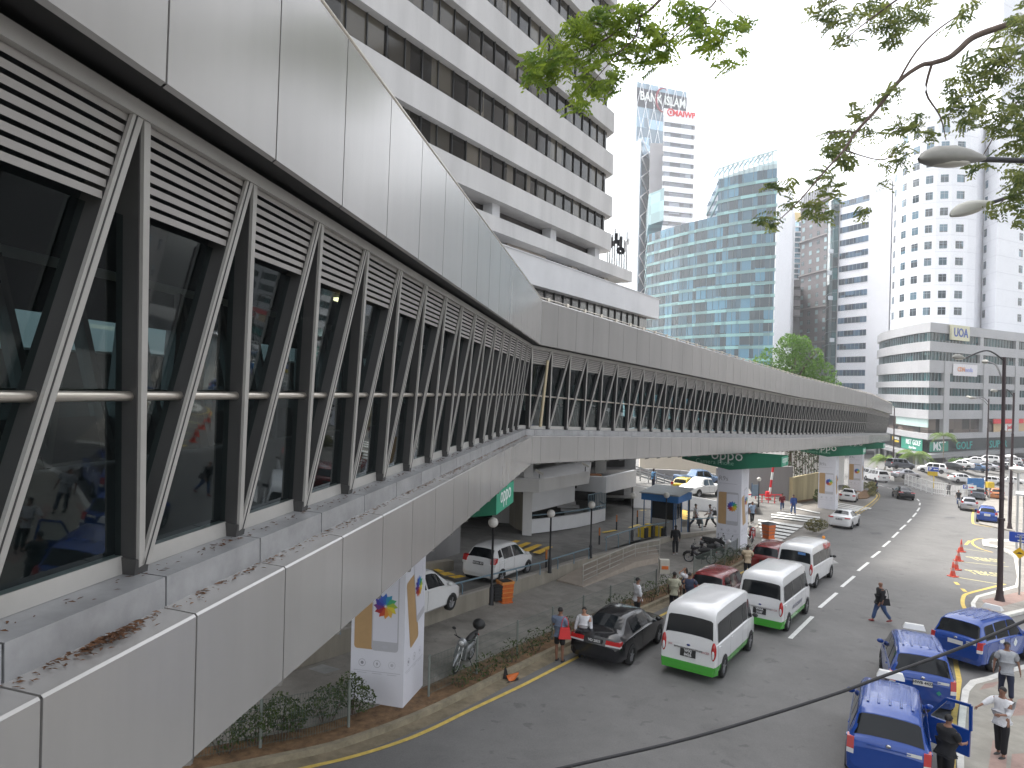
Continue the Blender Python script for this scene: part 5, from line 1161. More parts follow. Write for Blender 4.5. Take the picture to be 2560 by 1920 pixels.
for dx in (-.32, .32): mb = MB(); mb.tube([p + Vector((dx, 0, 0)), p + Vector((dx, 0, 2.3))], .04, 6); mb.build('post', MATS['booth_blue'], t)
mb = MB(); mb.box(p + Vector((0, 0, 1.6)), (.6, .06, 1.1)); mb.build('panel', mat('panel_blue_grey', (.2, .26, .33), .5, var=.1), t)
# ---- car park building under the tower (seen below the bridge)
t = thing('car_park_building', 'grey concrete car park and ramps under the tower, seen below the footbridge', 'building')
def slab(nm, pts, z0, z1, m): mb = MB(); mb.prism(ccw([tuple(p)[:2] for p in pts]), z0, z1); return mb.build(nm, m, t)
z = P(1348, 1199, 42).z
slab('canopy_slab', [P(1348, 1199, 42), P(1473, 1178, 46.5), P(1478, 1170, 58), P(1310, 1163, 58), P(1250, 1199, 42)], z - .75, z, conc_t)
a, b = P(1323, 1256, 43), P(1437, 1235, 48)
def wedge(nm, a, b, ta, tb, ba, bb, th, m):
    n = (b - a); n = Vector((-n.y, n.x, 0)).normalized() * th; mb = MB(); v = lambda p, z: Vector((p.x, p.y, z))
    mb.hexa([v(a, ba), v(b, bb), v(b + n, bb), v(a + n, ba)], [v(a, ta), v(b, tb), v(b + n, tb), v(a + n, ta)]); return mb.build(nm, m, t)
wedge('ramp_parapet', a, b, P(1323, 1228, 43).z, P(1437, 1209, 48).z, P(1323, 1282, 43).z, P(1437, 1254, 48).z, .3, conc_w)
wedge('deck_parapet', P(1380, 1220, 52), P(1515, 1220, 50), P(1440, 1192, 50.5).z, P(1515, 1193, 50).z, P(1440, 1232, 50.5).z, P(1515, 1232, 50).z, .3, conc_w)
wedge('deck_parapet', P(1515, 1220, 50), P(1590, 1220, 58), P(1515, 1192.5, 50).z, P(1590, 1175, 58).z, P(1515, 1232.5, 50).z, P(1590, 1215, 58).z, .3, conc_w)
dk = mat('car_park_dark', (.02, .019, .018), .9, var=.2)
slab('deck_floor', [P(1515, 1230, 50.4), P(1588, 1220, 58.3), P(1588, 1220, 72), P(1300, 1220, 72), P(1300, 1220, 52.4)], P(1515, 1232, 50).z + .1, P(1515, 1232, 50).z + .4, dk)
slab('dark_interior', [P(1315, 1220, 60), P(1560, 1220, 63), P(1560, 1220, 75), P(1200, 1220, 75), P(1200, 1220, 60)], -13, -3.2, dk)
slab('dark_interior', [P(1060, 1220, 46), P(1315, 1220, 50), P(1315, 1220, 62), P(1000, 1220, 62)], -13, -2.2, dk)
gp = G(1316, 1336, .62)
slab('front_pillar', [(gp.x - .25, gp.y - .2), (gp.x + .3, gp.y - .2), (gp.x + .3, gp.y + .6), (gp.x - .25, gp.y + .6)], gp.z - .5, -3.9, conc_t)
for u, Y, w_ in ((1255, 47, 1.2), (1350, 56, .7), (1500, 58, .8), (1480, 64, .7), (1395, 62, .8)): p = P(u, 1250, Y); slab('pillar', [(p.x - w_ / 2, p.y - .3), (p.x + w_ / 2, p.y - .3), (p.x + w_ / 2, p.y + .3), (p.x - w_ / 2, p.y + .3)], -12.5, -3.5, conc_t)
gl_ = [G(1150, 1382, .7), G(1060, 1410, .75), G(950, 1440, .8)]
wedge('front_wall', gl_[2], gl_[0], gl_[2].z + 4, gl_[0].z + 4.5, gl_[2].z - .5, gl_[0].z - .5, .4, graywall)
wedge('wall_plinth', gl_[2] + Vector((.2, -.35, 0)), gl_[1] + Vector((1.4, -.5, 0)), gl_[2].z + .35, gl_[1].z + .32, gl_[2].z - .4, gl_[1].z - .4, .4, conc_l)
# curved ramp wall at the mouth
pts = [P(1312, 1318, 44), P(1290, 1312, 45), P(1270, 1300, 47), P(1245, 1285, 50), P(1215, 1272, 53)]
mb = MB()
for i in range(4):
    p, q = pts[i], pts[i + 1]; mb.quad(Vector((p.x, p.y, gz(p.x, p.y))), Vector((q.x, q.y, gz(q.x, q.y))), Vector((q.x, q.y, -6.3 + .25 * i)), Vector((p.x, p.y, -7.0 + .25 * i)))
mb.build('ramp_wall', conc_l, t)
wt = thing('low_curved_wall', 'low white curved wall with a thin blue rail in front of the dark car park', 'wall'); q = [G(1323, 1335, .62), G(1380, 1328, .62), G(1440, 1319, .6), G(1490, 1308, .6), G(1513, 1301, .6), G(1500, 1292, .6)]
mb = MB()
for i in range(5):
    a, b = q[i], q[i + 1]; n = (b - a); n = Vector((-n.y, n.x, 0)).normalized() * .2; up = Vector((0, 0, .85))
    mb.hexa([a, b, b + n, a + n], [a + up, b + up, b + n + up, a + n + up])
mb.build('wall_body', white, wt); mb = MB(); mb.tube([p + Vector((0, .1, 1.08)) for p in q], .045, 6); mb.build('top_rail', railb, wt)
t = rail_run('stair_rail', 'blue balustrade beside the stairs below the deck parapet', [(1470, 1282), (1514, 1272)], 1.4, 1.2, railb, .28, (.1,), .03, False)
stc = thing('stairs', 'short concrete stair between the ramp parapet and the blue balustrade', 'stairs'); sp_ = G(1440, 1290, .7)
for k in range(7): mb = MB(); mb.box(sp_ + Vector((-.3 * k * .8, .5 + .3 * k, .1 + .2 * k)), (1.6, .3, .2)); mb.build('step', conc_t, stc)
# floodlights on the slab
for u, v, Y, lb in ((1348, 1192, 42.6, 'floodlight at the near corner of the grey canopy slab'), (1463, 1172, 46.6, 'floodlight at the far corner of the canopy slab')):
    p = P(u, v + 6, Y); t = thing('floodlight', lb, 'floodlight', p); mb = MB(); mb.tube([(0, 0, -.1), (0, 0, .3)], .03, 6); mb.build('bracket', blackm, t); mb = MB(); mb.box((0, 0, .42), (.5, .35, .12), .5, Matrix.Rotation(.5, 3, 'Y')); mb.build('lamp_head', railw, t)
# planter on the deck
pl = thing('planter_box', 'brown wooden planter box with dark plants on the deck parapet', 'planter', P(1487, 1192, 51)); mb = MB(); mb.box((0, 0, 0), (.9, .5, .4)); mb.build('box', mat('wood_brown', (.22, .09, .03), .7, var=.2), pl)
# bins
def bin_(u, v, dz, m, m2, label, s=1.0, rz=.5):
    p = G(u, v, dz); t = thing('litter_bin', label, 'bin', p, rz); mb = MB(); mb.hexa([Vector((i * .22 * s, j * .22 * s, .05)) for i, j in ((-1, -1), (1, -1), (1, 1), (-1, 1))], [Vector((i * .27 * s, j * .27 * s, .78 * s)) for i, j in ((-1, -1), (1, -1), (1, 1), (-1, 1))]); mb.build('bin_body', m, t)
    mb = MB(); mb.box((0, 0, .84 * s), (.58 * s, .58 * s, .09 * s)); mb.m = 1; mb.box((0, 0, .89 * s), (.44 * s, .44 * s, .02 * s)); mb.build('rim', [m2, trim], t)
    for z in (.25, .45, .62): mb = MB(); mb.box((0, 0, z * s), (.53 * s + z * .02, .53 * s + z * .02, .03)); mb.build('rib', m2, t)
    mb = MB(); mb.box((0, 0, .03), (.5 * s, .5 * s, .06)); mb.build('foot', m, t)
bino = mat('bin_orange', (.55, .13, .025), .5, var=.15, scale=4); bino2 = mat('bin_orange_light', (.62, .25, .06), .5, var=.1)
bin_(1262, 1505, .12, bino, bino2, 'orange litter bin against the low wall', 1.0)
bin_(1241, 1500, .86, trim, blackm, 'black bin beside the nearest globe lamp', .62)
bin_(1921, 1346, .10, bino, mat('bin_grey', (.13, .13, .14), .6, var=.1), 'orange bin with dark grey lid beside the zebra crossing', 1.25)
t = thing('litter_box', 'pale litter box on a thin post behind the roadside fence', 'bin', G(1645, 1490, .1)); mb = MB(); mb.tube([(0, 0, 0), (0, 0, 1.75)], .035, 6); mb.build('post', railw, t); mb = MB(); mb.box((.25, 0, 1.35), (.42, .3, .62)); mb.build('box', mat('box_cream', (.45, .42, .36), .6, var=.1), t); mb = MB(); mb.box((.25, -.16, 1.32), (.3, .02, .15)); mb.build('sticker', bino, t)
# zebra stripes (left) and other paint
stripes('zebra_crossing', [[(1895 + 1.5 * k, 1298 + 8.3 * k), (1895 + 1.5 * k, 1302 + 8.3 * k), (2002 - 10 * k, 1319 + 7.0 * k), (2008 - 10 * k, 1314 + 7.0 * k)] for k in range(7)], whitep, .115)
stripes('zebra_crossing', [[(1928 + 0 * k, 1278 + 6 * k), (1928, 1281 + 6 * k), (2050, 1302 + 6 * k - 6), (2050, 1298 + 6 * k - 6)] for k in range(3)] + [[(1975, 1266), (1975, 1268), (2050, 1284), (2050, 1281)]], whitep, .115)
stripes('zebra_crossing', [[(2093, 1256 + 4.4 * k), (2093, 1258 + 4.4 * k), (2176 - 10.5 * k, 1271 + 1.9 * k + 2), (2180 - 10.5 * k, 1269 + 1.9 * k + 1)] for k in range(8)], whitep, .05)
sheet('side_road', [(1885, 1318), (1925, 1388), (2010, 1360), (2060, 1330), (2120, 1300), (2160, 1275), (2195, 1250), (2190, 1232), (2120, 1222), (2060, 1240), (1960, 1262)], mat('side_road_asphalt', (.20, .185, .165), .9, var=.15), .035)
strip('yellow_line', smooth_path([(2090, 1308), (2130, 1287), (2170, 1262), (2190, 1245), (2192, 1237), (2180, 1228)], 5), .14, yellowp, .05)
strip('yellow_line', smooth_path([(2096, 1313), (2136, 1291), (2176, 1266), (2196, 1247), (2198, 1236), (2186, 1226)], 5), .12, yellowp, .05, dash=(.8, .6))
sheet('traffic_island', [(2105, 1240), (2140, 1246), (2168, 1244), (2180, 1236), (2172, 1227), (2150, 1222), (2110, 1222)], soil, .16, th=.2)
sheet('pavement', [(1985, 1258), (2048, 1248), (2048, 1236), (1985, 1242)], soil, .14)
# drain cover, patches, manholes
stripes('drain_grate', [[(1284 - 20, 1709), (1300 - 25, 1700), (1296, 1693), (1318 - 22, 1700)]], trim, .014)
t = thing('traffic_cone', 'fallen orange and black marker stuck in the gutter drain', 'marker', G(1274, 1699)); mb = MB(); mb.lathe([(.16, 0), (.02, .34)], (0, 0, 0), 10, Matrix.Rotation(.9, 3, 'Y')); mb.build('cone', bino, t); mb = MB(); mb.hexa([Vector(p) for p in ((-.2, 0, .02), (-.02, 0, .02), (-.02, .03, .02), (-.2, .03, .02))], [Vector(p) for p in ((-.16, 0, .38), (-.12, 0, .38), (-.12, .03, .38), (-.16, .03, .38))]); mb.build('spike', trim, t)
def manhole(pts, m=None, dz=.012): stripes('manhole_cover', [pts], m or asph_old, dz)
manhole([(2065, 1401), (2085, 1400), (2097, 1408), (2078, 1409)], mat('manhole_pale', (.27, .27, .26), .7, var=.2)); manhole([(2174, 1331), (2200, 1331), (2206, 1336), (2180, 1336)], mat('manhole_dark', (.09, .09, .09), .8, var=.2)); manhole([(2361, 1292), (2386, 1292), (2390, 1296), (2365, 1295)], MATS['manhole_dark']); manhole([(770, 1672), (806, 1660), (852, 1673), (812, 1685)], MATS['manhole_pale'], .13)
# ================================================================ RIGHT SIDE
isl = [(2455, 1349), (2475, 1347), (2600, 1352), (2700, 1356), (2700, 1560), (2560, 1528), (2480, 1547), (2432, 1533), (2427, 1507), (2440, 1489), (2538, 1463), (2543, 1440), (2534, 1388), (2505, 1371), (2458, 1363)]
sheet('right_pavement', isl, kerbw, .13, th=.2)
sheet('right_pavement', [(2475, 1352), (2700, 1360), (2700, 1552), (2560, 1520), (2482, 1538), (2442, 1527), (2438, 1508), (2448, 1493), (2546, 1467), (2550, 1440), (2541, 1386), (2508, 1368), (2470, 1359)], pave, .135)
sheet('right_pavement', [(2470, 1525), (2545, 1505), (2600, 1490), (2600, 1478), (2546, 1480), (2455, 1500)], brick_red, .139)
sheet('right_pavement', [(2394, 1935), (2391, 1880), (2396, 1800), (2400, 1760), (2406, 1722), (2426, 1700), (2470, 1690), (2520, 1672), (2600, 1650), (2800, 1640), (2800, 2060), (2394, 2060)], kerbw, .13, th=.2)
sheet('right_pavement', [(2412, 2060), (2410, 1880), (2414, 1800), (2418, 1762), (2424, 1728), (2440, 1710), (2478, 1700), (2525, 1682), (2600, 1662), (2800, 1650), (2800, 2060)], mat('paving_grey', (.26, .245, .21), .85, var=.2, scale=1.4, bump=.2), .135)
for pts in ([(2470, 1925), (2515, 1925), (2520, 1850), (2482, 1850)], [(2530, 1790), (2560, 1788), (2580, 1742), (2545, 1748)], [(2448, 1725), (2485, 1717), (2500, 1703), (2462, 1709)], [(2520, 1990), (2600, 1990), (2600, 1880), (2530, 1885)]): sheet('right_pavement', pts, brick_red, .139)
sheet('right_pavement', [(2443, 1283), (2452, 1262), (2480, 1240), (2700, 1240), (2700, 1332), (2560, 1332), (2500, 1320), (2448, 1308)], pave, .12, th=.2)
strip('yellow_line', smooth_path([(2482, 1381), (2452, 1372), (2434, 1362), (2431, 1354), (2440, 1348), (2458, 1346)], 4), .16, yellowp)
strip('yellow_line', smooth_path([(2415, 1527), (2407, 1510), (2408, 1495), (2416, 1485), (2460, 1473), (2512, 1460)], 4), .18, yellowp)
strip('yellow_line', smooth_path([(2436, 1270), (2432, 1285), (2432, 1304), (2440, 1311), (2490, 1320)], 4), .2, yellowp)
strip('yellow_line', [(2387, 1665 - 20), (2398, 1700), (2385, 1790), (2380, 1900), (2378, 2000)], .16, yellowp)
strip('yellow_line', [(2500, 1534), (2560, 1512), (2640, 1490)], .14, yellowp)
palep = mat('paint_pale_yellow', (.55, .50, .24), .7, var=.2, scale=6)
strip('bay_markings', [(2410, 1372), (2467, 1380)], .10, palep); strip('bay_markings', [(2402, 1404), (2522, 1417)], .10, palep); strip('bay_markings', [(2393, 1443), (2508, 1462)], .13, palep)
strip('bay_markings', [(2388, 1455), (2425, 1490)], .2, yellowp, dash=(.75, 1.0)); strip('bay_markings', [(2414, 1362), (2424, 1352)], .2, yellowp)
for (u0, v0, u1, v1) in ((2418, 1396, 2512, 1404), (2412, 1429, 2512, 1440)):
    a, b = G(u0, v0), G(u1, v1); x = (b - a).normalized(); y = NRM.cross(x); M_ = frame(a.lerp(b, .5) + NRM * .012, x, y); o = text('TEKSI', 1.0, M_ @ Matrix.Diagonal(((b - a).length / 3.0, 1.8, 1, 1)), palep, 'road_lettering', None, 0.0, 'CENTER', .012); tag(o, kind='structure')
# cones
for u, v, lb in ((2403, 1379, 'farthest orange traffic cone at the taxi bay'), (2396, 1402, 'second farthest orange traffic cone at the taxi bay'), (2390, 1424, 'second nearest orange traffic cone at the taxi bay'), (2382, 1441, 'nearest orange traffic cone at the taxi bay')):
    t = thing('traffic_cone', lb, 'traffic cone', G(u, v, .01), .3, 'traffic cones by the taxi bay'); mb = MB(); mb.lathe([(.17, .03), (.11, .33)], (0, 0, 0), 12); mb.lathe([(.075, .52), (.03, .86), (.0, .87)], (0, 0, 0), 12); mb.build('cone_body', mat('cone_red', (.52, .06, .03), .5, var=.08), t)
    mb = MB(); mb.lathe([(.11, .33), (.075, .52)], (0, 0, 0), 12); mb.build('pale_band', mat('cone_band', (.42, .22, .2), .5, var=.05), t); mb = MB(); mb.box((0, 0, .02), (.44, .44, .04)); mb.build('base', MATS['cone_red'], t)
# street lamps on the right
lampg = mat('lamp_head_grey', (.22, .215, .19), .5, var=.12, scale=3); lampw = mat('lamp_glass', (.5, .48, .42), .3, var=0)
def lamp_head(par, tip, d, L, m=None):
    "cobra head: tip = joint end, d = direction outward"
    d = Vector(d).normalized(); x = d; y = Vector((-d.y, d.x, 0)).normalized(); z = x.cross(y); M_ = Matrix((x, y, z)).transposed(); mb = MB()
    prof = [(.0, .05), (.08, .075), (.25, .13), (.5, .18), (.75, .17), (.92, .10), (1.0, .02)]; vs = []
    for s, r in prof:
        for k in range(12):
            a = 2 * math.pi * k / 12; zz_ = math.sin(a) * r * L * (1.0 if math.sin(a) > 0 else .5); vs.append(Vector(tip) + M_ @ Vector((s * L, math.cos(a) * r * L * 1.0, zz_)))
    mb._add(vs, [(i * 12 + k, i * 12 + (k + 1) % 12, (i + 1) * 12 + (k + 1) % 12, (i + 1) * 12 + k) for i in range(6) for k in range(12)], True); h = mb.build('lamp_head', m or lampg, par)
    mb = MB(); c = Vector(tip) + M_ @ Vector((.52 * L, 0, -.055 * L)); mb.ball(c, (.30 * L, .13 * L, .05 * L), 14, 6, M_); mb.build('lamp_lens', lampw, h)
def street_lamp(u, v, dz, top, arms, label, r=.11):
    b = G(u, v, dz); t = thing('street_lamp', label, 'street lamp', b, 0, 'tall dark street lamps'); h = (v - top[1]) / F * b.y + (0)
    pt = P(top[0], top[1], b.y) - b; mb = MB(); s1 = pt * .33
    mb.lathe([(r * 2.2, 0), (r * 1.9, .12), (r * 1.5, .3), (r * 1.5, .5)], (0, 0, 0), 12); mb.tube([Vector((0, 0, .3)), s1], r * 1.25, 10); mb.tube([s1 - Vector((0, 0, .0)), s1 + Vector((0, 0, .12))], r * 1.6, 10); mb.tube([s1, pt * .7], r, 10); mb.tube([pt * .7, pt], r * .8, 10); mb.build('pole', mat('pole_brown', (.035, .02, .022), .5, var=.15), t)
    for (au, av, aY, k, L) in arms:
        e = P(au, av, b.y + aY) - b; s = pt * k; m_ = s.lerp(e, .45) + Vector((0, 0, .45)); mb = MB(); mb.tube(smooth_path([tuple(s), tuple(m_), tuple(e)], 6), r * .35, 6); mb.build('bracket_arm', blackm, t)
        d = (e - s); d.z = .02 * d.length; lamp_head(t, e, d, L)
    return t
street_lamp(2499, 1502, .13, (2511, 893), [(2412, 896, -1.5, .985, .95), (2470, 905, 2.6, .88, .85)], 'nearest tall dark street lamp on the right pavement with two heads')
street_lamp(2524, 1322, .12, (2535, 982), [(2494, 978, -1, .97, .95)], 'second tall dark street lamp behind the nearest one on the right')
street_lamp(2465, 1238, .0, (2472, 997), [(2440, 996, -1, .96, 1.4), (2428, 993, 4, .93, 1.2)], 'dark street lamp beside the car park with two pale heads', .12)
street_lamp(2233, 1178, .0, (2236, 1020), [(2234, 1018, -3, .97, 1.1)], 'thin dark street lamp by the end of the footbridge', .13)
# near lamp heads reaching in from the right
def near_lamp(head_tip, head_joint, Y, exitp, base, label, L, m):
    j = P(*head_joint, Y); tpt = P(*head_tip, Y - .2); e = P(*exitp, Y + .3); t = thing('street_lamp', label, 'street lamp', (0, 0, 0), 0, 'tall dark street lamps')
    top = Vector((base[0], base[1], e.z + .1)); mb = MB(); mb.tube([Vector((base[0], base[1], gz(*base))), top], .09, 10); mb.build('pole', mat('pole_brown', (.035, .02, .022)), t)
    mb = MB(); mb.tube([j, e, top], .035, 8); mb.build('bracket_arm', blackm, t); lamp_head(t, j + (j - tpt).normalized() * .02, (tpt - j), L, m)
near_lamp((2279, 398), (2455, 398), 8.6, (2560, 402), (8.3, 8.6), 'grey lamp head reaching in at the upper right, close to the camera', .90, lampg)
near_lamp((2358, 545), (2475, 508), 13.5, (2560, 480), (12.2, 14.5), 'pale lamp head below the grey one among the branches', .93, mat('lamp_head_pale', (.50, .49, .45), .5, var=.1))
# signs
signb = mat('road_sign_blue', (.02, .07, .42), .4, var=.03); signy = mat('road_sign_yellow', (.70, .42, .01), .4, var=.03)
def board(par, nm, c, w_, h_, m, d=(0, -1, 0), o=0):
    d = Vector(d).normalized(); x = Vector((-d.y, d.x, 0)); mb = MB(); c = Vector(c) + d * o; z = Vector((0, 0, 1)); a = x * w_ / 2; b = z * h_ / 2; n = d * .03
    mb.hexa([c - a - b - n, c + a - b - n, c + a - b, c - a - b], [c - a + b - n, c + a + b - n, c + a + b, c - a + b]); return mb.build(nm, m, par)
g = G(2548, 1487, .13); t = thing('road_sign', 'blue direction sign above a yellow diamond hump sign on one grey pole', 'road sign', g); fd = Vector((-g.x, -g.y, 0)).normalized(); rx = Vector((-fd.y, fd.x, 0))
mb = MB(); mb.tube([(0, 0, 0), (0, 0, 3.1)], .05, 8); mb.build('pole', mat('pole_grey', (.3, .3, .29), .5, metal=.4, var=.1), t)
c = P(2562, 1345, g.y - .05) - g; board(t, 'blue_panel', c, 1.35, .52, signb, fd, .06)
for k, s in ((.12, 'HOSPITAL 2'), (.0, 'PARKING AREA')): text(s, .12, frame(c + fd * .1 + Vector((0, 0, k + .03)), rx, ZU), letw, 'sign_lettering', t, .002)
mb = MB(); cc_ = c + fd * .1 + Vector((0, 0, -.15)); mb.poly([cc_ + rx * x + ZU * z for x, z in ((-.3, -.03), (.12, -.03), (.12, -.08), (.34, 0), (.12, .08), (.12, .03), (-.3, .03))]); mb.build('arrow', letw, t)
c = P(2549, 1382, g.y - .05) - g; mb = MB(); s = .30; mb.poly([c + fd * .07 + rx * x * s + ZU * z * s for x, z in ((0, -1), (1, 0), (0, 1), (-1, 0))]); mb.poly([c + fd * .04 + rx * x * s + ZU * z * s for x, z in ((0, -1), (-1, 0), (0, 1), (1, 0))]); mb.build('yellow_diamond', signy, t)
mb = MB(); mb.poly([c + fd * .08 + rx * x * s + ZU * z * s for x, z in ((-.6, -.15), (.6, -.15), (.3, -.02), (.12, .14), (-.12, .14), (-.3, -.02))]); mb.build('hump_symbol', trim, t)
g = G(2334, 1222); t = thing('parking_sign', 'blue P sign over a yellow panel at the car park fence', 'road sign', g); fd = Vector((-g.x, -g.y, 0)).normalized(); rx = Vector((-fd.y, fd.x, 0))
mb = MB(); mb.tube([(0, 0, 0), (0, 0, 3.1)], .06, 8); mb.build('pole', bol, t); c = P(2333.5, 1173, g.y) - g; board(t, 'blue_panel', c, 1.35, .62, signb, fd, .1); c2 = P(2331.5, 1184, g.y) - g; board(t, 'yellow_panel', c2, 1.3, .6, bol, fd, .1)
text('P', .6, frame(c + fd * .13 - rx * .38, rx, ZU), letw, 'sign_lettering', t, .002, 'CENTER', .02); mb = MB(); cc_ = c + fd * .13 + rx * .28; mb.poly([cc_ + rx * x + ZU * z for x, z in ((-.3, 0), (-.1, -.12), (-.1, -.05), (.3, -.05), (.3, .05), (-.1, .05), (-.1, .12))]); mb.build('arrow', letw, t)
g = G(2415, 1248); t = thing('parking_sign', 'small P sign with a red arrow near the grey car', 'road sign', g); fd = Vector((-g.x, -g.y, 0)).normalized(); rx = Vector((-fd.y, fd.x, 0))
mb = MB(); mb.tube([(0, 0, 0), (0, 0, 2.2)], .04, 8); mb.build('pole', railw, t); c = P(2424, 1218, g.y) - g; board(t, 'white_panel', c, 1.5, .6, letw, fd, .08); board(t, 'blue_panel', c - rx * .47, .5, .5, signb, fd, .1); text('P', .45, frame(c + fd * .13 - rx * .47, rx, ZU), letw, 'sign_lettering', t, .002, 'CENTER', .02)
mb = MB(); cc_ = c + fd * .12 + rx * .2; mb.poly([cc_ + rx * x + ZU * z for x, z in ((-.3, -.05), (.05, -.05), (.05, -.13), (.35, 0), (.05, .13), (.05, .05), (-.3, .05))]); mb.build('arrow', redp, t)
g = G(2474, 1250); t = thing('yellow_box', 'yellow box on a post beside the car park lamp', 'box', g); mb = MB(); mb.box((0, 0, 2.0), (.85, .5, .75)); mb.build('box', bol, t); mb = MB(); mb.tube([(0, 0, 0), (0, 0, 1.7)], .06, 8); mb.build('post', railw, t)
g = G(2439, 1221); t = thing('blue_screen', 'blue ribbed screen standing between white cars in the car park', 'screen', g); 
for k in range(6): mb = MB(); mb.box((-1.1 + .44 * k, 0, .85), (.40, .08, 1.55)); mb.build('panel', mat('screen_blue', (.03, .17, .42), .5, var=.1), t)
# white car park fence
fw = mat('fence_white', (.60, .60, .60), .5, var=.05)
def picket(name, label, pts, h, every=2.6, bars=(.15, .5, 1.0), dz=0, m=fw, infill=True):
    q = [G(u, v, dz) for u, v in pts]; t = thing(name, label, 'fence')
    for b in bars: mb = MB(); mb.tube([p + Vector((0, 0, b * h)) for p in q], .035, 5); mb.build('rail', m, t)
    for i in range(len(q) - 1):
        L = (q[i + 1] - q[i]).length; n = max(1, round(L / every))
        for k in range(n): p = q[i].lerp(q[i + 1], k / n); mb = MB(); mb.box(p + Vector((0, 0, h / 2)), (.10, .10, h)); mb.build('post', m, t)
    if infill:
        mb = MB()
        for i in range(len(q) - 1):
            L = (q[i + 1] - q[i]).length; n = int(L / .25)
            for k in range(n): p = q[i].lerp(q[i + 1], (k + .5) / n); mb.box(p + Vector((0, 0, h * .5)), (.018, .018, h * .9))
        mb.build('wire_infill', m, t, kind='stuff')
picket('car_park_fence', 'white post and wire fence curving along the near side of the car park', [(2262, 1212), (2290, 1222), (2330, 1236), (2362, 1241), (2400, 1248), (2432, 1240)], 1.7)
picket('car_park_fence', 'white rail fence along the back of the car park', [(2215, 1194), (2300, 1185), (2415, 1176)], 1.6, 4, (.5, 1.0), infill=False)
sheet('car_park', [(2236, 1204, 0.02), (2320, 1210, .02), (2440, 1214, .02), (2640, 1225, .02), (2700, 1162, 2.5), (2440, 1160, 2.6), (2230, 1163, 2.5)], asph_old)
lw_ = [G(2400, 1160, 2.6), G(2480, 1157, 2.6), G(2640, 1157, 2.6)]
free_wall('low_wall', 'low pale wall behind the car park in front of the hedge balls', lw_, conc_w, -22, [q_.z + .9 for q_ in lw_], .3)
# pale mushroom lamps and shelter posts at the right edge
for u, v, vt, lb in ((2541, 1372, 1172, 'pale mushroom lamp post at the right edge near the blue sign'), (2521, 1305, 1141, 'slim pale mushroom lamp behind the dark poles')):
    g = G(u, v, .12); h = (v - vt) / F * g.y; t = thing('mushroom_lamp', lb, 'street lamp', g); mb = MB(); mb.tube([(0, 0, 0), (0, 0, h)], .09, 8); mb.build('post', mat('post_pale', (.42, .42, .42), .5, var=.06), t); mb = MB(); mb.lathe([(.10, h - .3), (.55, h - .06), (.58, h), (.5, h + .08), (.05, h + .2)], (0, 0, 0), 16); mb.build('shade', fw, t)
g = G(2566, 1390, .12); t = thing('bus_shelter', 'pale shelter with slim posts at the right edge of the picture', 'shelter', g, rad(-35))
for x in (0, 1.6, 3.2): mb = MB(); mb.tube([(x - .2, 0, 0), (x - .2, 0, 4.2)], .07, 8); mb.build('post', MATS['post_pale'], t)
mb = MB(); mb.box((1.5, .3, 4.3), (4.4, 2.0, .12)); mb.build('roof', MATS['post_pale'], t)
# roadside mesh fence with posts
wire = mat('wire_grey_green', (.10, .13, .11), .6, metal=.3, var=0); fpost = mat('fence_post', (.20, .22, .20), .6, metal=.3, var=.1)
def mesh_fence(label, i0, i1, off=.62):
    line = shift(KERB, off); seg = line[i0:i1 + 1]; q = [Vector((x, y, gz(x, y) + .12)) for x, y in seg]; t = thing('mesh_fence', label, 'fence')
    L = [0]
    for i in range(1, len(q)): L.append(L[-1] + (q[i] - q[i - 1]).length)
    def at(s):
        for i in range(1, len(q)):
            if s <= L[i] + 1e-6: return q[i - 1].lerp(q[i], (s - L[i - 1]) / (L[i] - L[i - 1]))
        return q[-1]
    n = round(L[-1] / 2.4)
    for k in range(n + 1): p = at(L[-1] * k / n); mb = MB(); mb.tube([p, p + Vector((0, 0, 1.15))], .035, 6); mb.build('post', fpost, t)
    mb = MB()
    for h in [.08 + .2 * j for j in range(6)]: mb.tube([at(L[-1] * k / 30) + Vector((0, 0, h)) for k in range(31)], .005, 3, False)
    s = 0
    while s < L[-1]: p = at(s); mb.beam(p + Vector((0, 0, .05)), p + Vector((0, 0, 1.1)), (1, 0, 0), .007, .007); s += .065
    mb.build('wire_mesh', wire, t)
NK = len(KERB)
mesh_fence('green wire mesh fence around the shrubs left of the nearest pier', 5, 20)
mesh_fence('long green wire mesh fence along the kerb beside the black sedan', 29, 46)
mesh_fence('short green wire mesh fence beside the dark red cars and motorcycles', 49, 54)
# black cable crossing the foreground
mb = MB(); mb.tube(smooth_path([tuple(P(u, v, Y)) for u, v, Y in ((1150, 1985, 5.4), (1405, 1920, 5.5), (1735, 1843, 5.7), (2060, 1744, 5.9), (2215, 1688, 6.0), (2400, 1620, 6.1), (2560, 1553, 6.2), (2900, 1400, 6.5))], 5), .0135, 8)
tag(mb.build('overhead_cable', blackm), 'thick black cable sagging across the lower right foreground', 'cable')
# antennas on the tower slab
t = thing('antenna_cluster', 'cluster of telephone antennas and dishes on the corner of the tower slab', 'antenna'); ra = random.Random(5)
for k in range(9):
    u = 1518 + k * 6; p = P(u, 655, 61.2 + (k % 3) * .6); p.z = 10.6; h = ra.uniform(1.2, 2.9); mb = MB(); mb.tube([p + Vector((0, 0, -1)), p + Vector((0, 0, h))], .04, 6); mb.build('mast', blackm, t)
    mb = MB(); mb.box(p + Vector((.12, -.1, h * .7)), (.22, .12, .9 if k % 2 else .5), k); mb.build('panel_antenna', fw if k > 5 else blackm, t)
mb = MB(); mb.lathe([(.05, 0), (.35, .1), (.36, .12)], P(1551, 628, 61), 14, Matrix.Rotation(1.4, 3, 'X')); mb.build('dish', blackm, t)
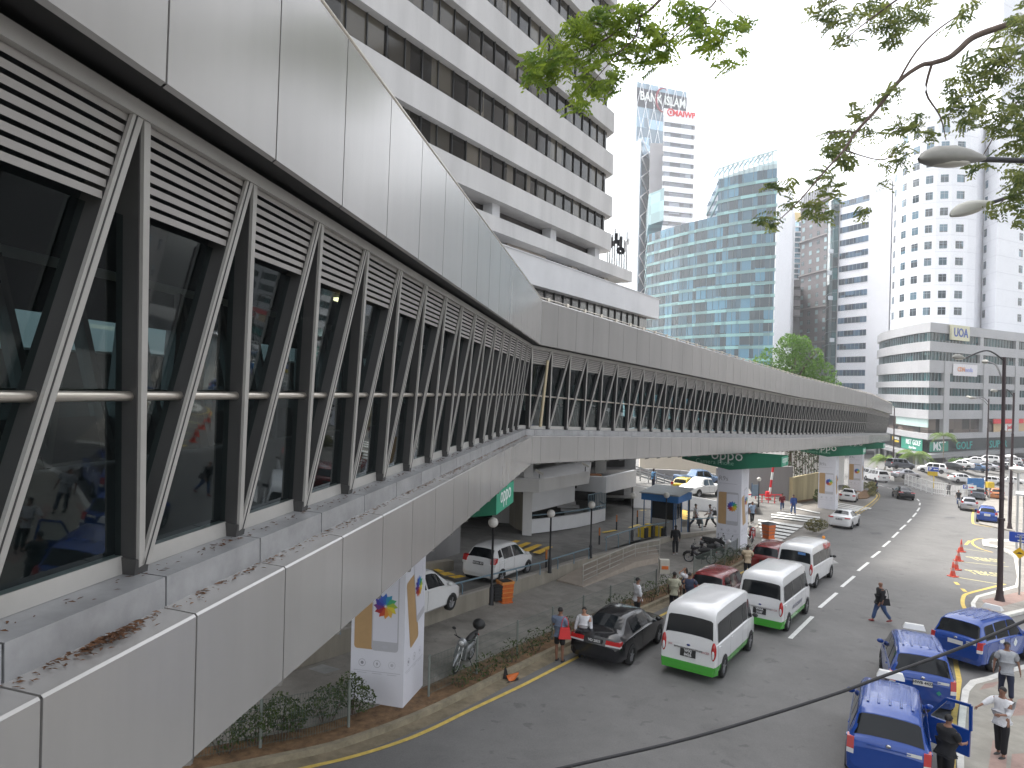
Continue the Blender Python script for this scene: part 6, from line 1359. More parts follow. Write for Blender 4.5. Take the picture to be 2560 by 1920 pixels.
# ================================================================ PEOPLE
skin_m = [mat('skin_%d' % i, c, .6, var=.05) for i, c in enumerate([(.38, .20, .13), (.22, .11, .07), (.10, .05, .032)])]
hairm = mat('hair_black', (.012, .010, .009), .7, var=.1); eye_m = mat('eye_dark', (.01, .01, .01), .4, var=0); lip = mat('lip', (.25, .08, .06), .6, var=0)
def cloth(name, col): return mat(name, col, .9, var=.12, scale=14, bump=.25, bscale=25)
def skin_mesh(V, E_, R, root, sub=1):
    me = D.meshes.new('s'); me.from_pydata(V, E_, []); o = D.objects.new('s', me); C.objects.link(o)
    o.modifiers.new('k', 'SKIN'); me.skin_vertices[0].data
    for i, r in enumerate(R): me.skin_vertices[0].data[i].radius = r if isinstance(r, tuple) else (r, r)
    me.skin_vertices[0].data[root].use_root = True
    m = o.modifiers.new('s', 'SUBSURF'); m.levels = sub; m.render_levels = sub
    bpy.context.view_layer.update(); out = D.meshes.new_from_object(o.evaluated_get(bpy.context.evaluated_depsgraph_get())); D.objects.remove(o); D.meshes.remove(me)
    for p in out.polygons: p.use_smooth = True
    return out
def person(label, loc, face, h=1.7, skin=1, shirt=None, trousers=None, shoes=None, hair='short', sleeve='short', legs='long', swing=(0, 0), knee=(0, 0), arms=((8, 12), (8, 12)), armout=(12, 12), lean=0, fat=1.0, helmet=None, grip=False, sit=False, group='people in the street', skirt=False):
    "swing/knee/arms per side (right,left) in degrees; arms=(forward swing, elbow bend); face = heading in degrees from +X"
    s = h / 1.70; fat *= 1.1; t = thing('person', label, 'person', loc, rad(face), group); sk = skin_m[skin]
    ln = rad(lean)
    def up(z, x=0, y=0): dz = z - .95; return Vector((x + math.sin(ln) * dz, y, .95 + math.cos(ln) * dz)) * s
    V = []; E_ = []; R = []
    def add(p, r, par=None):
        V.append(tuple(p)); R.append(tuple(q * s for q in r) if isinstance(r, tuple) else r * s)
        if par is not None: E_.append((par, len(V) - 1))
        return len(V) - 1
    pel = add(up(.95), (.145 * fat, .105 * fat)); wa = add(up(1.10, .01), (.125 * fat, .10 * fat), pel); ch = add(up(1.28, .0), (.142 * fat, .10 * fat), wa); nb = add(up(1.42), (.10, .075), ch); nk = add(up(1.50, .005), .052, nb); h0 = add(up(1.575, .015), (.068, .078), nk); h1 = add(up(1.66, .01), (.078, .092), h0); h2 = add(up(1.70, .005), (.055, .065), h1)
    legpts = []; armpts = []
    for k, sd in enumerate((-1, 1)):
        a = rad(swing[k]); b = rad(knee[k]); hip = Vector((0, sd * .09, .90)) * s; kn = hip + Vector((math.sin(a) * .43, sd * .012, -math.cos(a) * .43)) * s; a2 = a - b; an = kn + Vector((math.sin(a2) * .41, 0, -math.cos(a2) * .41)) * s
        i = add(hip, (.085 * fat, .09 * fat), pel); j = add(hip.lerp(kn, .55), .07 * fat, i); kk = add(kn, .054, j); cf = add(kn.lerp(an, .35), .054, kk); q = add(an, .036, cf)
        f = Vector((math.cos(a2 * .5), 0, math.sin(a2 * .3))); add(an + f * .05 * s + Vector((0, sd * .01, -.035 * s)), .034, q); legpts.append((hip, kn, an, f))
    for k, sd in enumerate((-1, 1)):
        a, b = rad(arms[k][0]), rad(arms[k][1]); o = rad(armout[k]); sh = up(1.395, 0, sd * .175)
        d1 = Vector((math.sin(a) * math.cos(o), sd * math.sin(o), -math.cos(a) * math.cos(o))); el = sh + d1 * .29 * s; a3 = a + b; oo = o * .3 - rad(0 if b < .8 else 18); d2 = Vector((math.sin(a3) * math.cos(oo), sd * math.sin(oo), -math.cos(a3) * math.cos(oo))); wr = el + d2 * .25 * s; hd = wr + d2 * .075 * s
        i = add(sh, .052 * fat, nb); j = add(sh.lerp(el, .5), .045 * fat, i); e = add(el, .037, j); w_ = add(wr, .025, e); add(hd, (.036, .018), w_); armpts.append((sh, el, wr, hd, d2))
    me = skin_mesh(V, E_, R, pel, 2)
    # fingers, thumb, nose, ears appended to the body mesh
    ex = MB()
    for k, sd in enumerate((-1, 1)):
        sh, el, wr, hd, d2 = armpts[k]; side = d2.cross(Vector((0, 1, 0))).normalized() if abs(d2.y) < .9 else Vector((1, 0, 0)); pal = Vector((0, -sd, 0))
        for q in range(4):
            L = (.075, .085, .08, .062)[q] * s; b0 = hd + side * (-.027 + .018 * q) * s; m_ = b0 + d2 * L * .55 + pal * .008 * s; e_ = m_ + d2 * L * (.35 if not grip else -.1) + pal * (.02 if not grip else .04) * s; ex.tube([b0 - d2 * .01 * s, m_, e_], [.0095 * s, .0088 * s, .0065 * s], 6)
        b0 = wr + side * -.03 * s + d2 * .02 * s; ex.tube([b0, b0 + d2 * .035 * s - side * .02 * s, b0 + d2 * .06 * s - side * .022 * s + pal * .015 * s], [.012 * s, .010 * s, .007 * s], 6)
    hc = up(1.625, .012)
    ex.hexa([hc + Vector(p) * s for p in ((.08, -.014, -.022), (.105, -.012, -.022), (.105, .012, -.022), (.08, .014, -.022))], [hc + Vector(p) * s for p in ((.078, -.006, .02), (.088, -.005, .02), (.088, .005, .02), (.078, .006, .02))])
    for sd in (-1, 1): ex.ball(hc + Vector((-.005, sd * .082, -.002)) * s, (.018 * s, .009 * s, .030 * s), 8, 5)
    bm = bmesh.new(); bm.from_mesh(me); tmp = D.meshes.new('x'); tmp.from_pydata(ex.v, [], ex.f); bm.from_mesh(tmp); bm.to_mesh(me); bm.free(); D.meshes.remove(tmp)
    me.materials.clear(); me.materials.append(sk); o = D.objects.new('body', me); C.objects.link(o); o.parent = t
    for p in me.polygons: p.use_smooth = True
    def child(nm, m2, mt): m2.materials.clear(); m2.materials.append(mt); c = D.objects.new(nm, m2); C.objects.link(c); c.parent = t; return c
    # shirt
    g = .024
    V2 = []; E2 = []; R2 = []
    def a2_(p, r, par=None):
        V2.append(tuple(p)); R2.append(tuple((q + g) * s for q in r) if isinstance(r, tuple) else (r + g) * s)
        if par is not None: E2.append((par, len(V2) - 1))
        return len(V2) - 1
    z0 = a2_(up(.86 if not skirt else .82), (.150 * fat, .115 * fat)); z1 = a2_(up(.98), (.142 * fat, .108 * fat), z0); z2 = a2_(up(1.12, .01), (.128 * fat, .103 * fat), z1); z3 = a2_(up(1.28), (.152 * fat, .112 * fat), z2); z4 = a2_(up(1.42), (.098, .075), z3); a2_(up(1.465), .045, z4)
    for k in (0, 1):
        sh, el, wr, hd, d2 = armpts[k]; i = a2_(sh, .064 * fat, z4); j = a2_(sh.lerp(el, .55), .058 * fat, i)
        if sleeve == 'short': a2_(sh.lerp(el, .80), .054, j)
        else: e = a2_(el, .045, j); a2_(el.lerp(wr, .9 if sleeve == 'long' else .45), .034, e)
    child('shirt', skin_mesh(V2, E2, R2, z1, 1), shirt)
    V2.clear(); E2.clear(); R2.clear()
    b0 = a2_(up(.99), (.140 * fat, .104 * fat)); b1 = a2_(up(.93), (.146 * fat, .108 * fat), b0)
    for k in (0, 1):
        hip, kn, an, f = legpts[k]; i = a2_(hip, (.086 * fat, .09 * fat), b1); j = a2_(hip.lerp(kn, .5), .074 * fat, i)
        if legs == 'short': a2_(hip.lerp(kn, .92), .072, j)
        else: q = a2_(kn, .060, j); r_ = a2_(kn.lerp(an, .5), .056, q); a2_(kn.lerp(an, .94), .050, r_)
    child('trousers', skin_mesh(V2, E2, R2, b1, 1), trousers)
    for k in (0, 1):
        hip, kn, an, f = legpts[k]; mb = MB(); c = an + f * .055 * s + Vector((0, 0, -.048 * s)); M_ = Matrix.Rotation(-math.asin(max(-1, min(1, f.z))), 3, 'Y'); mb.ball(c, (.135 * s, .048 * s, .042 * s), 12, 6, M_); mb.build('shoe', shoes or trim, t)
    # hair: cap over the back and top of the skull
    if helmet is None and hair != 'bald':
        mb = MB(); n, m_ = 14, 8; cen = up(1.645, -.006); vs = []; ids = {}
        rx_, ry_, rz_ = .094 * s, .083 * s, .092 * s
        for i in range(m_ + 1):
            for k in range(n):
                th = math.pi * .62 * i / m_; ph = 2 * math.pi * k / n; front_ = max(0, math.cos(ph)); th *= 1 - .36 * front_ if hair != 'long' else 1 - .30 * front_; vs.append(cen + Vector((rx_ * math.sin(th) * math.cos(ph), ry_ * math.sin(th) * math.sin(ph), rz_ * math.cos(th))))
        mb._add(vs, [(i * n + k, i * n + (k + 1) % n, (i + 1) * n + (k + 1) % n, (i + 1) * n + k) for i in range(m_) for k in range(n)], True)
        if hair == 'long': mb.ball(up(1.56, -.065), (.05 * s, .06 * s, .13 * s), 10, 7)
        mb.build('hair', hairm, t)
    if helmet: mb = MB(); mb.ball(up(1.65, 0), (.13 * s, .115 * s, .125 * s), 14, 8); mb.build('helmet', helmet, t)
    mb = MB()
    for sd in (-1, 1): mb.ball(hc + Vector((.083, sd * .03, .018)) * s, (.008 * s, .013 * s, .008 * s), 8, 4)
    mb.build('eyes', eye_m, t); mb = MB(); mb.ball(hc + Vector((.088, 0, -.045)) * s, (.006 * s, .022 * s, .006 * s), 8, 4); mb.build('mouth', lip, t)
    if hair == 'bald' or True: pass
    return t, armpts, s, up
sh_bg = cloth('shirt_blue_grey', (.16, .20, .28)); sh_wh = cloth('shirt_white', (.60, .60, .62)); sh_cr = cloth('shirt_cream', (.50, .47, .40)); sh_ol = cloth('vest_olive', (.36, .35, .26)); sh_nv = cloth('shirt_navy', (.035, .045, .08)); sh_bk = cloth('shirt_black', (.012, .012, .014)); sh_lb = cloth('shirt_light_blue', (.30, .38, .50)); sh_bl = cloth('shirt_blue', (.03, .07, .24)); sh_rd = cloth('shirt_maroon', (.16, .015, .025)); sh_gy = cloth('shirt_grey', (.34, .35, .37)); sh_sk = cloth('shirt_sky', (.14, .32, .55)); sh_be = cloth('shirt_beige', (.50, .40, .28))
tr_bk = cloth('trousers_black', (.012, .012, .014)); tr_nv = cloth('trousers_navy', (.02, .025, .05)); jean = cloth('jeans_blue', (.04, .075, .17)); shoe_r = mat('shoe_red', (.22, .03, .03), .7, var=0)
def at_px(u, v, dz=0): return G(u, v, dz)
WALK = dict(swing=(24, -20), knee=(10, 24), arms=((-18, 12), (22, 20)))
person('man in blue grey shirt and black shorts holding a red bag behind the black sedan', at_px(1398, 1653, .0), 62, 1.74, 1, sh_bg, tr_bk, legs='short', arms=((10, 30), (10, 35)), sleeve='short', armout=(14, 14))
person('woman in white blouse standing between the shrubs and the black sedan', at_px(1458, 1640, .12), 250, 1.60, 0, sh_wh, tr_bk, hair='long', sleeve='long', armout=(18, 18))
person('man in white long sleeved shirt and black trousers beyond the black sedan bonnet', at_px(1592, 1552, .0), 10, 1.70, 1, sh_wh, tr_bk, hair='short', sleeve='half', arms=((4, 10), (4, 10)))
person('man in an olive vest seen from behind near the first dark red car', at_px(1684, 1535, .0), 70, 1.74, 2, sh_ol, tr_bk, fat=1.08)
person('man in a dark blue T-shirt with hand on hip near the first dark red car', at_px(1722, 1532, .0), 80, 1.68, 1, sh_nv, tr_bk, fat=1.1, arms=((-20, 60), (-20, 60)), armout=(38, 38))
person('woman raising a hand to her head beside the first dark red car', at_px(1712, 1512, .05), 150, 1.60, 0, sh_wh, tr_bk, hair='long', arms=((20, 20), (120, 110)), armout=(10, 30))
person('person in black walking on the pavement beside the ramp railing', at_px(1688, 1386, .12), 80, 1.70, 1, sh_bk, tr_bk, hair='long', sleeve='long', swing=(12, -12), knee=(4, 14), shoes=sh_wh)
person('man in a beige shirt beside the second dark red car', at_px(1868, 1444, .0), 75, 1.70, 2, sh_be, tr_bk, arms=((20, 50), (20, 50)), armout=(22, 22), fat=1.08)
pA = person('man in a white shirt walking with a black briefcase past the booth', at_px(1738, 1320, .35), 10, 1.70, 1, sh_wh, tr_nv, **WALK)
pB = person('man in a white shirt striding with a black shoulder bag toward the booth', at_px(1776, 1320, .30), 190, 1.70, 1, sh_wh, tr_bk, swing=(32, -22), knee=(18, 20), arms=((10, 40), (15, 60)), lean=6)
person('man in a light blue shirt walking right of the second pier', at_px(1880, 1308, .10), 262, 1.72, 1, sh_lb, tr_bk, swing=(14, -10), knee=(3, 16))
person('person in a maroon jacket walking beside the man in blue', at_px(1955, 1277, .10), 250, 1.62, 1, sh_rd, jean, hair='long', sleeve='long', **WALK)
person('bearded man in a dark blue top and jeans on the zebra crossing', at_px(1983, 1286, .10), 265, 1.76, 1, sh_bl, jean, sleeve='long', swing=(-14, 14), knee=(12, 4), arms=((10, 10), (-10, 10)))
person('man in a sky blue shirt standing on the upper ramp above the white wall', P(1633, 1221, 62.5), 200, 1.70, 2, sh_sk, tr_nv)
pC = person('bald man in black jacket and jeans crossing the road with a shoulder bag', at_px(2200, 1556, .0), 176, 1.72, 1, sh_bk, jean, shoe_r, hair='bald', sleeve='long', swing=(22, -20), knee=(8, 16), arms=((-6, 25), (6, 20)), fat=1.2)
person('person in dark clothes standing by the car park fence', at_px(2372, 1238, .0), 200, 1.66, 2, sh_bk, tr_bk, hair='long', sleeve='long', swing=(10, -6))
person('man in a black shirt and jeans standing beside the silver hatchback', at_px(2396, 1262, .0), 230, 1.74, 1, sh_bk, jean, swing=(4, -4))
person('bearded man in a grey T-shirt and dark trousers on the right pavement', at_px(2514, 1748, .13), 245, 1.76, 1, sh_gy, tr_nv, fat=1.18, swing=(-10, 18), knee=(6, 6), arms=((-6, 15), (-4, 25)), armout=(24, 26))
person('man in a white shirt pointing with his arm on the right pavement', at_px(2503, 1890, .13), 205, 1.74, 1, sh_wh, tr_bk, sleeve='half', swing=(-4, 6), arms=((60, 15), (25, 70)), armout=(22, 12), fat=1.05)
person('man in black beside the open door of the nearest blue taxi', at_px(2362, 1975, .0), 20, 1.72, 1, sh_bk, tr_bk, fat=1.12, arms=((25, 55), (25, 60)), lean=6)
person('pedestrian in white near the far people carriers', at_px(2192, 1190, .0), 200, 1.7, 1, sh_wh, jean)
person('pedestrian in a red top by the shop fronts below the podium', at_px(2246, 1180, .0), 200, 1.7, 1, cloth('shirt_red', (.4, .03, .03)), tr_bk)
# bags
def bag(name, label, c, d, m, strap=None):
    t = thing(name, label, 'bag', c); mb = MB(); mb.hexa([Vector(p) for p in ((-d[0], -d[1], -d[2]), (d[0], -d[1], -d[2]), (d[0], d[1], -d[2]), (-d[0], d[1], -d[2]))], [Vector(p) for p in ((-d[0] * .75, -d[1] * .5, d[2]), (d[0] * .75, -d[1] * .5, d[2]), (d[0] * .75, d[1] * .5, d[2]), (-d[0] * .75, d[1] * .5, d[2]))]); mb.build('bag_body', m, t)
    mb = MB(); n = 8; L = strap or .25; mb.tube([Vector((-d[0] * .6 * math.cos(math.pi * i / n), 0, d[2] + L * math.sin(math.pi * i / n))) for i in range(n + 1)], .012, 5); mb.build('strap', m, t); return t
redb = mat('bag_red', (.55, .02, .02), .5, var=.08)
a = G(1398, 1653); bag('shoulder_bag', 'red shoulder bag carried by the man in black shorts', a + Vector((.14, -.28, 1.02)), (.20, .09, .17), redb, .36)
a = G(2200, 1556); bag('shoulder_bag', 'black shoulder bag of the bald man crossing the road', a + Vector((.16, -.13, .92)), (.17, .07, .14), sh_bk, .40)
a = G(1738, 1320, .35); bag('briefcase', 'black briefcase carried past the booth', a + Vector((.28, -.15, .50)), (.24, .07, .16), trim, .1)
a = G(1776, 1320, .30); bag('shoulder_bag', 'black bag on the back of the striding man', a + Vector((.24, -.05, 1.12)), (.18, .12, .18), trim, .25)
# ================================================================ MOTORCYCLES
def wheel_part(t, x, r, nm):
    R_ = Matrix.Rotation(math.pi / 2, 3, 'X'); mb = MB(); n = 20
    mb.tube([Vector((x + (r - .035) * math.cos(2 * math.pi * k / n), 0, r + (r - .035) * math.sin(2 * math.pi * k / n))) for k in range(n + 1)], .038, 8); w_ = mb.build(nm, rub, t)
    mb = MB(); mb.lathe([(.01, -.03), (.05, -.03), (.05, .03), (.01, .03)], (x, 0, r), 10, R_)
    for k in range(6): a = math.pi * k / 3; mb.tube([(x, 0, r), (x + (r - .05) * math.cos(a), 0, r + (r - .05) * math.sin(a))], .010, 5)
    mb.tube([Vector((x + (r - .065) * math.cos(2 * math.pi * k / n), 0, r + (r - .065) * math.sin(2 * math.pi * k / n))) for k in range(n + 1)], .016, 6); mb.build('rim', alloy, w_)
def motorbike(label, loc, ang, m, box=False, group='motorcycles', roll=6):
    t = thing('motorcycle', label, 'motorcycle', loc, rad(ang), group); t.rotation_euler = (rad(-roll), 0, rad(ang))
    wheel_part(t, -.60, .29, 'rear_wheel'); wheel_part(t, .62, .29, 'front_wheel')
    def part(nm, m_, fn): mb = MB(); fn(mb); return mb.build(nm, m_, t)
    part('fork', chrome, lambda b: [b.tube([(.62, s * .07, .29), (.40, s * .06, .92)], .022, 6) for s in (-1, 1)])
    part('front_fender', m, lambda b: b.tube([(.62 + .33 * math.cos(a), 0, .29 + .33 * math.sin(a)) for a in [rad(q) for q in (10, 40, 70, 100, 130)]], [.03, .06, .065, .06, .03], 8))
    part('leg_shield', m, lambda b: [b.hexa([Vector((.44, s * .04, .42)), Vector((.52, s * .20, .42)), Vector((.46, s * .22, .42)), Vector((.38, s * .05, .42))], [Vector((.34, s * .03, .92)), Vector((.42, s * .16, .90)), Vector((.36, s * .17, .90)), Vector((.28, s * .04, .92))]) for s in (1, -1)])
    part('front_cowl', m, lambda b: b.ball((.42, 0, .88), (.12, .15, .15), 12, 8)); part('headlamp', tailw, lambda b: b.ball((.52, 0, .90), (.05, .09, .07), 10, 6))
    part('frame_body', m, lambda b: b.tube([(.36, 0, .62), (.12, 0, .46), (-.15, 0, .56), (-.55, 0, .66), (-.85, 0, .72)], [.08, .09, .13, .13, .05], 10))
    part('engine', trim, lambda b: [b.ball((.08, 0, .34), (.20, .13, .13), 12, 7), b.ball((-.15, 0, .32), (.16, .12, .11), 10, 6)]); part('exhaust', chrome, lambda b: b.tube([(.1, -.12, .24), (-.3, -.14, .24), (-.85, -.15, .34)], [.025, .045, .05], 8))
    part('seat', trim, lambda b: b.tube([(.10, 0, .74), (-.15, 0, .76), (-.45, 0, .80), (-.78, 0, .84)], [.07, .12, .12, .07], 10)); part('handlebar', blackm, lambda b: b.tube([(.28, -.34, 1.00), (.36, -.12, .98), (.38, 0, .96), (.36, .12, .98), (.28, .34, 1.00)], .018, 6))
    for s in (-1, 1): part('mirror', trim, lambda b: [b.tube([(.32, s * .25, 1.0), (.34, s * .34, 1.18)], .009, 5), b.ball((.34, s * .37, 1.22), (.025, .07, .045), 10, 6)])
    part('tail_light', tail, lambda b: b.ball((-.88, 0, .72), (.04, .08, .04), 8, 5)); part('stand', blackm, lambda b: b.tube([(-.1, .1, .28), (-.12, .26, .02)], .014, 5))
    if box: part('top_box', trim, lambda b: [b.ball((-.92, 0, 1.04), (.20, .21, .17), 14, 9), b.tube([(-.7, 0, .82), (-1.0, 0, .88)], .03, 6)])
    return t
silm = paint('bike_silver', (.34, .35, .36), .4); bk_b = paint('bike_black', (.02, .018, .02)); bk_r = paint('bike_red', (.30, .02, .02))
motorbike('silver motorcycle with a black top box parked behind the roadside fence', at_px(1158, 1665, .12), -108, silm, True, roll=8)
motorbike('dark motorcycle with a top box nearest the mesh fence', at_px(1750, 1408, .12), 160, bk_b, True)
motorbike('black motorcycle in the middle of the parked group by the second pier', at_px(1770, 1396, .12), 172, bk_b)
motorbike('black motorcycle farthest back in the group by the second pier', at_px(1785, 1383, .12), -40, bk_b)
motorbike('motorcycle with white side panels against the second pier', at_px(1805, 1388, .12), -60, paint('bike_white', (.45, .42, .42)))
motorbike('red motorcycle just right of the second pier', at_px(1876, 1352, .11), -100, bk_r)
for u, v, a, sm, hm_, lb, bl in ((2188, 1231, 80, sh_nv, mat('helmet_dark', (.02, .02, .03), .3, var=0), 'rider in dark clothes on a motorcycle near the farthest pier', 'motorcycle ridden along the bend by the farthest pier'), (2103, 1184, 60, sh_wh, mat('helmet_white', (.6, .6, .6), .3, var=0), 'rider in white helmet on a scooter beyond the third pier', 'scooter ridden beyond the third pier')):
    g = at_px(u, v, .02); motorbike(bl, g, a, bk_b, roll=0); f = Vector((math.cos(rad(a)), math.sin(rad(a)), 0))
    person(lb, g - f * .22 - Vector((0, 0, .08)), a, 1.70, 1, sm, tr_bk, helmet=hm_, swing=(72, 72), knee=(82, 82), arms=((48, 20), (48, 20)), sleeve='long', grip=True, lean=6)
# ================================================================ TREES AND PLANTS
def leafmat(name, col, tr=.45):
    m = D.materials.new(name); m.use_nodes = True; t = m.node_tree; b = t.nodes['Principled BSDF']; o = t.nodes['Material Output']
    n = t.nodes.new('ShaderNodeTexNoise'); n.inputs['Scale'].default_value = 3.5; tc = t.nodes.new('ShaderNodeTexCoord'); t.links.new(tc.outputs['Object'], n.inputs['Vector'])
    r = t.nodes.new('ShaderNodeValToRGB'); e = r.color_ramp.elements; e[0].position = .35; e[1].position = .68; e[0].color = tuple(c * .6 for c in col) + (1,); e[1].color = (min(1, col[0] * 1.9), col[1] * 1.4, col[2] * 1.1, 1)
    t.links.new(n.outputs['Fac'], r.inputs[0]); t.links.new(r.outputs[0], b.inputs['Base Color']); b.inputs['Roughness'].default_value = .55
    tl_ = t.nodes.new('ShaderNodeBsdfTranslucent'); t.links.new(r.outputs[0], tl_.inputs[0]); mx = t.nodes.new('ShaderNodeMixShader'); mx.inputs[0].default_value = tr
    t.links.new(b.outputs[0], mx.inputs[1]); t.links.new(tl_.outputs[0], mx.inputs[2]); t.links.new(mx.outputs[0], o.inputs[0]); return m
leaf_a = leafmat('leaf_rain_tree', (.20, .34, .05), .62); leaf_c = leaf_a; leaf_b = leafmat('leaf_mid', (.075, .19, .03), .45); leaf_s = leafmat('leaf_shrub', (.045, .085, .025), .25); bark = mat('bark', (.10, .07, .055), .9, var=.3, scale=6, bump=.4)
leaf_y = leafmat('leaf_palm', (.10, .20, .03), .35)
rt = random.Random(11)
def rv(): 
    while True:
        v = Vector((rt.uniform(-1, 1), rt.uniform(-1, 1), rt.uniform(-1, 1)))
        if .05 < v.length < 1: return v
def spray(mb, p, d, L, n, w_, l):
    "pinnate spray: leaflets in pairs hanging from a twig"
    d = d.normalized(); sd = d.cross(Vector((0, 0, 1)))
    sd = sd.normalized() if sd.length > .1 else Vector((1, 0, 0))
    for i in range(n):
        f = i / n; c = p + d * L * f + Vector((0, 0, -.35 * L * f * f))
        for s in (1, -1):
            q = (sd * s * .8 + d * .45 + Vector((0, 0, -.55 + rt.uniform(-.3, .3)))).normalized(); wv = q.cross(d).normalized() * w_ / 2 + d * w_ * .2; m_ = c + q * l * .5
            mb._add([c, m_ + wv, c + q * l, m_ - wv], [(0, 1, 2, 3)])
def branch_px(mb, pts, r0, r1, Yf):
    q = smooth_path([tuple(P(u, v, Yf(i))) for i, (u, v) in enumerate(pts)], 4); n = len(q); mb.tube(q, [r0 + (r1 - r0) * i / (n - 1) for i in range(n)], 7)
# branches hanging in from the upper right
rtree = thing('street_tree', 'overhanging tree with feathery leaves reaching in along the top and right edges', 'tree', (0, 0, 0))
mb = MB(); tx, ty = 17.5, 15.0; zt_ = gz(tx, ty); crown_ = P(2760, 60, 14)
mb.tube(smooth_path([(tx, ty, zt_), (tx - .3, ty, zt_ + 5), (tx - .9, ty - .3, zt_ + 10), tuple(crown_)], 4), [.34 - .016 * i for i in range(13)], 10); mb.build('trunk', bark, rtree)
mb = MB(); YA = lambda i: 14 - .18 * i
branch_px(mb, [(2760, 60), (2640, 40), (2560, 52), (2480, 75), (2430, 95), (2400, 122), (2370, 145), (2330, 158), (2300, 165), (2245, 205), (2190, 275), (2140, 330), (2110, 375), (2060, 430), (2000, 500), (1950, 548)], .075, .006, YA); mb.build('limb', bark, rtree)
for pts, r, Y0 in (([(2330, 158), (2315, 230), (2350, 290), (2365, 350)], .025, 12.6), ([(2245, 205), (2290, 130), (2350, 70), (2440, 10), (2500, -40)], .02, 12.4), ([(2700, 90), (2600, 110), (2500, 190), (2420, 265)], .03, 13), ([(2720, 150), (2600, 215), (2530, 270), (2440, 420)], .03, 13.2), ([(2700, 250), (2600, 380), (2540, 470), (2480, 525)], .03, 13.5), ([(2140, 330), (2090, 330), (2060, 340)], .012, 12), ([(2110, 375), (2200, 400), (2240, 380)], .012, 12.2), ([(2500, -80), (2300, -30), (2200, 30), (2110, 100)], .03, 12), ([(2300, -30), (2150, -20), (2060, 15)], .02, 12)):
    mb = MB(); branch_px(mb, pts, r, .006, lambda i: Y0); mb.build('limb', bark, rtree)
BL = [(2060, 10, 40), (2100, 50, 40), (2120, 92, 30), (2180, 20, 45), (2210, 40, 45), (2240, 72, 38), (2230, 100, 22), (2290, 20, 45), (2310, 42, 24), (2450, 160, 50), (2490, 172, 45), (2520, 140, 40), (2500, 100, 28), (2540, 60, 35), (2552, 28, 30), (2400, 210, 32), (2440, 218, 32), (2380, 270, 38), (2430, 292, 38), (2470, 262, 38), (2522, 300, 50), (2552, 250, 45), (2520, 372, 32), (2552, 340, 35), (2440, 420, 28), (2490, 522, 28), (2548, 440, 42), (2552, 482, 40), (2260, 322, 32), (2292, 300, 28), (2240, 298, 22), (2320, 332, 22), (2250, 372, 28), (2230, 402, 28), (2210, 462, 16), (2230, 218, 28), (2200, 252, 26), (2160, 292, 28), (2180, 332, 22), (2100, 362, 42), (2090, 392, 38), (2120, 342, 28), (2080, 332, 22), (2130, 272, 20), (2050, 442, 32), (2080, 472, 32), (2040, 520, 36), (2062, 532, 28), (1960, 452, 26), (1940, 458, 20), (1930, 542, 28), (1910, 548, 20), (1980, 502, 22), (2160, 522, 20), (2130, 402, 22), (2560, 540, 30), (2600, 420, 60), (2620, 300, 70), (2600, 180, 60), (2620, 60, 60), (2420, 20, 26), (2380, 60, 16)]
CL = [(1350, 150, 42), (1390, 122, 45), (1440, 72, 45), (1480, 60, 42), (1520, 32, 42), (1560, 40, 38), (1592, 20, 38), (1400, 172, 36), (1336, 182, 32), (1440, 132, 42), (1500, 96, 38), (1545, 82, 32), (1480, 202, 40), (1448, 236, 30), (1520, 216, 26), (1545, 190, 26), (1590, 130, 32), (1632, 150, 32), (1660, 112, 36), (1640, 90, 30), (1620, 60, 30), (1700, 30, 38), (1740, 40, 38), (1762, 92, 36), (1790, 100, 26), (1800, 72, 30), (1730, 80, 26), (1850, 55, 24), (1872, 46, 18), (1812, 160, 20), (1855, 122, 8), (1570, 102, 30), (1530, 132, 30), (1482, 152, 26), (1322, 188, 22), (1440, 262, 20)]
def blobs(par, L, Y0, dens, sc=1.0):
    mb = MB()
    for u, v, r in L:
        Yb = Y0 + rt.uniform(-.5, .5); R_ = r / F * Yb; n = max(3, int(dens * (r / 35) ** 2))
        for k in range(n):
            o = rv() * R_; o.z *= .8; c = P(u, v, Yb) + o; d = Vector((rt.uniform(-1, 1), rt.uniform(-1, 1), rt.uniform(-.35, .25)))
            spray(mb, c - d.normalized() * .08, d, rt.uniform(.16, .30) * sc, 6, .030 * sc, rt.uniform(.055, .085) * sc)
    return mb.build('foliage', leaf_a, par, kind='stuff')
leaf_a = leafmat('leaf_grey_green', (.17, .25, .09), .62); blobs(rtree, BL, 12.6, 21, 1.15); leaf_a = MATS.get('x') or leaf_c
ctree = thing('street_tree', 'leafy branch hanging in at the top centre in front of the grey tower', 'tree', (0, 0, 0))
mb = MB(); q0 = P(1700, -60, 11.5)
mb.tube(smooth_path([(-8 + 20, 3.2, gz(12, 3.2)), (11.8, 3.4, -3), (11, 4, 4), (8.5, 6, 8.6), tuple(P(1900, -200, 11.0)), tuple(q0)], 4), [.30 - .0135 * i for i in range(21)], 10); mb.build('trunk', bark, ctree)
for pts, r in (([(1700, -60), (1650, 0), (1610, 36), (1560, 60), (1520, 95), (1440, 132), (1370, 150)], .03), ([(1600, 45), (1590, 90), (1560, 120), (1530, 150), (1490, 196), (1460, 230)], .014), ([(1700, -60), (1790, -10), (1750, 40), (1700, 80), (1650, 120)], .018), ([(1520, 96), (1500, 60), (1470, 60)], .01), ([(1790, -10), (1830, 30), (1865, 50)], .008), ([(1750, 40), (1790, 100), (1812, 160)], .006)):
    mb = MB(); branch_px(mb, pts, r, .005, lambda i: 11.5); mb.build('limb', bark, ctree)
blobs(ctree, CL, 11.5, 20, 1.3)
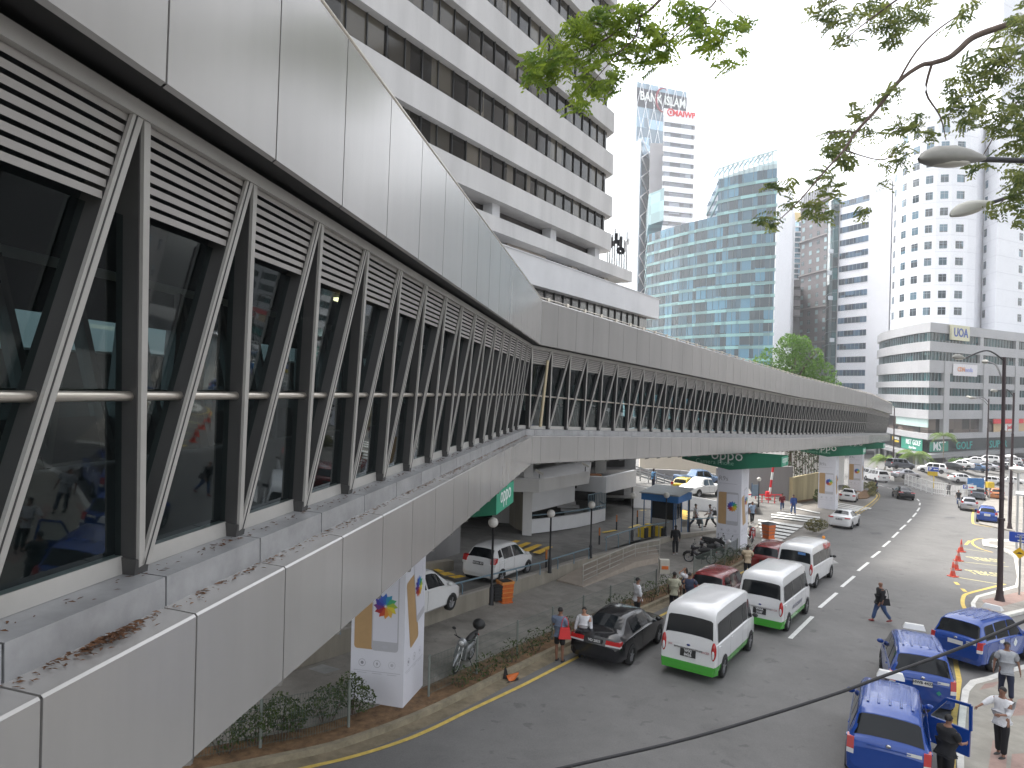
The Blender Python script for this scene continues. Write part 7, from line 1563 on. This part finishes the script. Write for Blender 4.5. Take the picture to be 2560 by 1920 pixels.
# generic bushy tree / shrub
def crown(par, c, blobs_, n, sz, m, nm='crown', stuff=True):
    mb = MB()
    tot = sum(b[3] ** 2 for b in blobs_)
    for bx_, by_, bz_, r in blobs_:
        for k in range(int(n * r * r / tot)):
            v = rv(); v = v.normalized() * (v.length ** .45) * r; v.z *= .85; p = c + Vector((bx_, by_, bz_)) + v; a = rv().normalized(); b = a.cross(rv()).normalized(); s = sz * rt.uniform(.6, 1.3)
            mb._add([p - a * s, p + b * s * .45 + Vector((0, 0, .1 * s)), p + a * s, p - b * s * .45], [(0, 1, 2, 3)])
    return mb.build(nm, m, par)
tb = P(1978, 1000, 92); base_z = gz(tb.x, tb.y); t = thing('tree', 'round green tree rising behind the footbridge in front of the teal glass building', 'tree', (tb.x, tb.y, base_z))
H = P(1978, 830, 92).z - base_z
mb = MB(); mb.tube([(0, 0, 0), (.1, 0, H * .4), (0, 0, H * .8)], [.4, .28, .1], 8)
for k in range(7): a = k * .9; mb.tube([(0, 0, H * (.35 + .05 * k)), (math.cos(a) * 2, math.sin(a) * 2, H * (.5 + .05 * k)), (math.cos(a) * 3.6, math.sin(a) * 3, H * (.58 + .05 * k))], [.14, .09, .03], 6)
mb.build('trunk', bark, t)
crown(t, Vector((0, 0, 0)), [(0, 0, H - 2.0, 2.1), (-2.4, .5, H - 4.0, 2.3), (1.8, 0, H - 3.4, 2.2), (3.4, 0, H - 5.4, 2.2), (-3.6, 0, H - 6, 2.2), (0, -1, H - 5, 2.6), (4.8, .5, H - 7.2, 1.9), (.5, 1, H - 7, 3), (5.6, 0, H - 8.4, 1.7), (-2, 0, H - 8, 2.6), (2.2, -1, H - 8, 2.6), (-.8, -1.0, H - 1.2, 1.2), (1.0, .2, H - 1.4, 1.3), (-4.6, 0, H - 7.4, 1.6)], 9500, .21, leaf_b)
def shrub(u, v, dz, label, bl, n, sz, m=leaf_s, stems=True, group=None, g=None):
    p = g or G(u, v, dz); t = thing('shrub', label, 'shrub', p, 0, group); crown(t, Vector((0, 0, 0)), bl, n, sz, m, 'foliage')
    if stems:
        mb = MB()
        for k in range(7): x, y = rt.uniform(-.35, .35), rt.uniform(-.2, .2); mb.tube([(x * .4, y * .4, 0), (x, y, bl[0][2] * .9)], [.012, .006], 5)
        mb.build('stems', bark, t)
    return t
for u, v, lb, bl, n in ((560, 1885, 'small sparse shrub at the left end of the near planting strip', [(0, 0, .45, .4)], 260), (640, 1862, 'dense shrub left of the near mesh fence post', [(0, 0, .6, .5), (-.3, 0, .4, .4), (.25, 0, .8, .35)], 1100), (700, 1842, 'tall leafy shrub beside the near mesh fence post', [(0, 0, .65, .5), (.3, 0, .5, .4), (0, 0, 1.0, .3)], 1100), (748, 1828, 'thin shrub in the gap of the near planting strip', [(0, 0, .4, .3), (0, 0, .75, .22)], 300), (815, 1805, 'round shrub left of the nearest pier', [(0, 0, .6, .5), (.2, 0, .85, .36), (-.3, 0, .45, .35)], 1100), (880, 1788, 'tall dark shrub touching the nearest pier', [(0, 0, .7, .5), (.25, 0, .5, .45), (-.1, 0, 1.05, .3)], 1300),
                        (1150, 1715, 'low shrub under the silver motorcycle', [(0, 0, .35, .4), (.5, .2, .4, .35)], 380), (1215, 1690, 'sparse shrub right of the silver motorcycle', [(0, 0, .45, .45), (.5, .25, .5, .35)], 460), (1280, 1655, 'sparse shrub in the middle of the long mesh fence', [(0, 0, .5, .45), (.6, .3, .5, .4)], 460), (1340, 1628, 'shrub behind the man in black shorts', [(0, 0, .55, .45), (.6, .3, .6, .4)], 420), (1425, 1592, 'shrub beside the woman in the white blouse', [(0, 0, .5, .45), (.8, .5, .5, .4)], 420), (1540, 1540, 'shrub behind the roof of the black sedan', [(0, 0, .6, .5), (.8, .5, .6, .45)], 560), (1625, 1505, 'shrub behind the man in the white long sleeved shirt', [(0, 0, .65, .5), (.8, .5, .65, .45)], 620), (1670, 1482, 'shrub at the end of the long mesh fence', [(0, 0, .7, .5), (.3, .2, .6, .5)], 560),
                        (1790, 1425, 'shrub row beside the dark motorcycle', [(0, 0, .5, .45), (.7, .5, .5, .4)], 460), (1830, 1408, 'shrub in front of the second pier', [(0, 0, .55, .5), (.8, .5, .55, .45)], 520), (1862, 1392, 'shrub at the end of the short mesh fence', [(0, 0, .5, .5), (.6, .5, .5, .4)], 460)):
    shrub(u, v, .12, lb, [(a * .9, b_ * .9, c * .85, d * .85) for a, b_, c, d in bl], int(n * .6), .045)
shrub(2036, 1332, .1, 'bushy olive shrub in front of the white sedan and third pier', [(0, 0, .6, .6), (.5, 0, .65, .5), (-.4, 0, .5, .4)], 1500, .06, leafmat('leaf_olive', (.12, .14, .06), .3)); 
shrub(2180, 1240, .1, 'tall pale grass clump beside the farthest pier', [(0, 0, .4, .5), (0, 0, 1.0, .5), (0, 0, 1.5, .4)], 1300, .08, leafmat('leaf_pale', (.2, .24, .12), .3))
shrub(2115, 1226, .1, 'low green verge planting between the third and farthest piers', [(0, 0, .25, .45), (2, 1.6, .3, .5), (4, 3.2, .3, .5), (5.4, 4.4, .3, .45)], 1500, .09, MATS['x'] if 'x' in MATS else leafmat('leaf_verge', (.15, .19, .09), .3), stems=False)
shrub(2044, 1258, .1, 'small shrub at the foot of the yellowish wall', [(0, 0, .6, .5), (0, 0, 1.2, .35)], 500, .08)
for k, u in enumerate((2384, 2402, 2419, 2433, 2453, 2473, 2492)):
    g = P(u, 1160, 152); t = thing('topiary_ball', ['leftmost clipped hedge ball', 'second clipped hedge ball from the left', 'third clipped hedge ball from the left', 'middle clipped hedge ball', 'third clipped hedge ball from the right', 'second clipped hedge ball from the right', 'rightmost clipped hedge ball'][k] + ' in front of the shop fronts', 'hedge', g, 0, 'clipped hedge balls before the shops'); crown(t, Vector((0, 0, 0)), [(0, 0, .5, .95), (0, 0, .5, .75)], 900, .13, leaf_b, 'foliage')
# climbing plants on the yellow wall
t = thing('climbing_plant', 'straggly climbing plant on thin stakes above the yellowish wall', 'plant', (0, 0, 0)); mb = MB(); cl = []
for k in range(13):
    u = 1972 + k * 7; a = P(u, 1235, 78 + .35 * k); b = P(u + rt.uniform(-3, 3), 1112, 78 + .35 * k); mb.tube([a, b], .035, 4)
mb.build('stems', bark, t)
mb = MB()
for k in range(1900):
    u = 1966 + rt.random() * 92; v = 1108 + rt.random() * 95
    if math.sin(u * .21) * math.sin(v * .17 + u * .05) < -.15 and rt.random() < .8: continue
    if rt.random() < (v - 1108) / 150: continue
    p = P(u, v, 78 + (u - 1966) * .05); a = rv().normalized() * .14; b = rv().normalized() * .10; mb._add([p - a, p + b, p + a, p - b], [(0, 1, 2, 3)])
mb.build('foliage', leafmat('leaf_dark', (.03, .055, .02), .2), t, kind='stuff')
free_wall('backdrop_wall', 'white wall added as the bright background behind the climbing plants', [P(1960, 1200, 92), P(2110, 1200, 104)], mat('bright_wall', (.72, .70, .68), .8, var=.05), -16, -6.6, .3)  # added wall, stands in for the bright ground beyond the plants
# palms
def palm(u, vbase, vtop, R_, Y, label, nf, cat='palm', thick=.12):
    b = P(u, vbase, Y); b.z = gz(b.x, b.y); h = P(u, vtop, Y).z - b.z; t = thing('palm_tree', label, cat, b); mb = MB(); mb.tube([(0, 0, 0), (.05, 0, h * .5), (0, 0, h)], [thick * 1.5, thick, thick], 8); mb.build('trunk', mat('palm_trunk', (.26, .23, .18), .9, var=.2), t)
    mb = MB()
    for k in range(nf):
        a = 2 * math.pi * k / nf + rt.random(); el = rt.uniform(.1, 1.1); d = Vector((math.cos(a), math.sin(a), 0)); pr = None
        for i in range(9):
            f = i / 8; p = Vector((0, 0, h)) + d * R_ * f * math.cos(el * .6) + Vector((0, 0, R_ * (math.sin(el) * f - 1.0 * f * f)))
            if pr is not None:
                sd = Vector((-d.y, d.x, 0)); w_ = R_ * .26 * math.sin(math.pi * min(.97, f + .05))
                for s in (1, -1):
                    for j in range(3):
                        q = pr.lerp(p, j / 3); e = q + sd * s * w_ + d * w_ * .4 + Vector((0, 0, -w_ * .55)); mb._add([q, q + d * R_ * .03, e], [(0, 1, 2)])
                mb._add([pr, p, p + Vector((0, 0, .05))], [(0, 1, 2)])
            pr = p
    mb.build('fronds', leaf_y, t)
palm(2357, 1168, 1088, 3.6, 158, 'tall slim palm tree in front of the green store sign', 18)
palm(2213, 1166, 1146, 4.0, 150, 'short bushy palm left of the lamp by the shops', 24, thick=.2)
palm(2284, 1166, 1136, 4.6, 148, 'short bushy palm in front of the podium corner', 26, thick=.2)
# ================================================================ HAZE
mb = MB(); mb.prism([(-150, -70), (420, -70), (420, 520), (-150, 520)], -45, 140)
hm = D.materials.new('haze'); hm.use_nodes = True; t = hm.node_tree; t.nodes.clear(); o_ = t.nodes.new('ShaderNodeOutputMaterial'); pv = t.nodes.new('ShaderNodeVolumePrincipled')
pv.inputs['Color'].default_value = (.95, .97, 1, 1); pv.inputs['Density'].default_value = .00042; pv.inputs['Anisotropy'].default_value = .3
t.links.new(pv.outputs[0], o_.inputs['Volume']); tag(mb.build('haze', hm), kind='stuff')
